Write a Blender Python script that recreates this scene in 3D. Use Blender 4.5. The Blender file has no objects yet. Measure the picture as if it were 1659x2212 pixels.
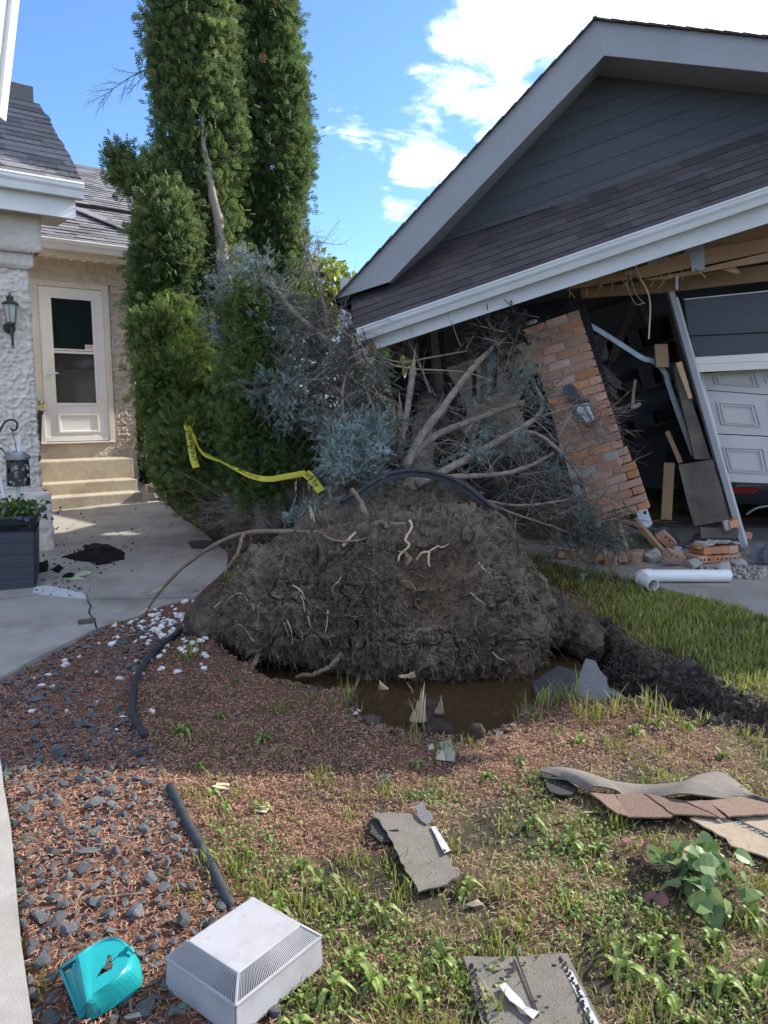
import bpy, bmesh, math, random
import numpy as np
from mathutils import Vector, Matrix
from math import sin, cos, radians, pi, atan2

random.seed(7)
rng = np.random.default_rng(11)
SC = bpy.context.scene
COL = SC.collection

# ------------------------------------------------------------------ camera, sky, sun, exposure
PITCH = radians(7.8)
CAM = np.array([0.0, 0.0, 1.5])
cam_data = bpy.data.cameras.new('camera')
cam = bpy.data.objects.new('camera', cam_data)
COL.objects.link(cam)
cam.location = CAM
cam.rotation_euler = (pi / 2 - PITCH, 0, 0)
cam_data.sensor_fit = 'HORIZONTAL'
cam_data.sensor_width = 36.0
cam_data.lens = 36.0 * 1660 / 1659
cam_data.clip_start = 0.05
cam_data.clip_end = 3000
SC.camera = cam

SUN_AZ, SUN_EL = radians(60), radians(33.5)
world = bpy.data.worlds.new('World')
SC.world = world
world.use_nodes = True
SUN_STRENGTH, SKY_STRENGTH = 2.2, 0.15
sun_data = bpy.data.lights.new('sun', 'SUN')
sun_data.energy = SUN_STRENGTH
sun_data.angle = radians(0.5)
sun_data.color = (1.0, 0.94, 0.84)
sun = bpy.data.objects.new('sun', sun_data)
COL.objects.link(sun)
sun_dir = Vector((sin(SUN_AZ) * cos(SUN_EL), cos(SUN_AZ) * cos(SUN_EL), sin(SUN_EL)))
sun.location = sun_dir * 40
sun.rotation_euler = (-sun_dir).to_track_quat('-Z', 'Y').to_euler()

SC.view_settings.view_transform = 'Standard'
SC.view_settings.look = 'None'
SC.view_settings.gamma = 1.0
SC.view_settings.use_curve_mapping = False
SC.view_settings.exposure = 2.08
SC.render.engine = 'CYCLES'
SC.cycles.max_bounces = 6
SC.cycles.transparent_max_bounces = 8
SC.cycles.use_denoising = True

# photograph measurements (1659 x 2212 reading frame) turned into points of the place
FW = np.array([0, cos(PITCH), -sin(PITCH)])
UP = np.array([0, sin(PITCH), cos(PITCH)])
def ray(u, v):
    return FW + (u - 829.5) / 1660.0 * np.array([1.0, 0, 0]) + (1106.0 - v) / 1660.0 * UP
def at(u, v, Y):
    d = ray(u, v)
    return CAM + d * (Y / d[1])
def rp(u, v, P, N):
    r = ray(u, v)
    return CAM + r * (np.dot(np.asarray(P) - CAM, N) / np.dot(r, N))

# ------------------------------------------------------------------ sky with a few clouds
def build_sky():
    nt = world.node_tree
    N, L = nt.nodes, nt.links
    N.clear()
    out = N.new('ShaderNodeOutputWorld')
    bg = N.new('ShaderNodeBackground')
    bg.inputs['Strength'].default_value = SKY_STRENGTH
    sky = N.new('ShaderNodeTexSky')
    sky.sky_type = 'NISHITA'
    sky.sun_disc = False
    sky.sun_elevation = SUN_EL
    sky.sun_rotation = SUN_AZ
    sky.altitude = 240
    sky.air_density = 1.0
    sky.dust_density = 0.6
    sky.ozone_density = 3.0
    tc = N.new('ShaderNodeTexCoord')
    sep = N.new('ShaderNodeSeparateXYZ')
    L.new(tc.outputs['Generated'], sep.inputs[0])
    def M(op, a, b=None, c=None):
        m = N.new('ShaderNodeMath')
        m.operation = op
        for k, x in enumerate((a, b, c)):
            if x is None: continue
            if isinstance(x, (int, float)): m.inputs[k].default_value = x
            else: L.new(x, m.inputs[k])
        return m.outputs[0]
    zz = M('MAXIMUM', M('ADD', sep.outputs['Z'], 0.12), 0.03)
    comb = N.new('ShaderNodeCombineXYZ')
    L.new(M('DIVIDE', sep.outputs['X'], zz), comb.inputs['X'])
    L.new(M('DIVIDE', sep.outputs['Y'], zz), comb.inputs['Y'])
    def noise(scale, detail, rough, dist=0.0):
        n = N.new('ShaderNodeTexNoise')
        n.inputs['Scale'].default_value = scale
        n.inputs['Detail'].default_value = detail
        n.inputs['Roughness'].default_value = rough
        n.inputs['Distortion'].default_value = dist
        L.new(comb.outputs[0], n.inputs['Vector'])
        return n.outputs['Fac']
    fine = noise(3.4, 9, 0.62, 0.5)
    broad = noise(0.55, 3, 0.5)
    # banks of cloud in view; the last, out of frame, is enlarged for fill
    def bank(u, v, r0, r1, gain):
        d = ray(u, v); d = d / np.linalg.norm(d)
        vm = N.new('ShaderNodeVectorMath'); vm.operation = 'DOT_PRODUCT'
        L.new(tc.outputs['Generated'], vm.inputs[0])
        vm.inputs[1].default_value = d
        mr = N.new('ShaderNodeMapRange'); mr.interpolation_type = 'SMOOTHSTEP'
        mr.inputs['From Min'].default_value = cos(r1)
        mr.inputs['From Max'].default_value = cos(r0)
        mr.inputs['To Max'].default_value = gain
        L.new(vm.outputs['Value'], mr.inputs['Value'])
        return mr.outputs[0]
    banks = None
    for args in ((1600, -80, .14, .36, .19), (1200, 110, .03, .14, .11),
                 (745, 352, .012, .075, .25), (880, 408, .01, .062, .25), (2150, 0, .35, .75, .36)):
        b = bank(*args)
        banks = b if banks is None else M('MAXIMUM', banks, b)
    # elsewhere in the sky: unseen loose cloud, cover raised to fill the shade
    away = N.new('ShaderNodeMapRange'); away.interpolation_type = 'SMOOTHSTEP'
    away.inputs['From Min'].default_value = 0.50
    away.inputs['From Max'].default_value = 0.10
    away.inputs['To Max'].default_value = 0.52
    L.new(sep.outputs['Y'], away.inputs['Value'])
    cover = M('ADD', banks, M('MULTIPLY', away.outputs[0], broad))
    dens = M('ADD', fine, M('SUBTRACT', cover, 0.30))
    ramp = N.new('ShaderNodeMapRange'); ramp.interpolation_type = 'SMOOTHSTEP'
    ramp.inputs['From Min'].default_value = 0.42
    ramp.inputs['From Max'].default_value = 0.72
    L.new(dens, ramp.inputs['Value'])
    fac = M('MULTIPLY', ramp.outputs[0], 0.96)
    tint = N.new('ShaderNodeMixRGB'); tint.blend_type = 'MULTIPLY'
    tint.inputs['Fac'].default_value = 1.0
    tint.inputs['Color2'].default_value = (0.285, 0.355, 0.45, 1)
    L.new(sky.outputs[0], tint.inputs['Color1'])
    mix = N.new('ShaderNodeMixRGB')
    L.new(fac, mix.inputs['Fac'])
    L.new(tint.outputs[0], mix.inputs['Color1'])
    mix.inputs['Color2'].default_value = (6.6, 6.6, 6.7, 1)
    L.new(mix.outputs[0], bg.inputs['Color'])
    L.new(bg.outputs[0], out.inputs[0])
build_sky()

# ------------------------------------------------------------------ helpers
def vnoise(p):
    p = np.asarray(p, float)
    i = np.floor(p).astype(np.int64)
    f = p - i
    f = f * f * (3 - 2 * f)
    def h(dx, dy, dz):
        n = ((i[:, 0] + dx) * 374761393 + (i[:, 1] + dy) * 668265263 + (i[:, 2] + dz) * 1440662683) & 0xffffffff
        n = ((n ^ (n >> 13)) * 1274126177) & 0xffffffff
        return ((n ^ (n >> 16)) & 0xffff) / 65535.0
    x, y, z = f[:, 0], f[:, 1], f[:, 2]
    a = h(0, 0, 0) * (1 - x) + h(1, 0, 0) * x
    b = h(0, 1, 0) * (1 - x) + h(1, 1, 0) * x
    c = h(0, 0, 1) * (1 - x) + h(1, 0, 1) * x
    d = h(0, 1, 1) * (1 - x) + h(1, 1, 1) * x
    return (a * (1 - y) + b * y) * (1 - z) + (c * (1 - y) + d * y) * z
def fbm(p, octaves=4, gain=0.5):
    p = np.asarray(p, float)
    s = np.zeros(len(p)); a = 1.0; t = 0
    for k in range(octaves):
        s += a * vnoise(p * (2.03 ** k) + k * 17.3); t += a; a *= gain
    return s / t
def ridged(p, octaves=3):
    s = np.zeros(len(p)); a = 1.0; t = 0
    for k in range(octaves):
        s += a * (1 - np.abs(2 * vnoise(np.asarray(p) * (2.1 ** k) + k * 9.7) - 1)); t += a; a *= .5
    return s / t
def smooth(a, b, x):
    t = np.clip((x - a) / (b - a), 0, 1)
    return t * t * (3 - 2 * t)
def unit(v):
    v = np.asarray(v, float)
    return v / (np.linalg.norm(v, axis=-1, keepdims=True) + 1e-12)

class MB:
    """collects faces for one mesh object, in world coordinates"""
    def __init__(s):
        s.V, s.F, s.C, s.M, s.n = [], [], [], [], 0
    def add(s, V, F, C=None, m=0):
        V = np.asarray(V, float).reshape(-1, 3)
        F = F if isinstance(F, list) else [F]
        for f in F:
            f = np.asarray(f, np.int64)
            if f.ndim == 1: f = f[None]
            s.F.append(f + s.n); s.M.append(m)
        s.V.append(V)
        if C is None: C = np.ones((len(V), 3))
        C = np.asarray(C, float)
        if C.ndim == 1: C = np.tile(C, (len(V), 1))
        s.C.append(C)
        s.n += len(V)
        return s
    def box(s, c, size, R=None, C=None, m=0):
        h = np.asarray(size) / 2
        V = np.array([[x, y, z] for x in (-1, 1) for y in (-1, 1) for z in (-1, 1)], float) * h
        if R is not None: V = V @ np.asarray(R)
        return s.add(V + np.asarray(c), np.array([[0, 1, 3, 2], [4, 6, 7, 5], [0, 4, 5, 1], [2, 3, 7, 6], [0, 2, 6, 4], [1, 5, 7, 3]]), C, m)
    def bar(s, a, b, w, h, upv=(0, 0, 1), C=None, m=0):
        a, b = np.asarray(a, float), np.asarray(b, float)
        t = unit(b - a); x = np.cross(t, upv)
        if np.linalg.norm(x) < 1e-4: x = np.cross(t, (0, 1, 0))
        x = unit(x); u = np.cross(x, t)
        return s.box((a + b) / 2, (np.linalg.norm(b - a), w, h), np.array([t, x, u]), C, m)
    def slab(s, poly, ext, C=None, m=0):
        P = np.asarray(poly, float); n = len(P); ext = np.asarray(ext, float)
        V = np.vstack([P, P + ext])
        nrm = sum(np.cross(P[i] - P[0], P[(i + 1) % n] - P[0]) for i in range(1, n - 1))
        idx = list(range(n))
        if np.dot(nrm, ext) > 0: idx = idx[::-1]
        F = [np.array([idx]), np.array([[i + n for i in idx[::-1]]])]
        q = np.array([[idx[(k + 1) % n], idx[k], idx[k] + n, idx[(k + 1) % n] + n] for k in range(n)])
        return s.add(V, F + [q], C, m)
    def tube(s, pts, r, n=7, C=None, m=0, squash=1.0):
        P = np.asarray(pts, float); k = len(P)
        r = np.broadcast_to(np.asarray(r, float), (k,))
        T = unit(np.gradient(P, axis=0))
        ref = np.array([0, 0, 1.0]) if abs(T[0][2]) < .9 else np.array([0, 1.0, 0])
        rings = []
        for i in range(k):
            x = ref - T[i] * np.dot(ref, T[i]); x = unit(x); ref = x
            y = np.cross(T[i], x)
            a = np.arange(n) * 2 * pi / n
            rings.append(P[i] + r[i] * (np.outer(np.cos(a), x) + squash * np.outer(np.sin(a), y)))
        V = np.vstack(rings)
        q = [[i * n + j, i * n + (j + 1) % n, (i + 1) * n + (j + 1) % n, (i + 1) * n + j] for i in range(k - 1) for j in range(n)]
        return s.add(V, [np.array(q), np.array([list(range(n))[::-1]]), np.array([[(k - 1) * n + j for j in range(n)]])], C, m)
    def lathe(s, c, prof, n=16, axis=(0, 0, 1), C=None, m=0):
        ax = unit(axis); x = unit(np.cross(ax, (0.3, 1, .2))); y = np.cross(ax, x)
        a = np.arange(n) * 2 * pi / n
        ring = np.outer(np.cos(a), x) + np.outer(np.sin(a), y)
        V = np.vstack([np.asarray(c) + ring * r + ax * h for r, h in prof])
        k = len(prof)
        q = [[i * n + j, i * n + (j + 1) % n, (i + 1) * n + (j + 1) % n, (i + 1) * n + j] for i in range(k - 1) for j in range(n)]
        return s.add(V, [np.array(q), np.array([list(range(n))[::-1]]), np.array([[(k - 1) * n + j for j in range(n)]])], C, m)
    def sheet(s, G, C=None, m=0):
        G = np.asarray(G); a, b = G.shape[:2]
        i = np.arange(a * b).reshape(a, b)
        F = np.stack([i[:-1, :-1], i[1:, :-1], i[1:, 1:], i[:-1, 1:]], -1).reshape(-1, 4)
        return s.add(G.reshape(-1, 3), F, C, m)
    def segs(s, S, n=4, C=None):
        """many tapered twig pieces: rows p0(3) p1(3) r0 r1"""
        S = np.asarray(S, float)
        if len(S) == 0: return s
        a, b, r0, r1 = S[:, :3], S[:, 3:6], S[:, 6], S[:, 7]
        t = unit(b - a)
        ref = np.where(np.abs(t[:, 2:3]) < .9, np.array([[0, 0, 1.0]]), np.array([[0, 1.0, 0]]))
        x = unit(np.cross(t, ref)); y = np.cross(t, x)
        an = np.arange(n) * 2 * pi / n
        V = np.empty((len(S), 2 * n, 3))
        for j in range(n):
            o = x * cos(an[j]) + y * sin(an[j])
            V[:, j] = a + o * r0[:, None]; V[:, n + j] = b + o * r1[:, None]
        base = (np.arange(len(S)) * 2 * n)[:, None]
        F = np.vstack([base + np.array([[j, (j + 1) % n, n + (j + 1) % n, n + j]]) for j in range(n)])
        cc = None
        if C is not None:
            C = np.asarray(C, float)
            cc = np.repeat(C, 2 * n, axis=0) if C.ndim == 2 else C
        return s.add(V.reshape(-1, 3), F, cc)
    def scatter(s, TV, TF, R, T, C=None, TC=None):
        """copies of a small template: R (N,3,3) with scale, T (N,3), C (N,3), TC per template vertex"""
        TV = np.asarray(TV, float); TF = np.asarray(TF); k = len(TV); N = len(T)
        if N == 0: return s
        V = np.einsum('kj,nji->nki', TV, R) + np.asarray(T)[:, None]
        F = (TF[None] + (np.arange(N) * k)[:, None, None]).reshape(-1, TF.shape[1])
        if C is None: C = np.ones((N, 3))
        cc = np.asarray(C)[:, None, :] * (np.ones((1, k, 1)) if TC is None else np.asarray(TC)[None])
        return s.add(V.reshape(-1, 3), F, cc.reshape(-1, 3))
    def mesh(s, name, base=(0, 0, 0), bevel=0.0, smooth_shade=False):
        V = np.vstack(s.V) - np.asarray(base)
        me = bpy.data.meshes.new(name)
        me.vertices.add(len(V)); me.vertices.foreach_set('co', V.astype(np.float32).ravel())
        loops = np.concatenate([f.ravel() for f in s.F])
        sizes = np.concatenate([np.full(len(f), f.shape[1]) for f in s.F])
        mi = np.concatenate([np.full(len(f), m) for f, m in zip(s.F, s.M)])
        starts = np.concatenate([[0], np.cumsum(sizes)[:-1]])
        me.loops.add(len(loops)); me.loops.foreach_set('vertex_index', loops.astype(np.int32))
        me.polygons.add(len(sizes)); me.polygons.foreach_set('loop_start', starts.astype(np.int32))
        me.polygons.foreach_set('material_index', mi.astype(np.int32))
        me.polygons.foreach_set('use_smooth', np.full(len(sizes), bool(smooth_shade)))
        me.update(calc_edges=True)
        C = np.vstack(s.C)
        if bevel > 0:
            bm = bmesh.new(); bm.from_mesh(me)
            ed = [e for e in bm.edges if len(e.link_faces) == 2 and e.calc_face_angle(0) > .5]
            try: bmesh.ops.bevel(bm, geom=ed, offset=bevel, segments=2, profile=.6, affect='EDGES', clamp_overlap=True)
            except Exception: pass
            bm.to_mesh(me); bm.free()
        elif not np.allclose(C, 1.0):
            ca = me.color_attributes.new('Col', 'FLOAT_COLOR', 'POINT')
            ca.data.foreach_set('color', np.hstack([C, np.ones((len(C), 1))]).astype(np.float32).ravel())
        me.validate(verbose=False)
        return me

def world_base(o):
    b = np.zeros(3)
    while o is not None:
        b = b + np.array(o.location); o = o.parent
    return b
def link(name, me, mats=None, parent=None, loc=None, kind=None):
    if mats is not None and len(me.materials) == 0:
        for m_ in (mats if isinstance(mats, (list, tuple)) else [mats]): me.materials.append(m_)
    o = bpy.data.objects.new(name, me)
    COL.objects.link(o)
    if parent is not None: o.parent = parent
    if loc is not None: o.location = loc
    if kind: o['kind'] = kind
    return o
def obj(name, mb, mats, parent=None, bevel=0.0, smooth_shade=False, kind=None, label=None):
    """one mesh object from a MB; its origin is its parent's base, or its own lowest middle when it stands alone"""
    if parent is not None: base = world_base(parent)
    else:
        V = np.vstack(mb.V); base = np.array([(V[:, 0].min() + V[:, 0].max()) / 2, (V[:, 1].min() + V[:, 1].max()) / 2, V[:, 2].min()])
    o = link(name, mb.mesh(name, base, bevel, smooth_shade), mats, parent, None if parent is not None else base, kind)
    if label: o['label'] = label
    return o
def tag(o, label, cat, group=None):
    o['label'] = label; o['category'] = cat
    if group: o['group'] = group
    return o
def thing(name, label, cat, loc, group=None):
    o = bpy.data.objects.new(name, None)
    o.empty_display_size = .1
    COL.objects.link(o); o.location = loc
    return tag(o, label, cat, group)
def struct(name, mb, mats, parent=None, bevel=0.0, smooth_shade=False):
    return obj(name, mb, mats, parent, bevel, smooth_shade, kind='structure')
def place(name, me, M, parent=None):
    """an object that shares mesh data, set at world matrix M under a parent that is only translated"""
    o = bpy.data.objects.new(name, me); COL.objects.link(o)
    if parent is not None:
        o.parent = parent
        M = Matrix.Translation(Vector(-world_base(parent))) @ M
    o.matrix_basis = M
    return o
def mat4(R, T):
    """columns of R are the object's axes"""
    m = Matrix.Identity(4)
    for i in range(3):
        for j in range(3): m[i][j] = R[i][j]
        m[i][3] = T[i]
    return m
def rot_axis(ax, a):
    return np.array(Matrix.Rotation(a, 3, Vector(ax)))
def frames(D, roll=None):
    """row frames (N,3,3): rows x, y, z with y along D"""
    D = unit(D); N = len(D)
    ref = np.where(np.abs(D[:, 2:3]) < .95, np.array([[0, 0, 1.0]]), np.array([[1.0, 0, 0]]))
    x = unit(np.cross(D, ref)); z = np.cross(x, D)
    if roll is not None:
        c, s_ = np.cos(roll)[:, None], np.sin(roll)[:, None]
        x, z = x * c + z * s_, z * c - x * s_
    return np.stack([x, D, z], 1)
def inpoly(P, poly):
    x, y = P[:, 0], P[:, 1]; poly = np.asarray(poly); c = np.zeros(len(P), bool)
    j = len(poly) - 1
    for i in range(len(poly)):
        xi, yi = poly[i]; xj, yj = poly[j]
        hit = ((yi > y) != (yj > y)) & (x < (xj - xi) * (y - yi) / (yj - yi + 1e-12) + xi)
        c ^= hit; j = i
    return c
def polydist(P, poly):
    poly = np.asarray(poly, float); d = np.full(len(P), 1e9)
    for i in range(len(poly)):
        a, b = poly[i], poly[(i + 1) % len(poly)]
        ab = b - a; t = np.clip(((P - a) @ ab) / (ab @ ab + 1e-12), 0, 1)
        d = np.minimum(d, np.linalg.norm(P - (a + t[:, None] * ab), axis=1))
    return np.where(inpoly(P, poly), -d, d)
def spline(pts, n=24):
    P = np.asarray(pts, float); k = len(P)
    if k < 3: return np.array([P[0] + (P[-1] - P[0]) * t for t in np.linspace(0, 1, n)])
    Q = np.vstack([2 * P[0] - P[1], P, 2 * P[-1] - P[-2]]); out = []
    for t in np.linspace(0, k - 1 - 1e-6, n):
        i = int(t); f = t - i; a, b, c, d = Q[i:i + 4]
        out.append(.5 * (2 * b + (c - a) * f + (2 * a - 5 * b + 4 * c - d) * f * f + (3 * b - a - 3 * c + d) * f ** 3))
    return np.array(out)

# ------------------------------------------------------------------ materials
def pmat(name, c1, c2=None, scale=6.0, rough=.8, bump=0.0, bscale=60.0, rnd=0.0, metallic=0.0, attr=False, spec=.35,
         trans=0.0, c3=None, scale3=1.5, amount3=.5, stretch=(1, 1, 1), detail=6, hue=None):
    m = bpy.data.materials.new(name); m.use_nodes = True
    nt = m.node_tree; N, L = nt.nodes, nt.links
    bs = N['Principled BSDF']
    bs.inputs['Roughness'].default_value = rough
    bs.inputs['Metallic'].default_value = metallic
    bs.inputs['Specular IOR Level'].default_value = spec
    tc = N.new('ShaderNodeTexCoord')
    mp = N.new('ShaderNodeMapping'); mp.inputs['Scale'].default_value = stretch
    oi = N.new('ShaderNodeObjectInfo')
    ad = N.new('ShaderNodeVectorMath'); ad.operation = 'ADD'
    sc_ = N.new('ShaderNodeVectorMath'); sc_.operation = 'SCALE'
    cx = N.new('ShaderNodeCombineXYZ')
    for k in range(3): L.new(oi.outputs['Random'], cx.inputs[k])
    L.new(cx.outputs[0], sc_.inputs[0]); sc_.inputs['Scale'].default_value = 37.0
    L.new(tc.outputs['Object'], ad.inputs[0]); L.new(sc_.outputs[0], ad.inputs[1])
    L.new(ad.outputs[0], mp.inputs['Vector'])
    def noise(s, det=detail, r=.6):
        n = N.new('ShaderNodeTexNoise'); n.inputs['Scale'].default_value = s
        n.inputs['Detail'].default_value = det; n.inputs['Roughness'].default_value = r
        L.new(mp.outputs[0], n.inputs['Vector']); return n.outputs['Fac']
    def mixc(f, a, b, blend='MIX'):
        x = N.new('ShaderNodeMixRGB'); x.blend_type = blend
        if isinstance(f, (int, float)): x.inputs['Fac'].default_value = f
        else: L.new(f, x.inputs['Fac'])
        for k, y in ((1, a), (2, b)):
            if isinstance(y, tuple): x.inputs[k].default_value = (*y, 1)
            else: L.new(y, x.inputs[k])
        return x.outputs[0]
    def rampf(f, a, b):
        r = N.new('ShaderNodeMapRange'); r.inputs['From Min'].default_value = a; r.inputs['From Max'].default_value = b
        L.new(f, r.inputs['Value']); return r.outputs[0]
    col = c1
    if c2 is not None: col = mixc(rampf(noise(scale), .3, .7), c1, c2)
    if c3 is not None:
        mm = N.new('ShaderNodeMath'); mm.operation = 'MULTIPLY'; mm.inputs[1].default_value = amount3
        L.new(rampf(noise(scale3, 5, .65), .48, .66), mm.inputs[0])
        col = mixc(mm.outputs[0], col, c3)
    if isinstance(col, tuple): col = mixc(0.0, col, col)
    if rnd > 0:
        r = N.new('ShaderNodeMapRange'); r.inputs['To Min'].default_value = 1 - rnd; r.inputs['To Max'].default_value = 1 + rnd
        L.new(oi.outputs['Random'], r.inputs['Value'])
        hs = N.new('ShaderNodeHueSaturation'); L.new(col, hs.inputs['Color']); L.new(r.outputs[0], hs.inputs['Value'])
        if hue:
            ml = N.new('ShaderNodeMath'); ml.operation = 'MULTIPLY'; ml.inputs[1].default_value = 7.13
            fr = N.new('ShaderNodeMath'); fr.operation = 'FRACT'
            L.new(oi.outputs['Random'], ml.inputs[0]); L.new(ml.outputs[0], fr.inputs[0])
            r2 = N.new('ShaderNodeMapRange'); r2.inputs['To Min'].default_value = .5 - hue; r2.inputs['To Max'].default_value = .5 + hue
            L.new(fr.outputs[0], r2.inputs['Value']); L.new(r2.outputs[0], hs.inputs['Hue'])
            r3 = N.new('ShaderNodeMapRange'); r3.inputs['To Min'].default_value = .75; r3.inputs['To Max'].default_value = 1.15
            L.new(fr.outputs[0], r3.inputs['Value']); L.new(r3.outputs[0], hs.inputs['Saturation'])
        col = hs.outputs[0]
    if attr:
        at_ = N.new('ShaderNodeAttribute'); at_.attribute_name = 'Col'
        col = mixc(1.0, col, at_.outputs['Color'], 'MULTIPLY')
    L.new(col, bs.inputs['Base Color'])
    if bump > 0:
        bn = N.new('ShaderNodeBump'); bn.inputs['Strength'].default_value = bump; bn.inputs['Distance'].default_value = .01
        L.new(noise(bscale, 5, .65), bn.inputs['Height']); L.new(bn.outputs[0], bs.inputs['Normal'])
    if trans > 0:
        tr = N.new('ShaderNodeBsdfTranslucent'); L.new(col, tr.inputs['Color'])
        mx = N.new('ShaderNodeMixShader'); mx.inputs['Fac'].default_value = trans
        L.new(bs.outputs[0], mx.inputs[1]); L.new(tr.outputs[0], mx.inputs[2])
        L.new(mx.outputs[0], N['Material Output'].inputs['Surface'])
    return m
def gmat(name, col, rough=.06, mixf=.12):
    """window glass: dark reflecting pane that lets part of the room behind through"""
    m = bpy.data.materials.new(name); m.use_nodes = True
    nt = m.node_tree; N, L = nt.nodes, nt.links
    bs = N['Principled BSDF']; bs.inputs['Base Color'].default_value = (*col, 1); bs.inputs['Roughness'].default_value = rough
    bs.inputs['Specular IOR Level'].default_value = .6
    tr = N.new('ShaderNodeBsdfTransparent'); mx = N.new('ShaderNodeMixShader'); mx.inputs['Fac'].default_value = mixf
    L.new(bs.outputs[0], mx.inputs[1]); L.new(tr.outputs[0], mx.inputs[2]); L.new(mx.outputs[0], N['Material Output'].inputs['Surface'])
    return m

MT = {}
def mk(key, *a, **k): MT[key] = pmat(key, *a, **k)
mk('white_stucco', (.62, .55, .47), (.74, .67, .59), 5, .95, .5, 160, c3=(.42, .36, .30), scale3=1.2, amount3=.35)
mk('tan_stucco', (.45, .385, .31), (.57, .50, .42), 6, .95, .5, 160, c3=(.36, .27, .19), scale3=1.0, amount3=.4)
mk('white_metal', (.70, .70, .69), (.76, .76, .75), 3, .42, .05, 30, c3=(.55, .54, .51), scale3=2, amount3=.3)
mk('cream_metal', (.62, .58, .51), (.68, .64, .57), 3, .45, .05, 30, c3=(.5, .46, .4), scale3=2, amount3=.3)
mk('door_white', (.76, .755, .74), (.80, .795, .78), 3, .5, .04, 40, c3=(.58, .53, .47), scale3=3, amount3=.25)
mk('grey_shingle', (.13, .125, .13), (.20, .19, .19), 60, .95, .6, 300, rnd=.34, detail=3)
mk('brown_shingle', (.060, .053, .055), (.088, .074, .072), 50, .95, .6, 300, rnd=.26, hue=.012, detail=3)
mk('gable_siding', (.062, .064, .072), (.075, .077, .086), 3, .6, .15, 120, rnd=.08, stretch=(1, 1, 6))
mk('grey_trim', (.25, .255, .265), (.285, .29, .30), 3, .5, .05, 30, c3=(.26, .265, .275), scale3=1.4, amount3=.3)
mk('pale_trim', (.50, .50, .49), (.56, .56, .55), 3, .5, .05, 30, c3=(.42, .415, .40), scale3=1.6, amount3=.35)
mk('dark_ply', (.030, .026, .024), (.055, .046, .04), 3, .9, .2, 30)
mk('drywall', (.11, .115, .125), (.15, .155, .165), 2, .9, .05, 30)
mk('black_felt', (.010, .011, .014), (.022, .024, .03), 5, .85, .3, 18)
mk('raw_wood', (.36, .22, .12), (.48, .31, .18), 4, .8, .25, 40, rnd=.25, stretch=(1, 1, 1), c3=(.28, .16, .09), scale3=2)
mk('splinter_wood', (.62, .47, .29), (.74, .60, .41), 9, .75, .4, 70, stretch=(6, 6, 1))
mk('weathered_ply', (.10, .08, .065), (.17, .14, .11), 4, .9, .3, 30, c3=(.05, .045, .04), scale3=2.2, amount3=.8)
mk('brick', (.46, .215, .12), (.56, .285, .17), 9, .9, .5, 90, rnd=.22, hue=.004, c3=(.36, .20, .14), scale3=7, amount3=.4)
mk('mortar', (.36, .33, .30), (.45, .42, .38), 20, .95, .6, 120)
mk('galvanised', (.26, .27, .285), (.36, .37, .385), 8, .45, .1, 30, metallic=.75)
mk('bare_aluminium', (.55, .60, .68), (.66, .71, .78), 5, .4, .05, 30, metallic=.3)
mk('black_metal', (.018, .018, .02), (.035, .034, .036), 8, .42, .1, 60)
mk('lamp_black', (.05, .054, .065), (.075, .08, .095), 8, .36, .1, 60)
mk('bronze_metal', (.045, .035, .028), (.085, .065, .05), 9, .5, .15, 60)
mk('frosted_glass', (.50, .53, .51), (.58, .61, .59), 4, .25, .05, 30, trans=.2)
mk('planter_blue', (.034, .040, .052), (.046, .053, .067), 3, .5, .12, 30, stretch=(1, 1, 8))
mk('garage_door', (.48, .44, .43), (.52, .48, .47), 3, .5, .05, 60, c3=(.42, .38, .37), scale3=2, amount3=.4)
mk('car_paint', (.02, .024, .03), (.024, .028, .034), 3, .2, 0, spec=.6)
mk('tail_red', (.45, .015, .02), (.60, .03, .03), 8, .15, 0, spec=.6)
mk('rubber', (.02, .02, .02), None, rough=.8)
mk('concrete', (.27, .25, .22), (.35, .33, .30), 3.0, .93, .35, 220, c3=(.17, .15, .125), scale3=1.3, amount3=.75, detail=10)
mk('step_concrete', (.36, .31, .235), (.46, .405, .32), 30, .95, .7, 110, c3=(.20, .155, .11), scale3=2.2, amount3=.6)
mk('rubble_concrete', (.34, .33, .31), (.48, .46, .43), 8, .95, .7, 60)
mk('pvc', (.68, .68, .67), (.74, .74, .73), 4, .3, .03, 20, c3=(.58, .57, .54), scale3=5, amount3=.25)
mk('teal_plastic', (.010, .235, .245), (.016, .27, .28), 5, .35, .05, 40)
mk('vent_plastic', (.32, .315, .325), (.37, .365, .375), 4, .5, .04, 40, c3=(.22, .20, .175), scale3=5.5, amount3=.45)
mk('hose', (.020, .023, .028), (.04, .044, .05), 20, .6, .25, 120)
mk('soil', (.038, .030, .023), (.088, .073, .056), 14, .97, .8, 90, attr=True, c3=(.15, .128, .10), scale3=3.5, amount3=.45, detail=9)
mk('ground', (.78, .78, .78), (1.15, 1.15, 1.15), 25, .97, .8, 120, attr=True, detail=9)
mk('root_bark', (.14, .095, .065), (.25, .18, .125), 18, .9, .5, 90, stretch=(1, 1, 1))
mk('root_pale', (.42, .32, .19), (.56, .44, .28), 15, .8, .3, 80)
mk('spruce_bark', (.15, .115, .09), (.30, .25, .205), 22, .95, .8, 60, c3=(.10, .075, .06), scale3=9, amount3=.6)
mk('cedar_bark', (.24, .195, .16), (.36, .31, .26), 9, .95, .7, 40, stretch=(5, 5, .7))
mk('twig_grey', (.9, .9, .9), (1.1, 1.1, 1.1), 6, .95, 0, attr=True)
mk('needle_blue', (.85, .85, .85), (1.15, 1.15, 1.15), 3, .65, 0, attr=True, trans=.12, spec=.3)
mk('cedar_leaf', (.8, .8, .8), (1.2, 1.2, 1.2), 2.2, .6, 0, attr=True, trans=.4, spec=.25)
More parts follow.
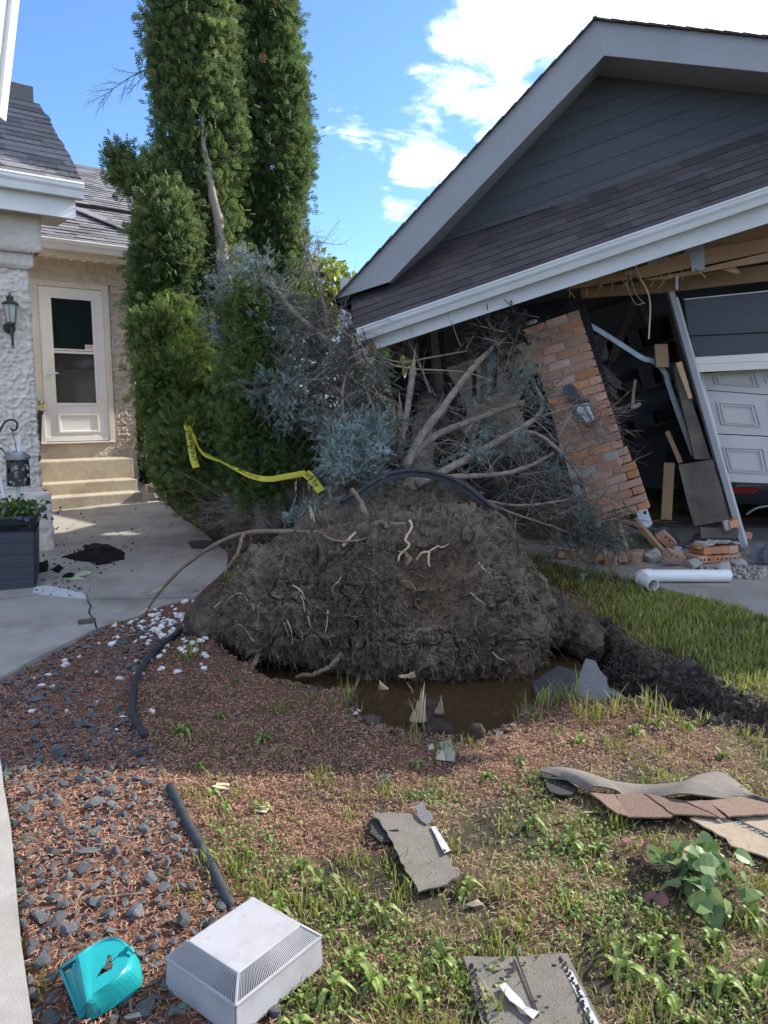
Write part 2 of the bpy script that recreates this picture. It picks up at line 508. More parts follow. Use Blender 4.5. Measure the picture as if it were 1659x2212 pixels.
mk('leaf', (.85, .85, .85), (1.15, 1.15, 1.15), 3, .5, 0, attr=True, trans=.3, spec=.35)
mk('grass', (.85, .85, .85), (1.15, 1.15, 1.15), 1.5, .6, 0, attr=True, trans=.35, spec=.25)
mk('litter', (.8, .8, .8), (1.2, 1.2, 1.2), 4, .85, 0, attr=True)
mk('slate_rock', (.045, .049, .052), (.10, .104, .107), 14, .7, .5, 60, rnd=.35, c3=(.22, .23, .235), scale3=9, amount3=.5)
mk('white_rock', (.60, .585, .565), (.72, .70, .68), 14, .6, .4, 60, rnd=.12)
mk('tan_rock', (.45, .38, .28), (.55, .48, .37), 9, .9, .6, 60)
mk('pebble', (.30, .28, .25), (.46, .43, .39), 11, .7, .2, 60, rnd=.3, attr=True)
mk('asphalt_back', (.135, .12, .10), (.175, .155, .13), 14, .95, .5, 150, rnd=.12, c3=(.10, .088, .078), scale3=5, amount3=.5)
mk('asphalt_dark', (.035, .034, .034), (.065, .062, .06), 80, .95, .7, 300, rnd=.2)
mk('asphalt_grey', (.11, .11, .112), (.21, .205, .20), 140, .95, .7, 300, detail=2)
mk('asphalt_brown', (.16, .105, .075), (.25, .165, .125), 120, .95, .7, 300, rnd=.2, detail=2)
mk('asphalt_tan', (.27, .215, .15), (.33, .27, .195), 30, .95, .4, 200)
mk('tar', (.012, .012, .013), None, rough=.5)
mk('foil_white', (.34, .34, .345), (.46, .46, .465), 20, .4, .1, 40)
mk('tape_yellow', (.58, .52, .05), (.68, .60, .07), 8, .4, .05, 60, trans=.25)
mk('ink', (.012, .012, .012), None, rough=.6)
mk('tarp', (.055, .065, .085), (.10, .115, .14), 4, .35, .3, 12)
mk('ivory_cable', (.58, .50, .33), None, rough=.5)
mk('petal_yellow', (.85, .55, .02), None, rough=.6, trans=.3)
mk('petal_violet', (.20, .10, .42), None, rough=.6, trans=.3)
mk('paper', (.72, .60, .56), None, rough=.6)
mk('paper_red', (.45, .12, .10), None, rough=.6)
mk('grey_siding', (.42, .44, .47), (.47, .49, .52), 3, .8, .1, 60)
mk('timber_edge', (.30, .24, .18), (.40, .33, .26), 5, .9, .4, 40, stretch=(1, 6, 6))
MT['glass_dark'] = gmat('glass_dark', (.012, .022, .024), .05, .06)
MT['glass_lower'] = gmat('glass_lower', (.06, .065, .065), .08, .45)
mw = bpy.data.materials.new('muddy_water'); mw.use_nodes = True
b_ = mw.node_tree.nodes['Principled BSDF']
b_.inputs['Base Color'].default_value = (.060, .037, .017, 1); b_.inputs['Roughness'].default_value = .04
b_.inputs['Specular IOR Level'].default_value = .5
MT['water'] = mw
# ------------------------------------------------------------------ ground
def base_z(y): return .06 * np.maximum(0, np.asarray(y, float) - 4.0) * (np.asarray(y) < 14) + .6 * (np.asarray(y) >= 14)
def W(u, v, off=0.0):
    d = ray(u, v); z = 0.0
    for _ in range(30):
        p = CAM + d * ((z + off - CAM[2]) / d[2]); z = float(base_z(p[1]))
    return p
def WP(pts, off=0.0): return np.array([W(u, v, off) for u, v in pts])

PIT = np.array([(-1.22, 4.86), (-1.0, 4.5), (-.74, 4.28), (-.60, 4.06), (-.44, 3.98), (-.2, 3.89), (-.11, 3.55), (.06, 3.40), (.24, 3.37), (.40, 3.36), (.54, 3.44),
                (.74, 3.66), (.97, 3.78), (1.2, 3.72), (1.42, 3.63), (1.75, 3.44), (2.02, 3.22), (2.12, 3.3), (1.9, 3.56), (1.8, 3.9), (1.73, 4.27), (1.5, 4.63), (1.44, 5.05),
                (.9, 5.5), (0, 5.6), (-.9, 5.4)])
WALK_EDGE = [(490, 1228), (423, 1278), (350, 1309), (300, 1330), (210, 1356), (150, 1385), (60, 1430), (0, 1465), (-200, 1580)]
WALK = WP([(-200, 1215), (-60, 1160), (85, 1103), (300, 1040), (322, 1050), (385, 1112), (440, 1150), (492, 1195)] + WALK_EDGE)[:, :2]
CURB = WP([(0, 1627), (8, 1700), (13, 1725), (24, 1790), (45, 2030), (71, 2212), (95, 2500), (-700, 2500), (-260, 1627)])[:, :2]
APRON = WP([(1190, 1214), (1250, 1226), (1400, 1262), (1500, 1288), (1580, 1311), (1659, 1337), (2300, 1530), (3200, 1420), (2600, 1200), (1900, 1120), (1190, 1120)])[:, :2]
EDGING = WP([(470, 1335), (392, 1374), (345, 1412), (310, 1452), (291, 1500), (290, 1545), (298, 1580), (312, 1605), (345, 1660), (372, 1715), (400, 1780), (432, 1845), (462, 1900), (492, 1950), (540, 2040), (600, 2200), (640, 2400)])[:, :2]
ROCKS = np.vstack([WP([(440, 1290), (350, 1318), (300, 1338), (210, 1364), (150, 1393), (60, 1440), (0, 1475), (-60, 1520), (-60, 1627), (0, 1640), (15, 1725), (28, 1790), (50, 2030), (78, 2212), (95, 2400)])[:, :2], EDGING[::-1]])
LAWN = np.array([(1.5, 5.3), (1.56, 4.66), (1.78, 4.3), (1.86, 3.9), (1.95, 3.55), (2.2, 3.2), (2.6, 2.6), (6, 2.2), (6, 6.0), (2.9, 4.85), (2.2, 5.72), (1.72, 6.3), (1.2, 6.4)])

def fields(xy):
    """ground height and what lies on it at points (N,2)"""
    x, y = xy[:, 0], xy[:, 1]
    P3 = np.column_stack([x, y, np.zeros(len(x))])
    near = smooth(30, 9, np.hypot(x, y))
    n1 = fbm(P3 * 1.6, 4); n2 = fbm(P3 * 9, 3)
    z = base_z(y) + near * ((n1 - .5) * .07 + (n2 - .5) * .03)
    dp = polydist(xy, PIT)
    wob = (fbm(P3 * 5 + 3, 3) - .5) * .14
    depth = .36 - .22 * smooth(1.25, 1.9, x)
    s = smooth(.03, -.10, dp + wob)
    rim = np.exp(-((dp + wob - .10) / .10) ** 2) * (x < 1.3) * (y < 4.6)
    z = z + .045 * rim * (.4 + n1) * (1 - smooth(-.15, .1, x) * smooth(1.05, .8, x))
    z = z - depth * s * (.8 + .4 * n2) + .05 * (ridged(P3 * 11 + 4, 2) - .5) * np.exp(-((dp + wob + .03) / .10) ** 2)
    for poly, dep in ((WALK, .07), (CURB, .07), (APRON, .07)):
        m = smooth(.015, -.03, polydist(xy, poly)); z = z - dep * m
    return z, dp + wob, n1, n2
def gh(xy): return fields(np.atleast_2d(np.asarray(xy, float)))[0]
def zones(xy, dp, n1, n2):
    x, y = xy[:, 0], xy[:, 1]
    P3 = np.column_stack([x, y, np.zeros(len(x))])
    m = fbm(P3 * 2.3 + 40, 4); k = fbm(P3 * 6 + 80, 3)
    rock = smooth(.06, -.06, polydist(xy, ROCKS))
    lawn = smooth(.1, -.15, polydist(xy, LAWN) + (m - .5) * .5)
    lip = smooth(.75, .1, dp + (m - .5) * .5) * (y < 4.9) * (x < 1.5) * (x > -1.3)
    leftneedle = smooth(.25, -.55, x + (m - .5) * .9) * (y > 2.4) * (y < 5)
    needle = np.clip(np.maximum(lip, leftneedle * .9) + .45 * smooth(.5, .62, m), 0, 1) * (1 - lawn)
    pit = smooth(.02, -.03, dp)
    bare = smooth(.48, .58, k) * (1 - lawn * .7)
    return rock, lawn, needle, pit, bare, m, k

def build_ground():
    xs = np.concatenate([-np.geomspace(260, 3.4, 26), np.linspace(-3.2, 3.6, 300), np.geomspace(3.8, 260, 26)])
    ys = np.concatenate([-np.geomspace(200, 1, 14), np.linspace(-.6, 1.2, 14), np.linspace(1.3, 6.8, 250), np.linspace(6.9, 10, 40), np.geomspace(10.3, 900, 30)])
    X, Y = np.meshgrid(xs, ys, indexing='ij')
    xy = np.column_stack([X.ravel(), Y.ravel()])
    z, dp, n1, n2 = fields(xy)
    rock, lawn, needle, pit, bare, m, k = zones(xy, dp, n1, n2)
    P3 = np.column_stack([xy, z])
    needle_c = np.array([.145, .072, .046]); soil_c = np.array([.026, .021, .016]); thatch_c = np.array([.165, .12, .06]); green_c = np.array([.055, .065, .022])
    C = thatch_c * (.45 + .45 * m)[:, None] * np.ones((len(xy), 3))
    def over(C, c, w): return C * (1 - w[:, None]) + np.asarray(c) * w[:, None]
    C = over(C, needle_c, needle * .9)
    C = over(C, soil_c * 1.3, bare * .8 * (1 - needle * .6))
    C = over(C, green_c, lawn * .8)
    C = over(C, needle_c * 1.1, rock)
    C = over(C, soil_c, pit)
    far = smooth(9, 14, np.hypot(*xy.T))
    C = over(C, (.05, .07, .025), far)
    mb = MB().sheet(np.column_stack([xy, z]).reshape(len(xs), len(ys), 3), C)
    mb.F = [f[:, ::-1] for f in mb.F]
    return struct('ground', mb, MT['ground'], smooth_shade=True)
GROUND = build_ground()

def build_flats():
    # walkway of three poured slabs with a crack between the near two
    far_ = WP([(-200, 1310), (-200, 1190), (-60, 1150), (85, 1100), (300, 1040), (322, 1050), (385, 1112), (440, 1150), (492, 1195), (490, 1228), (424, 1288), (300, 1291), (188, 1291), (80, 1282), (20, 1290)], .02)
    nr = WP([(190, 1295), (300, 1295), (420, 1292), (350, 1309), (300, 1330), (211, 1356), (206, 1340), (194, 1322), (198, 1308)], .02)
    nl = WP([(-200, 1316), (20, 1294), (80, 1286), (186, 1295), (194, 1309), (190, 1323), (202, 1341), (207, 1358), (150, 1385), (60, 1430), (0, 1465), (-200, 1580)], .02)
    walk = bpy.data.objects.new('concrete_walkway', None); COL.objects.link(walk); walk.location = far_[8]; walk['kind'] = 'structure'
    for p in (far_, nr, nl): obj('slab', MB().slab(p, (0, 0, -.1)), MT['concrete'], walk)
    c = WP([(0, 1627), (8, 1700), (13, 1725), (24, 1790), (45, 2030), (71, 2212), (95, 2500), (-700, 2500), (-260, 1627)], .03)
    struct('concrete_path_edge', MB().slab(c, (0, 0, -.12)), MT['concrete'])
    ap = WP([(1190, 1214), (1250, 1226), (1400, 1262), (1500, 1288), (1580, 1311), (1659, 1337), (2300, 1530), (3200, 1420), (2600, 1200), (1900, 1140), (1190, 1140)], .015)
    struct('driveway', MB().slab(ap, (0, 0, -.1)), MT['concrete'])
    struct('garage_floor', MB().slab(np.array([(.3, 7.0, .21), (5.4, 6.15, .21), (6.4, 11.5, .21), (1.0, 12, .21)]), (0, 0, -.12)), MT['concrete'])
    w = MB().add([(-1.3, 3.3, -.115), (1.25, 3.3, -.115), (1.25, 5.8, -.115), (-1.3, 5.8, -.115)], np.array([[0, 1, 2, 3]]))
    struct('puddle_water', w, MT['water'])
    # grey patched mortar where the slabs meet
    pm = WP([(75, 1268), (100, 1264), (150, 1274), (182, 1282), (186, 1292), (120, 1287), (70, 1279)], .024)
    struct('mortar_patch', MB().slab(pm, (0, 0, -.02)), pmat('pale_mortar', (.42, .43, .43), (.5, .51, .52), 20, .9, .3, 80))
build_flats()

# ------------------------------------------------------------------ stucco house on the left
HD = np.array([sin(radians(52)), cos(radians(52)), 0]); HN = np.array([HD[1], -HD[0], 0]); ZU = np.array([0, 0, 1.0])
HQ = np.array([-3.11, 7.0, 0.0]); HP = np.array([-4.01, 10.1, 0.0])
def hq(s, t, z): return HQ + HD * s + HN * t + ZU * z
def hp(s, t, z): return HP + HD * s + HN * t + ZU * z
def stucco(fr, s0, s1, z0, z1, off, amp, cell, ret=0.0, step=.016, seed=0, lret=0.0):
    """rough-cast skin: lumps stand off the wall; turns the corner at s1 for ret"""
    ns = max(3, int((s1 - s0 + ret) / step)); nz = max(3, int((z1 - z0) / step))
    a = np.linspace(s0, s1 + ret, ns); h = np.linspace(z0, z1, nz)
    A, H = np.meshgrid(a, h, indexing='ij')
    s = np.minimum(A, s1) + off; t = off - np.maximum(A - s1, 0)
    base = HQ if fr is hq else HP
    Pn = base + s[..., None] * HD + t[..., None] * HN + H[..., None] * ZU
    q = Pn.reshape(-1, 3)
    lump = ridged(q / cell + seed, 2) ** 2 * .9 + fbm(q / (cell * .45) + seed, 2) * .5
    turn = smooth(s1 - .012, s1 + .012, A.ravel())
    edge = np.minimum(smooth(0, .02, H.ravel() - z0), smooth(0, .02, z1 - H.ravel()))
    nrm = HN * (1 - turn[:, None]) + HD * turn[:, None]
    q = q + unit(nrm) * (amp * (lump - .45) * (.3 + .7 * edge) - .012 * (1 - edge))[:, None]
    return MB().sheet(q.reshape(ns, nz, 3))
def hbox(mb, fr, s0, s1, t0, t1, z0, z1):
    R = np.array([HD, HN, ZU])
    return mb.box(fr((s0 + s1) / 2, (t0 + t1) / 2, (z0 + z1) / 2), (s1 - s0, t1 - t0, z1 - z0), R)
HR = np.array([HD, HN, ZU])

SHINGLES = {}
def shingle_mesh(key, w, d, mat_, th=.012):
    k = (key, round(w, 3))
    if k not in SHINGLES:
        mb = MB(); V = np.array([[0, 0, 0], [w, 0, 0], [w, d, -.004], [0, d, -.004], [0, 0, th], [w, 0, th], [w, d, .002], [0, d, .002]])
        V[[0, 1, 4, 5], 1] += 0
        mb.add(V, np.array([[0, 3, 2, 1], [4, 5, 6, 7], [0, 1, 5, 4], [1, 2, 6, 5], [2, 3, 7, 6], [3, 0, 4, 7]]))
        me = mb.mesh('shingle'); me.materials.append(MT[mat_]); SHINGLES[k] = me
    return SHINGLES[k]
def lay_shingles(parent, O, ex, ey, s0f, s1f, length, exposure, wid, mat_, key, limit=300, seed=1, lift=lambda r: 0.0):
    """courses of single tabs on a slope: O at the eave, ex along it, ey up the slope; s0f/s1f give the ends of each course"""
    r_ = random.Random(seed); ez = np.cross(ex, ey); n = 0; rest = MB()
    rows = int(length / exposure)
    for r in range(rows):
        s = s0f(r * exposure); e = s1f(r * exposure); s -= r_.random() * wid * .8
        while s < e - .01:
            w = r_.choice((.8, 1.0, 1.2)) * wid
            a, b = max(s, s0f(r * exposure)), min(s + w - .003, e)
            if b - a > .015:
                ww = w if (b - a) > w - .01 else round((b - a) / .03 + .5) * .03
                T = O + ex * a + ey * (r * exposure + r_.uniform(-.003, .003)) + ez * (.004 + lift(r) + r_.choice((0, 0, .003)))
                ang = r_.uniform(-.006, .006)
                x2 = ex * cos(ang) + ey * sin(ang); y2 = ey * cos(ang) - ex * sin(ang)
                tilt = .03; y3 = y2 * cos(tilt) - ez * sin(tilt) * 0; z3 = np.cross(x2, y3)
                me = shingle_mesh(key, ww, exposure * 1.25, mat_)
                if n < limit: place('shingle', me, mat4(np.column_stack([x2, y3, z3]), T), parent)
                else:
                    V = np.array([v.co for v in me.vertices]) @ np.array([x2, y3, z3]) + T
                    rest.add(V, np.array([[0, 3, 2, 1], [4, 5, 6, 7], [0, 1, 5, 4], [1, 2, 6, 5], [2, 3, 7, 6], [3, 0, 4, 7]]))
                n += 1
            s += w
    if rest.n: obj('shingle_field', rest, MT[mat_], parent, kind='stuff')

def gutter_profile(mb, O, ex, en, length, h=.12, w=.12):
    """K-style gutter: O at the back top end, ex along, en outwards"""
    prof = [(0, 0), (w * .96, 0), (w, -.012), (w * .96, -.022), (w * .94, -.045), (w * .80, -.07), (w * .70, -h), (0, -h), (0, -.006)]
    inner = [(.004, -.004), (w * .90, -.004)]
    k = len(prof)
    V = [O + en * a + ZUg * b + ex * l for l in (0, length) for a, b in prof]
    q = [[j, (j + 1) % k, k + (j + 1) % k, k + j] for j in range(k)]
    mb.add(np.array(V), [np.array(q), np.array([list(range(k))[::-1]]), np.array([[k + j for j in range(k)]])])
    return mb
ZUg = ZU

def build_house():
    H = thing('stucco_house', 'white and tan stucco house with grey shingle roofs and a recessed front door', 'house', HP + np.array([-1.2, 0, .25]))
    core = MB(); hbox(core, hq, -6, -.035, -3.2, -.03, .0, 3.2); hbox(core, hp, -6, .76, -6, -.12, .0, 3.4)
    hbox(core, hp, .5, .76, -.125, -.03, 0, 3.4); hbox(core, hp, -6, -.96, -.125, -.03, 0, 3.4); hbox(core, hp, -.97, .51, -.13, -.03, 3.06, 3.4); hbox(core, hp, -.97, .51, -.13, -.03, .0, 1.02)
    obj('wall_core', core, MT['tan_stucco'], H)
    w1 = obj('lamp_wall', stucco(hq, -1.9, -.035, .08, 2.71, 0.0, .040, .040, .3, .0105), MT['white_stucco'], H, smooth_shade=True, label='white rough stucco wall behind the coach lamp')
    obj('plinth', stucco(hq, -1.9, -.035, .08, .74, .07, .024, .06, .3, .016, 5), MT['white_stucco'], H, smooth_shade=True)
    obj('stucco_band', stucco(hq, -1.9, -.035, 2.70, 2.84, .045, .022, .05, .3, .015, 9), MT['white_stucco'], H, smooth_shade=True)
    obj('stucco_band', stucco(hq, -1.9, -.035, 2.83, 3.22, .105, .022, .05, .3, .016, 13), MT['white_stucco'], H, smooth_shade=True)
    for z_ in (.74, 2.70, 2.83):      # ledges that close the steps of the skin
        e = MB(); hbox(e, hq, -1.9, -.02, -.25, .09 if z_ > 2.8 else .035, z_ - .006, z_ + .012); obj('ledge', e, MT['white_stucco'], H)
    obj('door_wall', stucco(hp, .475, .78, .2, 3.09, 0, .034, .04, .4, .012, 21), MT['tan_stucco'], H, smooth_shade=True)
    obj('door_wall', stucco(hp, -1.5, .78, 3.07, 3.42, .05, .02, .05, .4, .018, 27), MT['tan_stucco'], H, smooth_shade=True)
    obj('door_wall', stucco(hp, .475, .78, 2.98, 3.085, .026, .018, .05, .4, .016, 33), MT['tan_stucco'], H, smooth_shade=True)
    obj('door_wall', stucco(hp, -1.5, .48, .2, 1.03, 0, .012, .03, 0, .016, 37), MT['tan_stucco'], H, smooth_shade=True)
    # door frame, sidelight and storm door
    fr = obj('door_frame', hbox(hbox(hbox(hbox(hbox(MB(), hp, .41, .478, -.08, .035, 1.04, 3.07), hp, -.515, -.40, -.08, .03, 1.04, 3.07), hp, -.98, .478, -.08, .036, 3.0, 3.072), hp, -.98, -.90, -.08, .03, 1.04, 3.0), hp, -.53, .478, -.08, .045, 1.025, 1.047), MT['cream_metal'], H, bevel=.006)
    pane = MB(); hbox(pane, hp, -.90, -.515, -.02, -.012, 1.04, 3.0); obj('sidelight', pane, MT['glass_dark'], H)
    door = MB()
    gl0, gl1, zb, zm0, zm1, zt = -.245, .265, 1.545, 2.19, 2.235, 2.865
    for a in ((-.395, gl0, 1.055, 2.995), (gl1, .405, 1.055, 2.995), (gl0, gl1, zt, 2.995), (gl0, gl1, 1.055, zb)):
        hbox(door, hp, a[0], a[1], -.03, .012, a[2], a[3])
    D = obj('storm_door', door, MT['door_white'], H)
    rim = MB()
    for s0, s1, z0, z1 in ((gl0 - .028, gl0 + .004, zb - .03, zt + .03), (gl1 - .004, gl1 + .028, zb - .03, zt + .03), (gl0, gl1, zt - .004, zt + .03), (gl0, gl1, zb - .03, zb + .004), (gl0, gl1, zm0 + .026, zm1), (gl0, gl1, zm0 - .012, zm0 + .018)):
        hbox(rim, hp, s0, s1, -.014, .022, z0, z1)
    obj('glazing_rail', rim, MT['door_white'], D, bevel=.003)
    up_ = MB(); hbox(up_, hp, gl0, gl1, -.012, -.006, zm0, zt); obj('glass_pane', up_, MT['glass_dark'], D)
    lo = MB(); hbox(lo, hp, gl0, gl1, -.004, .002, zb, zm0); obj('glass_pane', lo, MT['glass_lower'], D)
    inner = MB(); hbox(inner, hp, -.40, .41, -.125, -.09, 1.06, 1.98)
    for k in (-.17, .14): hbox(inner, hp, k - .10, k + .10, -.09, -.082, 1.25, 1.78)
    obj('inner_door', inner, MT['door_white'], D, bevel=.004)
    back = MB(); hbox(back, hp, -.40, .41, -.123, -.095, 1.985, 3.0); obj('inner_door', back, MT['dark_ply'], D)
    mould = MB()
    for s0, s1, z0, z1 in ((-.235, .285, 1.385, 1.41), (-.235, .285, 1.165, 1.19), (-.235, -.21, 1.19, 1.385), (.26, .285, 1.19, 1.385)): hbox(mould, hp, s0, s1, .01, .026, z0, z1)
    obj('kick_panel_moulding', mould, MT['door_white'], D, bevel=.004)
    kick = MB(); hbox(kick, hp, -.39, .40, .01, .02, 1.06, 1.115); obj('door_sweep', kick, MT['door_white'], D, bevel=.003)
    h = MB(); hbox(h, hp, -.365, -.315, .01, .035, 1.86, 1.98); h.tube([hp(-.34, .04, 1.925), hp(-.30, .075, 1.925), hp(-.24, .07, 1.925), hp(-.215, .06, 1.918)], .010, 8); h.lathe(hp(-.34, .03, 1.925), [(.018, 0), (.018, .03)], 10, HN)
    obj('handle', h, MT['white_metal'], D)
    st = MB(); hbox(st, hp, .155, .262, -.005, 0.0, 2.235, 2.30); stk = obj('sticker', st, MT['paper'], D)
    tx = MB()
    for k in range(3):
        c0 = .185 + .025 * k
        tx.bar(hp(c0 - .008, .002, 2.255), hp(c0, .002, 2.28), .003, .001, HN); tx.bar(hp(c0 + .008, .002, 2.255), hp(c0, .002, 2.28), .003, .001, HN); tx.bar(hp(c0 - .005, .002, 2.263), hp(c0 + .005, .002, 2.263), .003, .001, HN)
    obj('sticker_letters', tx, MT['paper_red'], D)
    n2 = MB(); hbox(n2, hp, -.19, -.155, -.088, -.083, 1.985, 2.015); hbox(n2, hp, -.15, -.12, -.088, -.083, 1.985, 2.015); obj('sticker', n2, MT['paper'], D)
    # near eave: gutter, fascia, roof
    for nm, F_, tt, se, zt_, hb, zb_, s_in in (('near', hq, .30, .37, 3.40, .125, 3.115, .05), ('far', hp, .40, 2.3, 3.50, .12, 3.325, 0)):
        s_st = -2.2 if nm == 'near' else -1.6
        g = MB(); gutter_profile(g, F_(s_st, tt - .0, zt_), HD, HN, se - s_st, hb, .11); obj('gutter', g, MT['white_metal' if nm == 'near' else 'cream_metal'], H)
        fb = MB(); hbox(fb, F_, s_st, se - s_in, tt - .03, tt - .003, zb_, zt_ - .005); obj('fascia', fb, MT['white_metal' if nm == 'near' else 'cream_metal'], H)
        so = MB(); hbox(so, F_, s_st, se - s_in - .03, -.2, tt - .032, zb_ + .02, zb_ + .035)
        if nm == 'far':
            for k in range(24): hbox(so, F_, -1.5 + k * .15, -1.47 + k * .15, .05, tt - .034, zb_ + .004, zb_ + .02)
        obj('soffit', so, MT['cream_metal'], H)
    def pitch(p): return -HN * cos(radians(p)) + ZU * sin(radians(p))
    # near roof
    e1 = pitch(40.7); L1 = 1.5; O1 = hq(-2.2, .36, 3.40)
    nb = MB(); nb.slab([O1, O1 + HD * 2.56, O1 + HD * 2.56 + e1 * L1, O1 + e1 * L1], np.cross(HD, e1) * -.06)
    pk = O1 + e1 * L1; e1b = -HN * cos(radians(40)) - ZU * sin(radians(40))
    nb.slab([pk, pk + HD * 2.56, pk + HD * 2.56 + e1b * 1.6, pk + e1b * 1.6], np.cross(HD, e1b) * .06 * -1)
    R1 = obj('roof', nb, MT['dark_ply'], H, label='small near roof of dark grey shingles over the lamp wall')
    lay_shingles(R1, O1 - e1 * .03, HD, e1, lambda r: .95, lambda r: 2.57 - r * .015, L1 + .06, .098, .30, 'grey_shingle', 'g', seed=3)
    cap = MB()
    for k in range(5): cap.box(O1 + e1 * (L1 + .02) + HD * (1.2 + k * .29) + ZU * .02, (.30, .22, .018), np.array([HD, unit(e1 + HN * .8), np.cross(HD, unit(e1 + HN * .8))]))
    obj('ridge_cap', cap, MT['grey_shingle'], R1)
    # far roof
    e2 = pitch(26); L2 = 4.75; O2 = hp(-1.6, .47, 3.50)
    fb = MB(); fb.slab([O2, O2 + HD * 5.2, O2 + HD * 5.2 + e2 * L2, O2 + e2 * L2], np.cross(HD, e2) * -.08)
    pk = O2 + e2 * L2; e2b = -HN * cos(radians(26)) - ZU * sin(radians(26))
    fb.slab([pk, pk + HD * 5.2, pk + HD * 5.2 + e2b * 4.5, pk + e2b * 4.5], np.cross(HD, e2b) * .08 * -1)
    R2 = obj('roof', fb, MT['dark_ply'], H, label='main roof of weathered grey shingles behind the cedars')
    lay_shingles(R2, O2 - e2 * .03, HD, e2, lambda r: 1.05 + r * .17, lambda r: 2.75 + r * .4, L2 + .05, .14, .27, 'grey_shingle', 'g', limit=300, seed=5, lift=lambda r: .0 if r < 13 else .05)
    step = MB(); step.box(O2 + HD * 2.6 + e2 * 1.80 + np.cross(HD, e2) * .022, (4.2, .03, .05), np.array([HD, e2, np.cross(HD, e2)])); obj('roof_step', step, MT['dark_ply'], R2)
    a = hp(.47, -.72, 4.11); b = hp(.93, -.10, 3.80); ez = np.cross(HD, e2)
    for k in range(5):
        p = a + (b - a) * (k / 4); ax = unit(b - a); ax = ax - ez * np.dot(ax, ez); ax = unit(ax)
        c_ = MB(); c_.box(p + ez * (.03 - .002 * k), (.26, .20, .014), np.array([ax, np.cross(ez, ax), ez])); obj('hip_cap', c_, MT['grey_shingle'], R2)
    # eave board of the storey above, top left corner
    A1, B1 = at(13, -160, 5.2), at(-30, 240, 5.2)
    rk = MB(); rk.bar(A1, B1, .11, .30, (0, 1, 0)); rk.bar(A1 + np.array([.07, .02, 0]), B1 + np.array([.07, .02, 0]), .03, .02, (0, 1, 0)); obj('eave_board', rk, MT['white_metal'], H)
    # downspout at the corner
    c0 = hp(.93, .0, 0)
    ds = MB(); ds.tube([c0 + ZU * 3.3, c0 + ZU * 2, c0 + ZU * .86, c0 + ZU * .78 + HN * .02 + HD * .02, c0 + ZU * .66 + HN * .06 + HD * .14, c0 + ZU * .62 + HN * .08 + HD * .22], .045, 8)
    obj('downspout', ds, MT['white_metal'], H)
    return H
HOUSE = build_house()

def build_steps():
    z1 = rp(309, 1063, hp(0, 1.1, 0), HN)[2]; z2 = rp(297, 1035, hp(0, .8, 0), HN)[2]; z3 = rp(288, 990, hp(0, .5, 0), HN)[2]
    S = thing('front_steps', 'three worn concrete steps below the white storm door', 'steps', hp(-.3, .5, .25))
    right = [np.dot(rp(u, v, hp(0, t, 0), HN) - HP, HD) for u, v, t in ((309, 1063, 1.1), (297, 1035, .8), (288, 990, .5))]
    for (z0, z_, tf, tb, r_) in ((.15, z1, 1.10, -.0, right[0]), (z1 - .02, z2, .80, .01, right[1]), (z2 - .02, z3, .50, .02, right[2])):
        mb = MB(); hbox(mb, hp, -1.3, r_, tb, tf, z0, z_); obj('step', mb, MT['step_concrete'], S, bevel=.014)
    return z1, z2, z3
STEP_Z = build_steps()
# ------------------------------------------------------------------ collapsed garage on the right
GPS, GTH = radians(9), radians(17.5)
GO = np.array([1.73, 6.9, 1.41])
_ex = np.array([cos(GPS), -sin(GPS), 0]); GY = np.array([sin(GPS), cos(GPS), 0])
GX = cos(GTH) * _ex + sin(GTH) * ZU; GZ = -sin(GTH) * _ex + cos(GTH) * ZU
GR = np.array([GX, GY, GZ])
def gl(x, y, z): return GO + GX * x + GY * y + GZ * z
def gp(u, v, y): return rp(u, v, GO + GY * y, GY)                      # point of the leaning wall plane y
def z6(x, y): return 1097.2 + x / 2.6882, 493.75 + y / 2.6882
def gq(pts, y): return np.array([gp(*z6(a, b), y) for a, b in pts])
def gbox(mb, x0, x1, y0, y1, z0, z1, C=None, m=0):
    return mb.box(gl((x0 + x1) / 2, (y0 + y1) / 2, (z0 + z1) / 2), (x1 - x0, y1 - y0, z1 - z0), GR, C, m)

def brick_meshes():
    out = {}
    for nm, L_ in (('full', .190), ('half', .090), ('bat', .090)):
        vs = []
        for k in range(3):
            mb = MB(); mb.box((0, 0, 0), (L_, .09, .0625))
            me = mb.mesh('brick', bevel=.004); r_ = random.Random(k * 7 + len(nm))
            for v in me.vertices: v.co += Vector((r_.uniform(-.0018, .0018), r_.uniform(-.0015, .0015), r_.uniform(-.0015, .0015)))
            me.materials.append(MT['brick']); vs.append(me)
        out[nm] = (L_, vs)
    return out
BRICKS = brick_meshes()

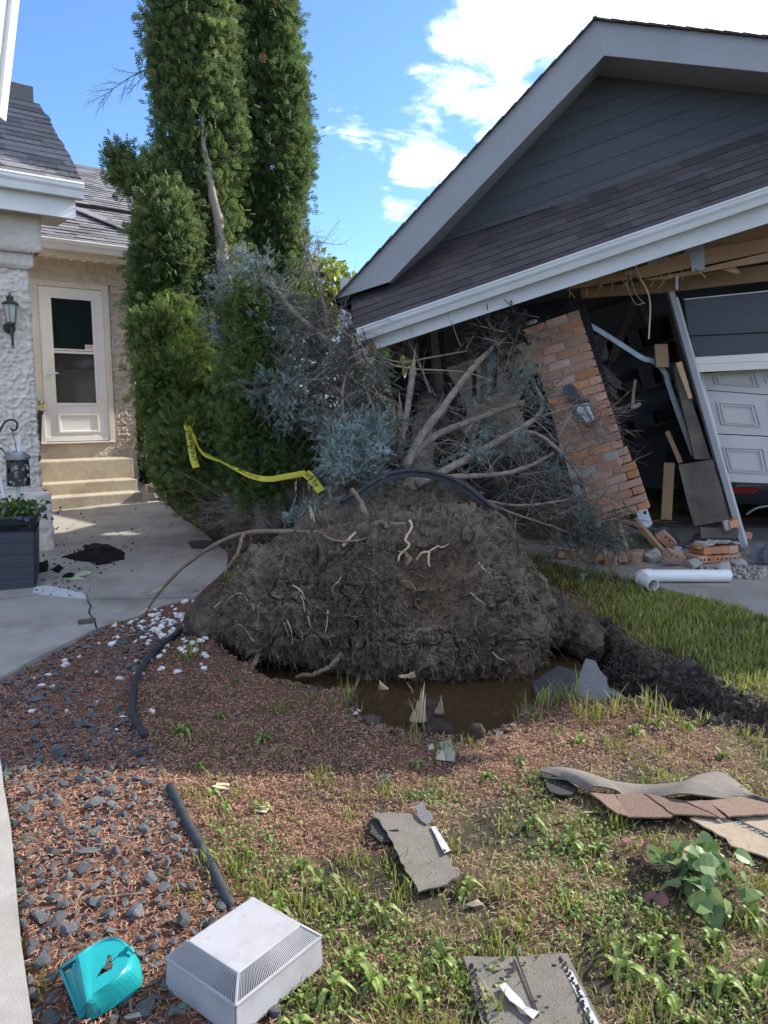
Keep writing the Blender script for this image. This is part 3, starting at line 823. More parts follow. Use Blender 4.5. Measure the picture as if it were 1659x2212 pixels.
def build_garage():
    G = thing('collapsed_garage', 'collapsed garage with a tilted brown shingle roof, dark gable and torn open brick front', 'garage', gl(.9, 1.5, -1.6) * np.array([1, 1, 0]) + np.array([0, 0, .15]))
    ax_, az_ = .92, 2.96
    pl = radians(27.3)
    eL = -GX * cos(pl) - GZ * sin(pl); eR = GX * cos(pl) - GZ * sin(pl)
    nL = -GX * sin(pl) + GZ * cos(pl); nR = GX * sin(pl) + GZ * cos(pl)
    A0 = gl(ax_, -.40, az_)
    LL = 2.96
    D = 4.3
    # roof decks
    for e, n_, ln, lab in ((eL, nL, LL, 'left'), (eR, nR, 3.75, 'right')):
        mb = MB(); mb.slab([A0 + GY * .02 - n_ * .015, A0 + e * ln + GY * .02 - n_ * .015, A0 + e * ln + GY * D - n_ * .015, A0 + GY * D - n_ * .015], -n_ * .04)
        R = obj('roof', mb, MT['dark_ply'], G)
        k = 0; s = .0
        while s < ln + .04:
            c = MB(); w = .16
            c.slab([A0 + e * (s - .02) - GY * .035 + n_ * .012, A0 + e * min(s + w, ln + .04) - GY * .035 + n_ * .004, A0 + e * min(s + w, ln + .04) + GY * (D + .03) + n_ * .004, A0 + e * (s - .02) + GY * (D + .03) + n_ * .012], -n_ * .012)
            obj('shingle_course', c, MT['brown_shingle'], R); s += .142; k += 1
        fw = .245                                                     # rake board (fascia)
        p = [A0 - GY * 0 - n_ * .0, A0 + e * ln - n_ * .0, A0 + e * (ln - .05) - GZ * fw, A0 - GZ * (fw / cos(pl))]
        if lab == 'left': p = [A0 - n_ * 0, A0 + e * ln, A0 + e * (ln - .43) - n_ * fw * .98, A0 - GZ * (fw / cos(pl))]
        F_ = MB(); F_.slab([q - GY * .0 - n_ * .002 for q in p], GY * .022)
        obj('rake_board', F_, MT['grey_trim'], G, bevel=.003)
        so = MB(); so.slab([A0 + GY * .024 - GZ * (fw / cos(pl)) * .97, A0 + GY * .024 + e * (ln - .42) - n_ * fw * .95, A0 + GY * .40 + e * (ln - .42) - n_ * fw * .95, A0 + GY * .40 - GZ * (fw / cos(pl)) * .97], n_ * .012)
        obj('rake_soffit', so, MT['grey_trim'], G)
    # gable siding, board by board
    zb = 1.42; exp_ = .15; top = az_ - .235 / cos(pl)
    backing = MB(); hw = (top - zb) / math.tan(pl)
    backing.slab([gl(ax_ - hw - .1, .02, zb), gl(ax_ + hw + .1, .02, zb), gl(ax_, .02, top + .05)], GY * .05)
    obj('gable_sheathing', backing, MT['dark_ply'], G)
    z = zb
    while z < top - .03:
        z1 = min(z + exp_ + .012, top + .04)
        a0, a1 = (top + .05 - z) / math.tan(pl), max(.0, (top + .05 - z1) / math.tan(pl))
        b = MB(); V = [gl(ax_ - a0, .004, z), gl(ax_ + a0, .004, z), gl(ax_ + a1, .011, z1), gl(ax_ - a1, .011, z1)]
        b.slab(V, GY * .006); obj('siding_board', b, MT['gable_siding'], G); z += exp_
    # pent roof across the front
    x0, x1 = -1.60, 3.6
    ya, za, yb, zb2 = -.655, 1.255, .0, 1.80
    up = unit(GY * (yb - ya) + GZ * (zb2 - za)); Lp = math.hypot(yb - ya, zb2 - za); np_ = np.cross(GX, up)
    O = gl(x0, ya, za)
    deck = MB(); deck.slab([O, O + GX * (x1 - x0), O + GX * (x1 - x0) + up * Lp, O + up * Lp], -np_ * .03)
    deck.slab([gl(x0 + .015, -.60, 1.20), gl(x0 + .015, .01, 1.72), gl(x0 + .015, .01, 1.20)], GX * .02)
    P_ = obj('roof', deck, MT['dark_ply'], G, label='brown shingled pent roof across the front')
    lay_shingles(P_, O - up * .03, GX, up, lambda r: 0, lambda r: x1 - x0, Lp + .02, .105, .24, 'brown_shingle', 'p', limit=300, seed=8)
    fl = MB(); fl.bar(gl(-1.0, -.006, 1.84), gl(.3, -.006, 1.80), .006, .022, GY); obj('flashing', fl, MT['brown_shingle'], P_)
    # gutter and fascia
    g = MB(); gutter_profile(g, gl(x0 + .035, -.60, 1.262), GX, -GY, 5.2, .115, .10); obj('gutter', g, MT['pale_trim'], G)
    g2 = MB(); gbox(g2, x0 + .035, x0 + .045, -.70, -.60, 1.155, 1.258); obj('gutter_end', g2, MT['pale_trim'], G)
    f = MB(); f.slab([gl(x0 + .10, -.598, 1.225), gl(3.6, -.598, 1.225), gl(3.6, -.598, .975), gl(1.0, -.598, 1.03), gl(x0 + .14, -.598, 1.06)], GY * .016); obj('fascia', f, MT['pale_trim'], G)
    sub = MB(); gbox(sub, x0 + .06, 3.6, -.578, -.54, 1.06, 1.20); obj('sub_fascia', sub, MT['raw_wood'], G)
    # torn fascia cover hanging from the left end
    pts = [(772, 722), (790, 770), (818, 812), (842, 850), (866, 884)]
    C_ = spline([at(u, v, 6.55 + .05 * k) for k, (u, v) in enumerate(pts)], 22)
    w = np.linspace(.10, .05, 22); rows = []
    for k in range(22):
        tw = .5 + 1.0 * sin(k * .45); dv = np.array([cos(tw) * .8, sin(tw) * .5, -.25])
        rows.append([C_[k] - dv * w[k] * .55, C_[k] + np.array([0, -.02, .005]), C_[k] + dv * w[k] * .55])
    t = MB(); t.sheet(np.array(rows)); obj('torn_fascia_cover', t, MT['pale_trim'], G)
    # timbers under the eave
    def plank(pts, y, th, nm='beam', mt='raw_wood'):
        m_ = MB(); m_.slab(gq(pts, y), GY * th); return obj(nm, m_, MT[mt], G, bevel=.003)
    plank([(330, 350), (560, 262), (1000, 120), (1640, -70), (1640, 30), (1110, 185), (720, 290), (460, 338)], .06, .045)
    plank([(640, 262), (1040, 135), (1640, 30), (1640, 104), (1040, 232), (800, 285)], .022, .04)
    plank([(770, 300), (1080, 240), (1640, 108), (1640, 165), (1080, 262), (900, 296)], .05, .045)
    plank([(420, 350), (900, 290), (1640, 190), (1640, 290), (900, 372), (430, 405)], .45, .04)
    for q, y in (([(1050, 105), (1140, 78), (1142, 235), (1068, 250)], .018), ([(800, 170), (925, 130), (928, 190), (815, 212)], .012), ([(1025, 80), (1135, 45), (1135, 125), (1025, 150)], .016)):
        m_ = MB(); m_.slab(gq(q, y), GY * .003); obj('nail_plate', m_, MT['galvanised'], G)
    m_ = MB(); m_.slab(gq([(1190, 225), (1300, 200), (1350, 255), (1330, 262)], .12), GY * .03); obj('broken_board', m_, MT['raw_wood'], G)
    m_ = MB(); m_.slab(gq([(975, 268), (1118, 250), (1118, 262), (975, 282)], .04), GY * .02); obj('broken_board', m_, MT['raw_wood'], G)
    m_ = MB(); m_.slab(gq([(973, 278), (990, 276), (988, 352), (975, 356)], .03), GY * .004); obj('strap', m_, MT['galvanised'], G)
    # interior: back wall, right wall, hanging dark panels
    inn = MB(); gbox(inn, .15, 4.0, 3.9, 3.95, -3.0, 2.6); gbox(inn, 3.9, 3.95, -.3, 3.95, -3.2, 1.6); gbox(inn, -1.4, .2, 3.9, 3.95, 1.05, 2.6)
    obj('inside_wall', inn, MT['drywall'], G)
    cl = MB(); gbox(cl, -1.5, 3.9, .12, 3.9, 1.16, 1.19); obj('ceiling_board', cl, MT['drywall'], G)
    hd = MB(); hd.slab(gq([(1025, 412), (2300, 285), (2300, 560), (1050, 622)], .22), GY * .03); obj('door_header', hd, MT['gable_siding'], G)
    hd = MB(); hd.slab(gq([(1055, 628), (2300, 568), (2300, 722), (1065, 765)], .20), GY * .03); obj('door_header', hd, MT['gable_siding'], G, bevel=.006)
    hd = MB(); hd.slab(gq([(1022, 408), (2300, 280), (2300, 288), (1024, 414)], .20), GY * .03); obj('header_trim', hd, MT['pale_trim'], G)
    for a, y in (([(1066, 748), (2300, 678), (2300, 730), (1078, 790)], .16), ([(1080, 791), (2300, 731), (2300, 776), (1092, 835)], .145)):
        hd = MB(); hd.slab(gq(a, y), GY * .04); obj('header_trim', hd, MT['cream_metal'], G, bevel=.003)
    # jamb
    jb = MB(); jb.slab(gq([(934, 368), (968, 362), (1386, 1850), (1352, 1856)], .09), GY * .09); obj('door_jamb', jb, MT['grey_trim'], G, bevel=.003)
    jb = MB(); jb.slab(gq([(972, 400), (988, 398), (1396, 1835), (1384, 1846)], .12), GY * .05); obj('jamb_stop', jb, MT['pale_trim'], G, bevel=.003)
    jb = MB(); jb.slab(gq([(975, 780), (1010, 770), (1072, 985), (1050, 990)], .11), GY * .05); obj('stud', jb, MT['raw_wood'], G, bevel=.003)
    jb = MB(); jb.slab(gq([(960, 800), (1000, 790), (1180, 1340), (1085, 1340)], .17), GY * .06); obj('stud', jb, MT['weathered_ply'], G, bevel=.003)
    jb = MB(); jb.slab(gq([(852, 672), (928, 670), (938, 805), (862, 806)], .25), GY * .06); obj('wood_block', jb, MT['raw_wood'], G, bevel=.004)
    # overhead door track
    tr = MB()
    for y_, w_ in ((.38, .035),):
        P1 = spline([gp(*z6(a, b), y_) for a, b in ((385, 508), (560, 610), (770, 745), (830, 765), (882, 800), (918, 850), (932, 905), (985, 1060), (1040, 1210), (1078, 1312))], 50)
        rows = []
        for k in range(50):
            t_ = unit(P1[min(k + 1, 49)] - P1[max(k - 1, 0)]); s_ = np.cross(t_, GY)
            rows.append([P1[k] + s_ * .026 - GY * .012, P1[k] + s_ * .02, P1[k] - s_ * .02, P1[k] - s_ * .026 - GY * .014])
        tr.sheet(np.array(rows))
    obj('door_track', tr, MT['galvanised'], G)
    r_ = MB(); r_.lathe(gp(*z6(975, 915), .33), [(.03, 0), (.036, .02), (.036, .07), (.018, .075), (.018, .11)], 12, GX); r_.slab(gq([(1000, 890), (1025, 886), (1030, 932), (1005, 938)], .30), GY * .006); r_.lathe(gp(*z6(608, 1100), .15), [(.035, 0), (.04, .01), (.04, .03), (.012, .034)], 12, -GY)
    obj('track_roller', r_, MT['galvanised'], G)
    # garage door in three panelled sections
    secs = [[(1125, 842), (2250, 745), (2250, 1020), (1142, 936)], [(1145, 940), (2250, 1024), (2250, 1242), (1196, 1189)], [(1198, 1194), (2250, 1247), (2250, 1508), (1284, 1472)]]
    pans = [[(1188, 855), (1440, 838), (1468, 922), (1205, 905)], [(1212, 1008), (1440, 1020), (1476, 1152), (1240, 1135)], [(1242, 1268), (1490, 1276), (1520, 1425), (1282, 1412)]]
    for sct, pn in zip(secs, pans):
        m_ = MB(); m_.slab(gq(sct, .34), GY * .04); S_ = obj('door_section', m_, MT['garage_door'], G, bevel=.004)
        for k, q in enumerate((pn, [(a + 300, b - 6) for a, b in pn], [(a + 600, b - 12) for a, b in pn])):
            c = np.mean(q, 0)
            for sc_, y0, y1 in ((1.0, .325, .341), (.82, .318, .326)):
                ring = [tuple(c + (np.array(p) - c) * sc_) for p in q]; ring2 = [tuple(c + (np.array(p) - c) * (sc_ - .08)) for p in q]
                m2 = MB()
                for i in range(4): m2.slab(gq([ring[i], ring[(i + 1) % 4], ring2[(i + 1) % 4], ring2[i]], y0), GY * (y1 - y0))
                obj('panel_moulding', m2, MT['garage_door'], S_)
    m_ = MB(); m_.slab(gq([(1116, 838), (1126, 838), (1290, 1476), (1280, 1478)], .33), GY * .05); obj('door_edge', m_, MT['white_metal'], G)
    m_ = MB(); m_.slab(gq([(1280, 1474), (2250, 1510), (2250, 1518), (1282, 1482)], .33), GY * .05); obj('door_edge', m_, MT['rubber'], G)
    # soaked sheathing board and sill under the jamb
    sh = []
    for k, (a, b) in enumerate(zip([(990, 1372), (1010, 1460), (1035, 1560), (1060, 1660), (1085, 1724)], [(1186, 1342), (1205, 1400), (1235, 1500), (1265, 1600), (1292, 1695)])):
        sh.append([gp(*z6(a[0] + (b[0] - a[0]) * t + 4 * sin(k * 3 + t * 7), a[1] + (b[1] - a[1]) * t), .06 + .035 * sin(t * 3.1 + k * .5)) for t in np.linspace(0, 1, 9)])
    sh = np.array(sh); m_ = MB(); m_.sheet(sh); m_.sheet(sh + GY * .012); obj('wall_sheathing', m_, MT['weathered_ply'], G)
    m_ = MB(); m_.slab(gq([(1115, 1735), (1342, 1742), (1336, 1802), (1122, 1798)], .08), GY * .06); obj('sill_board', m_, MT['weathered_ply'], G, bevel=.004)
    # torn felt and sheathing left of the pier, one dark sheet added as shade
    for q, Y, mt in (([(903, 690), (952, 672), (966, 800), (1010, 880), (1000, 960), (940, 975), (890, 930), (868, 860), (880, 800), (906, 772)], 7.6, 'black_felt'),
                     ([(1090, 700), (1130, 660), (1240, 640), (1240, 760), (1165, 720), (1128, 705)], 7.3, 'black_felt'),
                     ([(1118, 872), (1150, 810), (1170, 800), (1215, 930), (1200, 1000), (1150, 950)], 7.4, 'black_felt'),
                     ([(1030, 985), (1130, 975), (1250, 990), (1250, 1075), (1120, 1085), (1030, 1060)], 7.35, 'black_felt'),  # the added sheet: dark cover over sunlit floor, standing in for shade
                     ([(838, 800), (866, 790), (890, 880), (905, 990), (870, 960)], 7.9, 'dark_ply')):
        m_ = MB(); m_.slab([at(u, v, Y + .1 * sin(i)) for i, (u, v) in enumerate(q)], (0, .015, 0)); obj('felt_or_shade_sheet', m_, MT[mt], G)
    for (a, b, w_) in (((880, 700), (845, 790), .045), ((930, 690), (960, 930), .04), ((1108, 668), (1148, 740), .05)):
        m_ = MB(); m_.bar(at(*a, 7.4), at(*b, 7.5), w_, .09); obj('stud', m_, MT['weathered_ply'], G)
    m_ = MB(); m_.slab([at(866, 985, 7.0), at(905, 1010, 7.0), at(962, 972, 7.1), at(935, 925, 7.1)], (0, .012, 0)); obj('torn_board', m_, MT['gable_siding'], G)
    st = MB()
    a, b = at(984, 724, 6.9), at(1080, 662, 7.0)
    st.bar(a, b, .004, .03, (0, 1, 0)); ob = obj('perforated_strap', st, MT['black_metal'], G)
    hs = MB()
    for k in range(15):
        c = a + (b - a) * ((k + .5) / 15) - np.array([0, .004, 0]); hs.lathe(c, [(.006, 0), (.006, .002)], 8, (0, 1, 0))
    obj('strap_hole', hs, MT['pale_trim'], ob)
    # cables
    for nm, pts, y, r_, mt in (('cable', [(735, 200), (760, 270), (812, 372), (826, 450), (822, 560), (818, 640)], -.02, .007, 'ivory_cable'), ('wire', [(688, 215), (686, 300), (712, 385), (745, 440), (790, 432)], -.01, .0022, 'pale_trim'),
                               ('wire', [(708, 208), (716, 290), (740, 370), (775, 420), (800, 436)], -.012, .0022, 'pale_trim')):
        m_ = MB(); m_.tube(spline([gp(*z6(a, b), y) for a, b in pts], 30), r_, 6); obj(nm, m_, MT[mt], G)
    for pts in ([(792, 745, 6.6), (830, 772, 6.7), (870, 782, 6.8), (930, 772, 6.9), (1010, 758, 7.0)], [(790, 748, 6.6), (840, 785, 6.7), (900, 797, 6.8), (960, 800, 6.9), (1010, 805, 7.0), (1060, 822, 7.0)]):
        m_ = MB(); m_.tube(spline([at(*p) for p in pts], 30), .007, 6); obj('cable', m_, MT['ivory_cable'], G)
    sh = MB()
    for z_ in (-.55, -.05, .45): gbox(sh, .45, 1.7, 3.45, 3.88, z_, z_ + .025)
    gbox(sh, .42, .46, 3.45, 3.88, -1.6, .8); gbox(sh, 1.70, 1.74, 3.45, 3.88, -1.6, .8); obj('shelf', sh, MT['weathered_ply'], G)
    q = random.Random(4)
    for z_ in (-.525, -.025, .475):
        x_ = .5
        while x_ < 1.55:
            w_ = q.uniform(.12, .3); c_ = MB(); gbox(c_, x_, x_ + w_, 3.5, 3.8, z_ + .001, z_ + q.uniform(.12, .34)); obj('stored_box', c_, MT[q.choice(('weathered_ply', 'black_felt', 'gable_siding', 'rubble_concrete'))], G, bevel=.008); x_ += w_ + q.uniform(.02, .1)
    for k in range(9):                                      # snapped framing hanging in the dark
        a_ = gl(q.uniform(.2, 1.2), q.uniform(.5, 2.5), q.uniform(.3, 1.1)); b_ = a_ + GX * q.uniform(-.3, .5) + GY * q.uniform(-.2, .3) - ZU * q.uniform(.25, .7)
        c_ = MB(); c_.bar(a_, b_, .038, .085); c_.bar(b_, b_ + (b_ - a_) * .12, .012, .03); c_.bar(b_ + GX * .01, b_ + (b_ - a_) * .2 + GX * .012, .010, .012); obj('snapped_stud', c_, MT['weathered_ply'], G)
    for k in range(16):
        u_ = q.uniform(340, 1150); v_ = 345 - (u_ - 340) * .17 + q.uniform(-8, 14); a_ = gp(*z6(u_, v_), q.uniform(.0, .12)); c_ = MB(); c_.bar(a_, a_ + GX * q.uniform(-.10, .10) - ZU * q.uniform(.03, .11), .006, .010); obj('splinter', c_, MT['raw_wood'], G)
    # white door-bracket glimpsed inside
    m_ = MB(); m_.slab(gq([(735, 872), (748, 882), (738, 950), (735, 1020), (768, 1008), (776, 1022), (748, 1045), (716, 1046), (722, 960)], .9), GY * .03); obj('bracket', m_, MT['ivory_cable'], G)
    # garage brick pier: bricks in running bond, the lower third sheared
    yaw = radians(-14)
    px = np.array([cos(yaw), sin(yaw), 0]); py = np.array([-sin(yaw), cos(yaw), 0])
    PX = GX * px[0] + GY * px[1]; PY = GX * py[0] + GY * py[1]
    PR0 = np.column_stack([PX, PY, GZ])
    wd = .49
    core = MB(); pier = obj('brick_pier', core.box(gl(.0, .048, .02) + PX * .022 + PY * .004, (wd - .03, .074, 1.70), PR0.T), MT['mortar'], G)
    for c in range(25):
        z = .86 - c * .0745
        lean = .0 + (.86 - z) * .045
        for part_, (sx, rz_) in ((0, (0, 0)),):
            low = c >= 19; mid = c in (17, 18)
            dx = lean + (.048 if low else 0) + (.022 if mid else 0)
            tip = radians(-3.5) if low else (radians(-1.5) if mid else 0)
            Rt = rot_axis(PY, tip)
            seq = [('full', .19), ('full', .19), ('bat', .09)] if c % 2 == 0 else [('half', .09), ('full', .19), ('full', .168)]
            if c % 2: seq = [('half', .09), ('full', .19), ('full', .19)]
            s = -.235 if c % 2 == 0 else -.235
            for i, (kd, L_) in enumerate(seq):
                if c == 18 and i == 0: s += L_ + .01; continue
                if s + L_ > wd / 2 + .012: kd, L_ = ('bat', .09) if wd / 2 - s < .1 else (kd, L_)
                jit = random.Random(c * 10 + i)
                T = gl(0, .045, z) + PX * (s + L_ / 2 + dx) + GZ * ((s - 0) * -math.tan(tip)) + PY * (jit.uniform(-.002, .003) + (.02 if mid and i == 2 else 0))
                R = Rt @ PR0 @ np.array(Matrix.Rotation(jit.uniform(-.008, .008), 3, 'Z'))
                place('brick', jit.choice(BRICKS[kd][1]), mat4(R, T), pier); s += L_ + .010
    bk = MB(); bk.box(gl(.05, .12, -.02) + PX * .02, (wd + .05, .02, 1.9), PR0.T); obj('felt_backing', bk, MT['black_felt'], pier)
    cp = MB(); cp.lathe(gl(-.16, .04, .905), [(.045, 0), (.06, .015), (.05, .035), (.02, .04)], 9, GZ); obj('mortar_lump', cp, MT['mortar'], pier)
    # aluminium plank leaning behind the pier
    q = gq([(690, 1325), (706, 1320), (838, 1716), (826, 1735), (770, 1742), (752, 1640)], .17)
    q = gq([(600, 1120), (622, 1110), (840, 1712), (822, 1734), (772, 1740)], .17)
    m_ = MB(); m_.slab(q, GY * .012); lad = obj('metal_plank', m_, MT['bare_aluminium'], G)
    for (a, b) in ((736, 1490), (796, 1650)):
        m2 = MB(); m2.slab(gq([(a - 9, b - 8), (a + 7, b - 12), (a + 9, b + 7), (a - 7, b + 11)], .166), GY * .003); obj('slot', m2, MT['ink'], lad)
    return G
GARAGE = build_garage()

def wall_lamp_broken():
    """black coach lamp hanging askew on the brick pier"""
    yaw = radians(-14)
    PX = GX * cos(yaw) + GY * sin(yaw); PY = -GX * sin(yaw) + GY * cos(yaw)
    c = gp(*z6(372, 958), -.045)
    ax = unit(gp(*z6(398, 998), -.05) - c)
    T = thing('wall_lantern', 'black coach lamp hanging broken from the leaning brick pier', 'wall lamp', c)
    side = unit(np.cross(ax, PY)); mb = MB()
    prof = [(.056 * cos(a) + 0, .056 * sin(a)) for a in np.linspace(0, 2 * pi, 20, endpoint=False)]
    pts = [c + side * x + ax * (y + (.035 if y > 0 else -.035)) for x, y in prof]
    mb.slab(pts, -PY * .03); bp = obj('back_plate', mb, MT['lamp_black'], T, bevel=.006)
    d = unit(gp(*z6(455, 1090), -.15) - gp(*z6(395, 1000), -.08))
    o = gp(*z6(398, 1000), -.11)
    arm = MB(); arm.tube([c + ax * .05 - PY * .02, c + ax * .075 - PY * .05, o], .014, 8); obj('arm', arm, MT['lamp_black'], T)
    hood = MB()
    def ring(m, h0, r0, h1, r1, n=6, cap=True):
        m.lathe(o + d * h0, [(r0, 0), (r1, h1 - h0)], n, d); return m
    hood.lathe(o, [(.015, -.02), (.038, 0), (.06, .02), (.094, .055), (.098, .07), (.080, .075)], 6, d); obj('hood', hood, MT['lamp_black'], T)
    gls = MB(); gls.lathe(o, [(.074, .078), (.044, .25)], 6, d); obj('glass', gls, MT['frosted_glass'], T)  # pale glass puts the bright highlight into the colour
    x = unit(np.cross(d, (0.3, 1, .2))); y = np.cross(d, x)
    fr = MB()
    for k in range(6):
        a = k * pi / 3; rr = x * cos(a) + y * sin(a)
        fr.bar(o + d * .075 + rr * .078, o + d * .252 + rr * .047, .008, .008)
    fr.lathe(o, [(.050, .248), (.053, .258), (.036, .268), (.014, .285)], 6, d); obj('cage', fr, MT['lamp_black'], T)
    rf = MB(); rr = x * cos(2.1) + y * sin(2.1); rs = unit(np.cross(d, rr))
    return T
wall_lamp_broken()

def build_car():
    """dark car parked inside, only its tail shows under the door"""
    O = np.array([4.33, 7.75, .21]); yw = radians(-9)
    ex = np.array([cos(yw), sin(yw), 0]); ey = np.array([-sin(yw), cos(yw), 0])
    def P(x, y, z): return O + ex * x + ey * y + ZU * z
    T = thing('parked_car', 'dark car with a red tail lamp showing beneath the half open panelled garage door', 'car', O)
    prof = [(0, .32), (-.02, .45), (-.03, .62), (.02, .72), (.06, .90), (.22, 1.10), (.62, 1.42), (1.3, 1.50), (2.2, 1.44), (3.0, 1.05), (4.2, .86), (4.45, .6), (4.4, .3)]
    sec = [(-.91, .0), (-.93, .2), (-.90, .45), (-.78, .85), (-.4, 1.0), (.4, 1.0), (.78, .85), (.90, .45), (.93, .2), (.91, 0)]
    rows = []
    for y, zt in prof:
        z0 = .30
        rows.append([P(x * (1 if zt < 1.0 else 1 - .16 * h ** 2) * (1 if abs(y - 2.2) < 2 else .92), y + (.10 * (1 - abs(x)) * -1 if y < .1 else 0), z0 + (zt - z0) * h if zt > z0 else zt) for x, h in sec])
    mb = MB(); mb.sheet(np.array(rows)); mb.F = [f[:, ::-1] for f in mb.F]; obj('body', mb, MT['car_paint'], T, smooth_shade=True)
    bl = MB()
    for k in range(1): bl.box(P(0, .04, .40), (1.62, .12, .22), np.array([ex, ey, ZU]))
    obj('bumper', bl, MT['car_paint'], T, bevel=.03)
    tr = MB(); tr.tube(spline([P(-.62, -.06, .20), P(-.5, -.08, .28), P(-.2, -.09, .31), P(.2, -.09, .31), P(.5, -.08, .28), P(.62, -.06, .20)], 20), .014, 6); obj('exhaust_trim', tr, MT['galvanised'], T)
    for sx in (-1, 1):
        t = MB(); t.slab([P(sx * .88, -.05, .415), P(sx * .86, -.06, .475), P(sx * .52, -.11, .475), P(sx * .58, -.11, .425)], ey * .06); obj('tail_light', t, MT['tail_red'], T, bevel=.006)
    for sx in (-1, 1):
        for y in (.8, 3.5):
            w = MB(); w.lathe(P(sx * .78, y, .33), [(.20, -.10), (.32, -.09), (.33, 0), (.32, .09), (.20, .10)], 22, ex); wh = obj('wheel', w, MT['rubber'], T)
            r = MB(); r.lathe(P(sx * .78, y, .33), [(.19, -.105), (.19, .105)], 16, ex); obj('rim', r, MT['galvanised'], wh)
    rw = MB(); rw.slab([P(-.62, .14, 1.02), P(.62, .14, 1.02), P(.52, .54, 1.38), P(-.52, .54, 1.38)], np.array([0, -.01, .01])); obj('rear_window', rw, MT['glass_dark'], T)
build_car()
# ------------------------------------------------------------------ uprooted blue spruce: root plate, roots, limbs, twigs, needles
def build_spruce():
    T = thing('uprooted_spruce_tree', 'uprooted blue spruce, its black root plate raised over a water filled pit', 'tree', (0.05, 4.9, .0))
    outline = [(424, 1362), (450, 1326), (490, 1278), (514, 1236), (545, 1196), (592, 1174), (636, 1150), (668, 1116), (692, 1076), (742, 1058), (790, 1046), (840, 1034), (905, 1026), (965, 1030),
               (1010, 1056), (1034, 1096), (1072, 1122), (1106, 1154), (1132, 1196), (1158, 1224), (1186, 1264), (1206, 1302), (1212, 1346), (1204, 1402), (1192, 1452), (1150, 1478), (1096, 1486), (1030, 1494), (960, 1484),
               (905, 1464), (860, 1462), (806, 1482), (744, 1476), (690, 1452), (640, 1436), (580, 1424), (520, 1404), (462, 1384)]
    oc = np.array(outline + outline[:1], float)
    seg = np.linalg.norm(np.diff(oc, axis=0), axis=1); cum = np.concatenate([[0], np.cumsum(seg)])
    NA, NT = 620, 150
    tt = np.linspace(0, cum[-1], NA, endpoint=False)
    ou = np.interp(tt, cum, oc[:, 0]); ov = np.interp(tt, cum, oc[:, 1])
    c = np.array([830, 1290.])
    def depthY(u, v):
        Y = np.interp(v, [1030, 1075, 1108, 1134, 1170, 1250, 1350, 1430, 1500], [5.62, 5.50, 5.30, 4.84, 4.62, 4.46, 4.34, 4.30, 4.34])
        return Y + .20 * (np.abs(u - 830) / 400) ** 4
    ts = np.concatenate([np.linspace(0.0, 1, 112) ** .75, np.linspace(1.0, 1.0, 38)])
    back = np.concatenate([np.zeros(112), np.linspace(.02, 1.0, 38)])
    G = np.zeros((NT, NA, 3)); CC = np.zeros((NT, NA, 3))
    for i, (t, b) in enumerate(zip(ts, back)):
        k = t * (1 - .35 * b ** 1.5) * .955
        u = c[0] + (ou - c[0]) * k; v = c[1] + (ov - c[1]) * k
        Y = depthY(u, v) + .16 * smooth(.8, 1, t) + b * .8
        d = FW + np.outer((u - 829.5) / 1660, [1, 0, 0]) + np.outer((1106 - v) / 1660, UP)
        G[i] = CAM + d * (Y / d[:, 1])[:, None]
        G[i][:, 2] = np.maximum(G[i][:, 2] - .25 * b * (v > 1350), -.3)
    # normals and relief
    du = np.roll(G, -1, 1) - np.roll(G, 1, 1); dv = np.gradient(G, axis=0)
    Nn = unit(np.cross(du, dv)).reshape(-1, 3); P = G.reshape(-1, 3)
    fl = np.sign(Nn @ np.array([0, -1, 0.2])); 
    if np.median(fl[:NA * 100]) < 0: Nn = -Nn
    uu = np.repeat(ts, NA)
    hole = np.exp(-(((P[:, 0] - at(935, 1255, 4.55)[0]) / .21) ** 4 + ((P[:, 2] - at(935, 1255, 4.55)[2]) / .19) ** 4))
    q = P * np.array([1, 1, 1.0])
    big = fbm(q * 3.2 + 5, 3) - .5
    cl = ridged(q * 9 + 11, 3) - .55
    cl2 = ridged(q * 26 + 3, 3) - .5
    crack = -np.clip(1 - np.abs(fbm(q * 3.7 + 31, 3) - .5) / .018, 0, 1)
    fine = fbm(q * 80, 2) - .5
    low = smooth(-.05, .25, P[:, 2])
    amp = (1 - .82 * hole) * np.minimum(1, uu * 8 + .2)
    P2 = P + Nn * (.17 * big + .10 * (ridged(q * 3.1 + 60, 2) - .5) * smooth(.3, .9, uu) + amp * (.095 * cl + .055 * cl2 + .022 * fine + .045 * crack) - .19 * hole)[:, None]
    P2[:, 1] += .16 * np.clip(.28 - P[:, 2], 0, 1) * 1.2
    tone = (.75 + .6 * fbm(q * 4 + 70, 3) + .5 * np.clip(cl2, -.3, .5))
    brown = np.clip(hole * .8 + smooth(.55, .7, fbm(q * 2.5 + 90, 3)) * .4, 0, 1)
    dark = smooth(.22, -.05, P[:, 2]) * .0
    C = tone[:, None] * (np.array([1.38, 1.28, 1.15]) * (1 - brown[:, None]) + np.array([1.7, 1.3, .98]) * brown[:, None]) * (1 - dark[:, None])
    mb = MB()
    i = np.arange(NT * NA).reshape(NT, NA)
    F = np.stack([i[:-1], np.roll(i, -1, 1)[:-1], np.roll(i, -1, 1)[1:], i[1:]], -1).reshape(-1, 4)
    mb.add(P2, F, C)
    mb.add(P2[i[-1]], np.array([list(range(NA))]), C[i[-1]])
    root_ball = obj('root_plate', mb, MT['soil'], T)
    surf = P2.reshape(NT, NA, 3); nsurf = Nn.reshape(NT, NA, 3)
    def on(u, v, out=.02):
        """point on the root plate seen at a reading"""
        d = CAM + unit(ray(u, v)) * 0
        rd = unit(ray(u, v)); w = surf[:115].reshape(-1, 3) - CAM
        along = w @ rd; off = np.linalg.norm(w - along[:, None] * rd, axis=1)
        k = np.argmin(off + .05 * along); return CAM + rd * (along[k] - out)
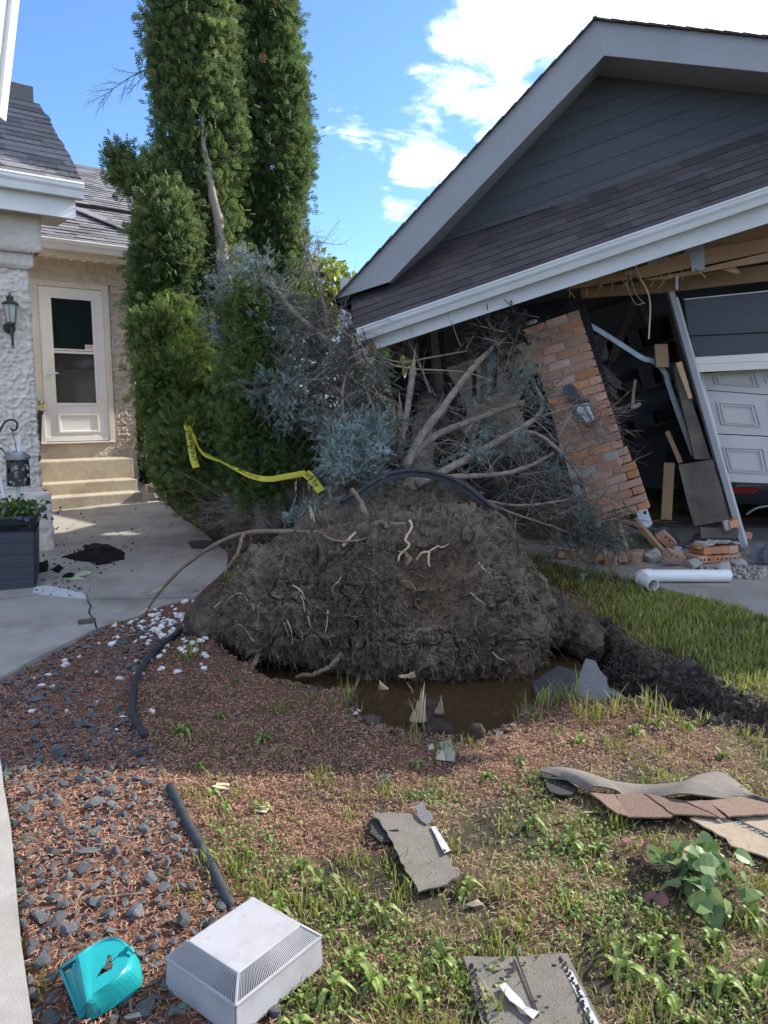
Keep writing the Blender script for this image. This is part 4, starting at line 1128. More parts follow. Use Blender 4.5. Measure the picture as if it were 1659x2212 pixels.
    # second clod behind on the right
    def clod(cn, R, seed, name, parent, n=46, col=(1, .95, .9)):
        th = np.linspace(0, pi, n); ph = np.linspace(0, 2 * pi, 2 * n, endpoint=False)
        TH_, PH = np.meshgrid(th, ph, indexing='ij')
        D = np.stack([np.sin(TH_) * np.cos(PH), np.sin(TH_) * np.sin(PH), np.cos(TH_)], -1)
        q_ = (D * np.asarray(R)).reshape(-1, 3)
        r_ = 1 + .5 * (fbm(q_ * 5 / max(R) * .4 + seed, 3) - .5) + .30 * (ridged(q_ * 9 + seed, 3) - .5) + .22 * (ridged(q_ * 24 + seed, 2) - .5)
        V = np.asarray(cn) + q_ * r_[:, None]
        m_ = MB(); ii = np.arange(n * 2 * n).reshape(n, 2 * n)
        m_.add(V, np.stack([ii[:-1], ii[1:], np.roll(ii, -1, 1)[1:], np.roll(ii, -1, 1)[:-1]], -1).reshape(-1, 4), np.tile(np.array(col), (len(V), 1)) * (.7 + .6 * vnoise(V * 30))[:, None])
        return obj(name, m_, MT['soil'], parent)
    for cn, R, sd in ((at(1258, 1375, 4.95), (.13, .25, .12), 8), (at(1185, 1330, 5.0), (.12, .3, .16), 12), (at(480, 1340, 4.85), (.2, .25, .17), 15), (at(985, 1082, 5.5), (.17, .16, .13), 23)):
        clod(cn, R, sd, 'soil_clod', T)
    # loose crumbs and root hairs all over the face
    idx = rng.integers(0, 112, 7000) * NA + rng.integers(0, NA, 7000)
    pts = P2[idx]; nr = Nn[idx]
    ico = bmesh.new(); bmesh.ops.create_icosphere(ico, subdivisions=1, radius=1); IV = np.array([v.co for v in ico.verts]); IF = np.array([[v.index for v in f.verts] for f in ico.faces]); ico.free()
    IV = IV * (1 + rng.uniform(-.3, .3, (len(IV), 1)))
    sz = rng.uniform(.003, .009, len(pts)) * (1 + 1.5 * (rng.random(len(pts)) < .06))
    Rm = frames(rng.normal(size=(len(pts), 3)), rng.uniform(0, 6, len(pts))) * (sz[:, None] * rng.uniform(.6, 1.3, (len(pts), 3)))[:, :, None]
    crumbs = MB().scatter(IV, IF, Rm, pts + nr * .004, np.outer(rng.uniform(.6, 1.5, len(pts)), (1.1, 1.05, 1)))
    obj('soil_crumbs', crumbs, MT['soil'], T, kind='stuff')
    hs = []; hc = []
    edge_bias = rng.random(3600)
    rows = np.where(edge_bias < .65, rng.integers(88, 122, 3600), rng.integers(5, 112, 3600))
    ids = rows * NA + rng.integers(0, NA, 3600)
    for k, i_ in enumerate(ids):
        p = P2[i_].copy(); d = unit(Nn[i_] * rng.uniform(.2, 1) + rng.normal(size=3) * .5 + np.array([0, 0, -.9]))
        L_ = rng.uniform(.02, .09) * (2.2 if rng.random() < .08 else 1); r0 = rng.uniform(.0007, .0018); n_ = 4
        cc = np.array([.20, .145, .10]) * rng.uniform(.5, 1.4) if rng.random() < .85 else np.array([.40, .31, .2])
        for s in range(n_):
            d = unit(d + rng.normal(size=3) * .28 + np.array([0, 0, -.12])); q_ = p + d * L_ / n_
            hs.append((*p, *q_, r0 * (1 - s / n_ * .6), r0 * (1 - (s + 1) / n_ * .6))); hc.append(cc); p = q_
    obj('root_hairs', MB().segs(hs, 3, np.array(hc)), MT['litter'], T, kind='stuff')
    # roots one can tell apart
    def root(pts, r0, r1, mt='root_bark', n=26, wob=.006, outs=None, label=None):
        P_ = []
        for k, p in enumerate(pts):
            P_.append(at(*p) if len(p) == 3 else on(p[0], p[1], .02 if outs is None else outs[k]))
        S = spline(P_, n); S[1:-1] += rng.normal(size=(n - 2, 3)) * min(wob, r0 * .22)
        m_ = MB(); rr = np.linspace(r0, r1, n) * (1 + .10 * np.sin(np.arange(n) * 1.1 + r0 * 900)); m_.tube(S, rr, 7)
        o = obj('root', m_, MT[mt], T)
        if label: o['label'] = label
        return o
    g1 = W(312, 1326, 0.01)
    m_ = MB(); S = spline([g1, at(340, 1285, 5.15), at(385, 1235, 5.1), at(440, 1192, 5.05), at(500, 1160, 5.0), at(560, 1148, 4.95), at(640, 1150, 4.85), at(720, 1154, 4.8)], 44)
    m_.tube(S, np.linspace(.009, .018, 44) * (1 + .12 * np.sin(np.arange(44) * 1.3)), 8); o = obj('root', m_, MT['root_bark'], T, label='long brown root arching down to the white pebbles')
    fk = MB(); fk.tube([S[2], S[2] + np.array([-.03, -.02, -.03]), S[1] + np.array([-.06, -.03, -.02])], [.009, .007, .004], 6); fk.tube([at(350, 1270, 5.1), at(322, 1283, 5.1)], [.004, .003], 5); obj('root_tip', fk, MT['root_pale'], T)
    root([(528, 1150, 4.95), (520, 1172, 4.9), (512, 1196, 4.85), (497, 1218, 4.82), (486, 1236, 4.8)], .014, .008)
    root([(760, 1056, 5.05), (778, 1082, 5.0), (790, 1110, 4.95), (806, 1130, 4.9), (840, 1134, 4.85), (885, 1136, 4.85)], .014, .026)
    root([(800, 1150, 4.75), (805, 1136, 4.78), (824, 1128, 4.78), (838, 1140, 4.74)], .022, .012)
    root([(884, 1124, 4.78), (890, 1136, 4.74), (883, 1150, 4.66), (876, 1166, 4.62), (884, 1178, 4.6), (866, 1196, 4.58), (860, 1212, 4.54)], .009, .005, 'root_pale')
    root([(855, 1180, 4.7), (872, 1192, 4.62), (884, 1206, 4.58), (878, 1222, 4.55)], .018, .010)
    root([(900, 1208, 4.6), (912, 1194, 4.57), (928, 1191, 4.57), (944, 1180, 4.58), (956, 1182, 4.6), (970, 1174, 4.62)], .007, .003, 'root_pale'); root([(926, 1190, 4.58), (926, 1212, 4.55), (928, 1224, 4.54)], .007, .004, 'root_pale')
    root([(838, 1242, 4.6), (850, 1262, 4.5), (848, 1284, 4.48), (862, 1302, 4.46)], .010, .005); root([(812, 1242, 4.55), (828, 1250, 4.52), (850, 1262, 4.5)], .007, .008, 'root_pale')
    root([(632, 1264), (652, 1278), (660, 1306), (666, 1336), (672, 1356)], .0045, .002, 'root_pale'); root([(645, 1272), (655, 1300), (658, 1322)], .004, .002, 'root_pale')
    root([(620, 1340), (628, 1358), (632, 1384), (630, 1392)], .004, .002, 'root_pale')
    root([(708, 1318), (706, 1350), (702, 1368)], .0045, .002, 'root_pale')
    root([(548, 1386), (530, 1360), (515, 1350), (490, 1362)], .008, .004); root([(565, 1392, 4.5), (556, 1420, 4.35), (545, 1440, 4.25)], .012, .014)
    root([(520, 1282, 4.72), (490, 1292, 4.66), (462, 1312, 4.6)], .006, .003, 'root_pale'); root([(505, 1304, 4.7), (470, 1330, 4.6)], .004, .002, 'root_pale')
    root([(640, 1462, 4.35), (680, 1455, 4.3), (712, 1440, 4.3), (738, 1412, 4.3)], .012, .014); root([(1060, 1150), (1076, 1140), (1100, 1150)], .006, .003)
    root([(690, 1150), (720, 1166), (770, 1168), (800, 1158)], .009, .005); root([(740, 1180), (752, 1166), (768, 1150)], .011, .006, 'root_pale')
    root([(775, 1460), (770, 1480, 4.2), (764, 1492, 4.15)], .008, .004); root([(880, 1474, 4.28), (892, 1496, 4.2), (890, 1510, 4.18)], .006, .003)
    for k in range(30):
        u = rng.uniform(470, 1200); v = rng.uniform(1170, 1440); q_ = [(u, v)]; a = rng.uniform(.2, 2.9)
        for _ in range(4): a += rng.normal() * .6; u += cos(a) * 11; v += abs(sin(a)) * 11; q_.append((u, v))
        root(q_, rng.uniform(.002, .0045), .0012, 'root_pale' if rng.random() < .3 else 'root_bark', 16, .003)
    # splintered wood stubs on the plate
    def splint(base_u, base_v, Y, wpx, hpx, lean=0, seed=0, name='splinter', parent=T, z0=None):
        r_ = random.Random(seed); m_ = MB(); b = at(base_u, base_v, Y) if z0 is None else z0
        sc = Y / 1660
        nc = 15; w = wpx * sc; hh = []
        for k in range(nc):                                   # jagged top: a few tall slivers and broken steps
            t = k / (nc - 1); env = max(.25, 1 - abs(t - .58) * 1.5); hh.append(hpx * sc * env * (r_.uniform(.55, .8) if k % 3 else r_.uniform(.85, 1.08)))
        F_, B_ = [], []
        for k in range(nc):
            t = k / (nc - 1) - .5; bow = .25 * w * (1 - 4 * t * t)
            col = []
            for q_ in (0, .35, .7, 1.0):
                h = hh[k] * q_; col.append(b + np.array([t * w * (1 - .35 * q_) + lean * h, -bow * .6 + .01 * sin(k * 2.1), h - .03]))
            F_.append(col); B_.append([c + np.array([0, (.30 * w + .006) * (1 - .6 * i / 3), 0]) for i, c in enumerate(col)])
        F_, B_ = np.array(F_), np.array(B_)
        m_.sheet(F_); m_.sheet(B_[::-1]); m_.sheet(np.stack([F_[:, 3], B_[:, 3]], 1)); m_.sheet(np.stack([F_[0], B_[0]], 0)); m_.sheet(np.stack([B_[-1], F_[-1]], 0))
        return obj(name, m_, MT['splinter_wood'], parent)
    splint(676, 1135, 5.0, 22, 70, -.12, 1); splint(1016, 1120, 5.0, 16, 46, .2, 2); splint(705, 1152, 4.85, 50, 26, -.4, 3); splint(655, 1166, 4.8, 40, 20, -.8, 4)
    splint(828, 1478, 4.24, 24, 24, -.5, 5); splint(880, 1452, 4.26, 38, 18, .8, 6)
    # trunk and limbs
    def limb(pts, r0, r1, name='limb', mt='spruce_bark', n=26, wob=.0018):
        S = spline([at(*p) for p in pts], n); S[1:-1] += rng.normal(size=(n - 2, 3)) * wob
        m_ = MB(); m_.tube(S, np.linspace(r0, r1, n) * (1 + .05 * rng.normal(size=n)), 9)
        obj(name, m_, MT[mt], T, smooth_shade=True); return S
    L_ = []
    limb([(900, 1080, 5.6), (905, 1020, 6.2), (920, 900, 7.2), (930, 800, 8.4)], .15, .07, 'trunk')
    L_.append(limb([(875, 1010, 5.7), (905, 950, 5.9), (950, 890, 6.0), (1000, 822, 6.2), (1040, 775, 6.4), (1100, 720, 6.7)], .036, .020))
    L_.append(limb([(880, 1000, 5.8), (925, 950, 5.95), (990, 920, 6.1), (1060, 894, 6.3), (1130, 868, 6.6)], .036, .022))
    L_.append(limb([(900, 1046, 5.5), (985, 1004, 5.65), (1060, 962, 5.8), (1130, 922, 5.95), (1172, 880, 6.1), (1150, 820, 6.3)], .034, .016))
    L_.append(limb([(1090, 945, 5.9), (1150, 934, 5.95), (1205, 970, 5.9), (1245, 1020, 5.9), (1268, 1068, 5.9)], .017, .010))
    L_.append(limb([(960, 1030, 5.5), (1060, 1026, 5.7), (1130, 1012, 5.8), (1195, 980, 6.0)], .022, .013))
    L_.append(limb([(1050, 1082, 5.55), (1120, 1092, 5.6), (1200, 1084, 5.7), (1290, 1062, 5.9)], .011, .006))
    L_.append(limb([(1040, 1080, 5.5), (1110, 1110, 5.6), (1200, 1140, 5.7), (1290, 1180, 5.8)], .011, .006))
    L_.append(limb([(1170, 900, 6.0), (1230, 880, 6.0), (1290, 868, 6.1)], .008, .004))
    L_.append(limb([(1230, 905, 6.1), (1300, 922, 6.3), (1345, 958, 6.4)], .008, .004))
    L_.append(limb([(584, 612, 6.9), (640, 680, 6.7), (690, 722, 6.6), (745, 768, 6.5)], .022, .028))
    L_.append(limb([(712, 730, 6.6), (698, 650, 6.7), (678, 590, 6.8), (652, 520, 6.85)], .012, .008))
    L_.append(limb([(700, 640, 6.7), (688, 585, 6.72), (690, 522, 6.75)], .008, .004))
    L_.append(limb([(640, 620, 6.8), (668, 555, 6.85)], .010, .005))
    L_.append(limb([(640, 845, 6.3), (670, 825, 6.3), (720, 790, 6.4), (790, 760, 6.5)], .012, .007))
    L_.append(limb([(862, 990, 5.9), (872, 930, 6.2), (884, 860, 6.4), (892, 800, 6.5)], .024, .030))
    L_.append(limb([(700, 980, 6.2), (706, 900, 6.4), (690, 850, 6.5)], .030, .022))
    L_.append(limb([(930, 850, 6.6), (900, 770, 6.7), (868, 712, 6.7)], .012, .006))
    L_.append(limb([(760, 960, 6.0), (740, 880, 6.2), (752, 800, 6.4), (810, 770, 6.5)], .014, .008))
    L_.append(limb([(806, 980, 6.0), (810, 900, 6.2), (790, 840, 6.3)], .012, .007))
    splint(890, 805, 6.5, 16, 70, .1, 11); splint(872, 802, 6.5, 8, 60, -.05, 12); splint(764, 742, 6.5, 10, 40, -.15, 13); splint(866, 890, 6.4, 14, 60, -.1, 15); splint(664, 842, 6.3, 14, 24, -.8, 16)
    # twigs, grown from the limbs and through the brush pile
    segs, cols = [], []
    def grow(p, d, L, r, depth, droop, dead):
        n_ = 4; c_ = np.array(dead) * rng.uniform(.65, 1.3)
        for s in range(n_):
            d = unit(d + rng.normal(size=3) * .13 + np.array([0, 0, -droop])); q_ = p + d * L / n_
            segs.append((*p, *q_, r * (1 - .7 * s / n_), r * (1 - .7 * (s + 1) / n_))); cols.append(c_)
            if depth > 0 and s > 0 or depth > 1:
                x = unit(np.cross(d, (0.1, .3, 1)))
                for sg in (-1, 1):
                    if rng.random() < .85:
                        dd = unit(d * .7 + x * sg * rng.uniform(.5, .9) + rng.normal(size=3) * .2)
                        grow(q_, dd, L * rng.uniform(.35, .6), r * .55, depth - 1, droop, dead)
            p = q_
    GREY = (.17, .138, .112); TAN = (.33, .26, .19); DARKT = (.05, .042, .038)
    for S in L_[1:]:
        for k in range(3, len(S), 2):
            t_ = unit(S[min(k + 1, len(S) - 1)] - S[k - 1])
            grow(S[k], unit(t_ * .5 + rng.normal(size=3) * .7), rng.uniform(.15, .38), .0032, 1, .03, GREY if rng.random() < .8 else TAN)
    def brush(poly, Y0, Y1, n, L0, L1, tone, droop, dirv=None, depth=1, r=.003):
        poly = np.array(poly, float); lo, hi = poly.min(0), poly.max(0); k = 0
        while k < n:
            u, v = rng.uniform(lo, hi)
            if not inpoly(np.array([[u, v]]), poly)[0]: continue
            d = rng.normal(size=3) * np.array([1, .6, .8])
            if dirv is not None: d = d * .6 + np.array(dirv)
            p_ = at(u, v, rng.uniform(Y0, Y1)); p_[2] = max(p_[2], base_z(p_[1]) + .04)
            grow(p_, unit(d), rng.uniform(L0, L1), r * rng.uniform(.6, 1.2), depth, droop, tone if rng.random() < .75 else TAN); k += 1
    brush([(640, 700), (740, 690), (800, 780), (860, 880), (870, 990), (700, 1010), (660, 900)], 6.0, 6.9, 180, .2, .5, GREY, .06, (0.1, 0, -.5))
    brush([(900, 880), (1180, 870), (1200, 1000), (1120, 1100), (960, 1030), (880, 1000)], 5.9, 6.9, 120, .2, .5, GREY, .01)
    brush([(1100, 1000), (1240, 1040), (1330, 1120), (1340, 1200), (1190, 1190), (1130, 1110)], 5.7, 6.3, 230, .2, .5, GREY, .03, (.4, 0, -.3))
    brush([(980, 700), (1130, 690), (1140, 860), (1020, 880)], 6.3, 6.9, 70, .15, .4, DARKT, .01, (0, 0, .3))
    brush([(1180, 900), (1300, 880), (1320, 960), (1230, 990)], 6.05, 6.3, 40, .15, .36, GREY, 0, (.8, -.1, .1))
    brush([(470, 1060), (560, 1060), (600, 1130), (520, 1150)], 6.6, 7.6, 190, .2, .5, (.20, .165, .135), .0, (-.5, -.2, .15), 1, .0035)
    brush([(640, 640), (760, 660), (740, 760), (640, 740)], 6.5, 7.0, 60, .15, .4, GREY, .05)
    obj('twigs', MB().segs(segs, 3, np.array(cols)), MT['twig_grey'], T, kind='stuff')
    # needles: bottle-brush shoots
    nn = 34; TV, TF, TC = [], [], []
    for k in range(nn):
        a = k * 2.4; y = k / nn; rad = np.array([cos(a), 0, sin(a)]); tipv = np.array([0, y, 0]) + rad * .24 * (1 - .35 * y) + np.array([0, .20, 0]); sd_ = np.cross(rad, (0, 1, 0)) * .022
        b = len(TV); TV += [np.array([0, y, 0]) - sd_, np.array([0, y, 0]) + sd_, tipv]; TF.append([b, b + 1, b + 2]); TC += [(.75,) * 3, (.75,) * 3, (1.2,) * 3]
    for a in (0, 2.1, 4.2):
        b = len(TV); w = np.array([cos(a), 0, sin(a)]) * .035; w2 = np.array([cos(a + 2.1), 0, sin(a + 2.1)]) * .035
        TV += [w, w2, np.array([0, .95, 0])]; TF.append([b, b + 1, b + 2]); TC += [(.55, .38, .28)] * 3
    TV, TF, TC = np.array(TV), np.array(TF), np.array(TC)
    BLUE, GRN, OLV, DRK = (.27, .355, .335), (.18, .235, .21), (.165, .195, .16), (.055, .07, .066)  # DRK: shaded needles, the shade put into their colour
    BL2 = (.32, .44, .42)  # brighter copy of BLUE, offsetting the shade on the front cluster
    nd = MB(); stems = []
    def needles(u, v, ru, rv, Y, n, col, size=.075, dY=.25, dirv=(0, -.4, .1), spread=.9):
        pu = rng.normal(size=n) * .5; pv = rng.normal(size=n) * .5
        fans = max(1, n // 9); fc = np.column_stack([rng.uniform(-1, 1, fans), rng.uniform(-1, 1, fans)]); fc = fc / np.maximum(1, np.linalg.norm(fc, axis=1))[:, None]
        fd = unit(np.array(dirv) + rng.normal(size=(fans, 3)) * spread); fY = Y + rng.uniform(-dY, dY, fans)
        which = rng.integers(0, fans, n)
        Pp = np.array([at(u + ru * a, v + rv * b, y) for (a, b), y in zip(fc, fY)])
        D = unit(fd[which] + rng.normal(size=(n, 3)) * .55)
        tpos = rng.uniform(-.06, .16, n)
        Ps = Pp[which] + fd[which] * tpos[:, None] + rng.normal(size=(n, 3)) * .012
        s = size * rng.uniform(.7, 1.25, n)
        C = np.array(col) * rng.uniform(.7, 1.25, (n, 1)) * np.array([1, 1, 1]) * (1 + rng.normal(size=(n, 3)) * .05)
        nd.scatter(TV, TF, frames(D, rng.uniform(0, 6, n)) * s[:, None, None], Ps, C, TC)
        for a, d_ in zip(Pp, fd): stems.append((*(a - d_ * .14), *(a + d_ * .16), .004, .002))
    for a in ((530, 600, 58, 52, 7.0, 520, BLUE), (575, 650, 52, 60, 6.95, 420, GRN), (492, 690, 50, 52, 6.95, 400, BLUE), (480, 640, 20, 40, 6.95, 150, BLUE), (560, 735, 45, 45, 6.9, 260, GRN),
              (590, 842, 48, 42, 6.35, 360, GRN), (640, 880, 55, 46, 6.3, 330, BLUE), (690, 800, 75, 90, 6.6, 520, OLV), (760, 850, 80, 110, 6.5, 520, OLV), (650, 760, 60, 60, 6.7, 360, OLV), (720, 700, 50, 40, 6.7, 240, OLV),
              (770, 950, 66, 36, 5.7, 460, BL2), (790, 1005, 55, 40, 5.55, 460, BL2), (735, 1000, 40, 28, 5.55, 260, BL2), (830, 950, 45, 52, 5.9, 280, GRN), (720, 935, 36, 36, 6.0, 200, GRN), (655, 1108, 36, 20, 5.3, 130, BLUE),
              (1000, 982, 40, 22, 5.85, 110, BLUE), (1045, 972, 30, 20, 5.9, 100, BLUE), (1130, 820, 40, 26, 6.2, 130, GRN), (1175, 880, 30, 40, 6.1, 100, GRN), (1120, 958, 34, 24, 5.9, 110, BLUE), (1070, 918, 40, 20, 6.2, 90, GRN), (1035, 858, 18, 14, 6.3, 34, BLUE), (1000, 862, 20, 18, 6.4, 30, GRN),
              (1180, 1000, 40, 40, 5.9, 120, GRN), (1215, 1060, 46, 50, 5.8, 160, GRN), (1120, 1070, 50, 30, 5.8, 110, DRK), (1280, 1130, 52, 46, 5.75, 260, OLV), (1230, 1150, 50, 34, 5.8, 190, OLV), (1310, 1170, 34, 22, 5.7, 110, OLV),
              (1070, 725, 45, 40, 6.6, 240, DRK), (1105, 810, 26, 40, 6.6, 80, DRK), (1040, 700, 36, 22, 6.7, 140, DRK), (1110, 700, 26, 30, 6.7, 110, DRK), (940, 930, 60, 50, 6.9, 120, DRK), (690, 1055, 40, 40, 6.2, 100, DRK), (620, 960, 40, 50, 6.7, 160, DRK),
              (980, 985, 120, 50, 6.9, 420, DRK), (1090, 1010, 110, 60, 6.7, 420, DRK), (1140, 1030, 80, 40, 6.4, 260, DRK), (690, 780, 70, 80, 6.9, 420, OLV), (740, 900, 80, 80, 6.7, 420, OLV), (660, 690, 45, 50, 6.95, 260, GRN), (780, 760, 50, 40, 6.7, 220, OLV), (1180, 1100, 90, 60, 6.0, 260, OLV)):  # DRK fans here are a dark mass added over sunlit ground
        needles(*a, size=.062 if a[5] < 200 else .068, dirv=(0, -.4, -.45) if a[6] is OLV else (0, -.45, .1))
    obj('needles', nd, MT['needle_blue'], T, kind='stuff')
    obj('shoots', MB().segs(stems, 4, np.tile(np.array([.12, .09, .07]), (len(stems), 1))), MT['twig_grey'], T, kind='stuff')
    return T, on, (TV, TF, TC), clod, splint
SPRUCE, on_plate, SHOOT, make_clod, make_splinter = build_spruce()

# ------------------------------------------------------------------ cedars
def spray_template():
    V, F, C = [], [], []
    def rh(p, d, L, w, c0, c1, z=0):
        d = unit(d); s = np.array([-d[1], d[0], 0]); b = len(V)
        V.extend([p, p + d * L * .55 + s * w + np.array([0, 0, z]), p + d * L + np.array([0, 0, -z]), p + d * L * .55 - s * w + np.array([0, 0, z])]); F.append([b, b + 1, b + 2, b + 3])
        C.extend([(c0,) * 3, (c0,) * 3, (c1,) * 3, (c0,) * 3])
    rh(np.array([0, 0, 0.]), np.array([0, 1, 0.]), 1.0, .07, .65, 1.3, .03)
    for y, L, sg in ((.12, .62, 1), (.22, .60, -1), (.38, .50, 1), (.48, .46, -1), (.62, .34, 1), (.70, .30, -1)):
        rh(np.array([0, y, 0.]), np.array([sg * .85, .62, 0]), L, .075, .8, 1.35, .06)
    return np.array(V), np.array(F), np.array(C)
SPV, SPF, SPC = spray_template()
def crown(mb, clumps, per, size, dark=(.078, .128, .048), light=(.20, .27, .095), seed=0, upw=.55):
    """clumps: rows centre(3), outward dir(3), spread"""
    r = np.random.default_rng(seed); cl = np.asarray(clumps); n = len(cl); N = n * per
    k = np.repeat(np.arange(n), per)
    out = cl[k, 3:6]; cen = cl[k, :3]; sp = cl[k, 6]
    off = r.normal(size=(N, 3)) * sp[:, None] * np.array([.55, .55, .75])
    D = unit(out * .75 + np.array([0, 0, upw]) + r.normal(size=(N, 3)) * .42 + off * 2.2)
    P = cen + off * 1.15
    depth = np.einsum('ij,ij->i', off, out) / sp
    tone = np.clip(.42 + .30 * depth + r.normal(size=N) * .22 + np.repeat(r.normal(size=n) * .16, per), 0, 1)  # darker inward: shade of the clump gaps put into the spray colour
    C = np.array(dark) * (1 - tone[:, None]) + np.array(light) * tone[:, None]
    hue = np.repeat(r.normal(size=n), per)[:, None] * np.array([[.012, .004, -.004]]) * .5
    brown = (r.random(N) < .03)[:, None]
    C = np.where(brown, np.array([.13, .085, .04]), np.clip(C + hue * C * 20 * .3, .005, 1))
    s = size * r.uniform(.6, 1.3, N)
    # flat sprays hang edge-on to the trunk: random roll
    R = frames(D, r.uniform(-.9, .9, N) + np.where(r.random(N) < .5, 0, pi / 2)) * s[:, None, None]
    mb.scatter(SPV, SPF, R, P, C, SPC)
def column_clumps(axis, n, seed, inner=.25, phi=None):
    """axis: rows x y z radius (bottom to top)"""
    r = np.random.default_rng(seed); A = np.asarray(axis, float)
    zz = r.uniform(A[0, 2], A[-1, 2], n)
    x, y, R = (np.interp(zz, A[:, 2], A[:, k]) for k in (0, 1, 3))
    ph = r.uniform(0, 2 * pi, n) if phi is None else r.uniform(phi[0], phi[1], n)
    nz = fbm(np.column_stack([np.cos(ph) * 2.2 + seed, np.sin(ph) * 2.2, zz * 2.4]), 3)
    rad = np.maximum(.04, R - .10) * (.84 + .42 * (nz - .25)) * np.where(r.random(n) < inner, r.uniform(.45, .8, n), r.uniform(.92, 1.03, n))
    o = np.column_stack([np.cos(ph), np.sin(ph), np.zeros(n)])
    return np.column_stack([x + o[:, 0] * rad, y + o[:, 1] * rad, zz, o, r.uniform(.06, .13, n)])
def blob_clumps(c, R, n, seed, inner=.2):
    r = np.random.default_rng(seed); d = unit(r.normal(size=(n, 3)))
    nz = fbm(d * 2.1 + seed, 3); k = (.78 + .5 * (nz - .3)) * np.where(r.random(n) < inner, r.uniform(.4, .8, n), 1)
    return np.column_stack([np.asarray(c) + d * np.maximum(.05, np.asarray(R) - .08) * k[:, None], unit(d * np.array([1, 1, .4])), r.uniform(.055, .11, n)])
def cedar(name, label, cl, per, size, trunks, seed, light=None, dead=0, group=None):
    b = np.array(trunks[0][0][:3], float)
    T = thing(name, label, 'tree' if name == 'cedar_tree' else 'shrub', b, group)
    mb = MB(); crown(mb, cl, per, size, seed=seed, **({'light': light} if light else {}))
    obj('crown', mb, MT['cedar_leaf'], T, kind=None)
    for tr in trunks:
        P = spline([p[:3] for p in tr], 18); P[1:-1, :2] += rng.normal(size=(16, 2)) * .008
        rr = np.interp(np.linspace(0, 1, 18), np.linspace(0, 1, len(tr)), [p[3] for p in tr])
        obj('trunk', MB().tube(P, rr, 10), MT['cedar_bark'], T, smooth_shade=True)
    # bare inner twigs
    if dead:
        r = np.random.default_rng(seed + 5); S = []; C = []
        for k in range(dead):
            i = r.integers(0, len(cl)); p = cl[i, :3] - cl[i, 3:6] * .12; d = unit(cl[i, 3:6] + r.normal(size=3) * .6)
            c_ = np.array([.23, .185, .145]) * r.uniform(.6, 1.3)
            for s in range(4):
                d = unit(d + r.normal(size=3) * .3); q = p + d * .07; S.append((*p, *q, .0034 - s * .0006, .0028 - s * .0006)); C.append(c_); p = q
        obj('twigs', MB().segs(S, 4, np.array(C)), MT['twig_grey'], T, kind='stuff')
    return T
def axis_from(px):
    """rows (u_left, u_right, v, Y): an upright column as read off, bottom first"""
    out = []
    for ul, ur, v, Y in px:
        a, b = at(ul, v, Y), at(ur, v, Y); c = (a + b) / 2; out.append((c[0], Y, c[2], (b[0] - a[0]) / 2))
    return sorted(out, key=lambda r: r[2])
axA = axis_from([(310, 520, 850, 8.0), (305, 520, 740, 8.0), (310, 520, 600, 8.0), (322, 520, 500, 8.0), (318, 522, 400, 8.0), (330, 525, 320, 8.0), (316, 525, 220, 8.0), (312, 520, 120, 8.0), (314, 510, 30, 8.0), (340, 490, -120, 8.0), (380, 450, -330, 8.0)])
clA = np.vstack([column_clumps(axA, 1500, 3), blob_clumps(at(318, 392, 7.6), (.25, .3, .19), 62, 4), blob_clumps(at(276, 372, 7.6), (.15, .2, .15), 26, 5), blob_clumps(at(255, 352, 7.6), (.09, .1, .09), 8, 55), blob_clumps(at(362, 520, 7.45), (.33, .35, .5), 170, 6), blob_clumps(at(325, 640, 7.5), (.20, .3, .5), 110, 7)])
gapA = [np.array(at(u, v, 7.2)) for u, v in ((432, 270), (440, 330), (450, 390), (460, 440), (468, 490))]
def drop_front(cl, pts, r):
    """leave the trunk bare where the stripped strip is"""
    keep = np.ones(len(cl), bool)
    for p in pts: keep &= ~((np.hypot(cl[:, 0] - p[0] * cl[:, 1] / p[1], cl[:, 2] - (1.5 + (p[2] - 1.5) * cl[:, 1] / p[1])) < r) & (cl[:, 1] < 8.05))
    return cl[keep]
clA = drop_front(clA, gapA, .05)
tA = [[(*at(560, 1130, 8.1), .11), (*at(520, 900, 8.0), .10), (*at(478, 530, 7.72), .055), (*at(458, 420, 7.66), .040), (*at(440, 290, 7.66), .018), (*at(428, 150, 8.0), .012)]]
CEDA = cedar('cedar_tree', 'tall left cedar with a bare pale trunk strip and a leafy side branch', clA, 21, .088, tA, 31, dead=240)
def dead_branch():
    p = at(318, 150, 7.9); S = []
    r = np.random.default_rng(2)
    def g(p, d, L, rad, dep):
        for s in range(5):
            d = unit(d + r.normal(size=3) * .08 + np.array([0, 0, -.05])); q = p + d * L / 5; S.append((*p, *q, rad * (1 - .12 * s), rad * (1 - .12 * (s + 1))))
            if dep:
                for sg in (-1, 1):
                    if r.random() < .75: g(q, unit(d + np.array([0, r.uniform(-.2, .2), sg * .55])), L * .42, rad * .5, dep - 1)
            p = q
    g(p, unit(np.array([-.9, -.1, -.30])), .48, .006, 2); g(p + np.array([0, 0, -.03]), unit(np.array([-.5, 0, -.5])), .26, .004, 1)
    obj('dead_branch', MB().segs(S, 4, np.tile(np.array([.16, .085, .07]), (len(S), 1))), MT['twig_grey'], CEDA)
dead_branch()
axB = axis_from([(500, 655, 700, 8.7), (500, 668, 560, 8.7), (492, 664, 460, 8.7), (496, 672, 350, 8.7), (500, 672, 260, 8.7), (498, 662, 150, 8.7), (500, 650, 60, 8.7), (505, 635, -10, 8.7), (520, 620, -140, 8.7), (550, 590, -300, 8.7)])
clB = column_clumps(axB, 1250, 13, .3)
tB = [[(*at(600, 1110, 8.6), .10), (*at(565, 700, 8.7), .085), (*at(575, 300, 8.7), .06), (*at(575, 0, 8.7), .03)], [(*at(625, 1105, 8.7), .07), (*at(620, 800, 8.7), .055), (*at(610, 560, 8.75), .04)]]
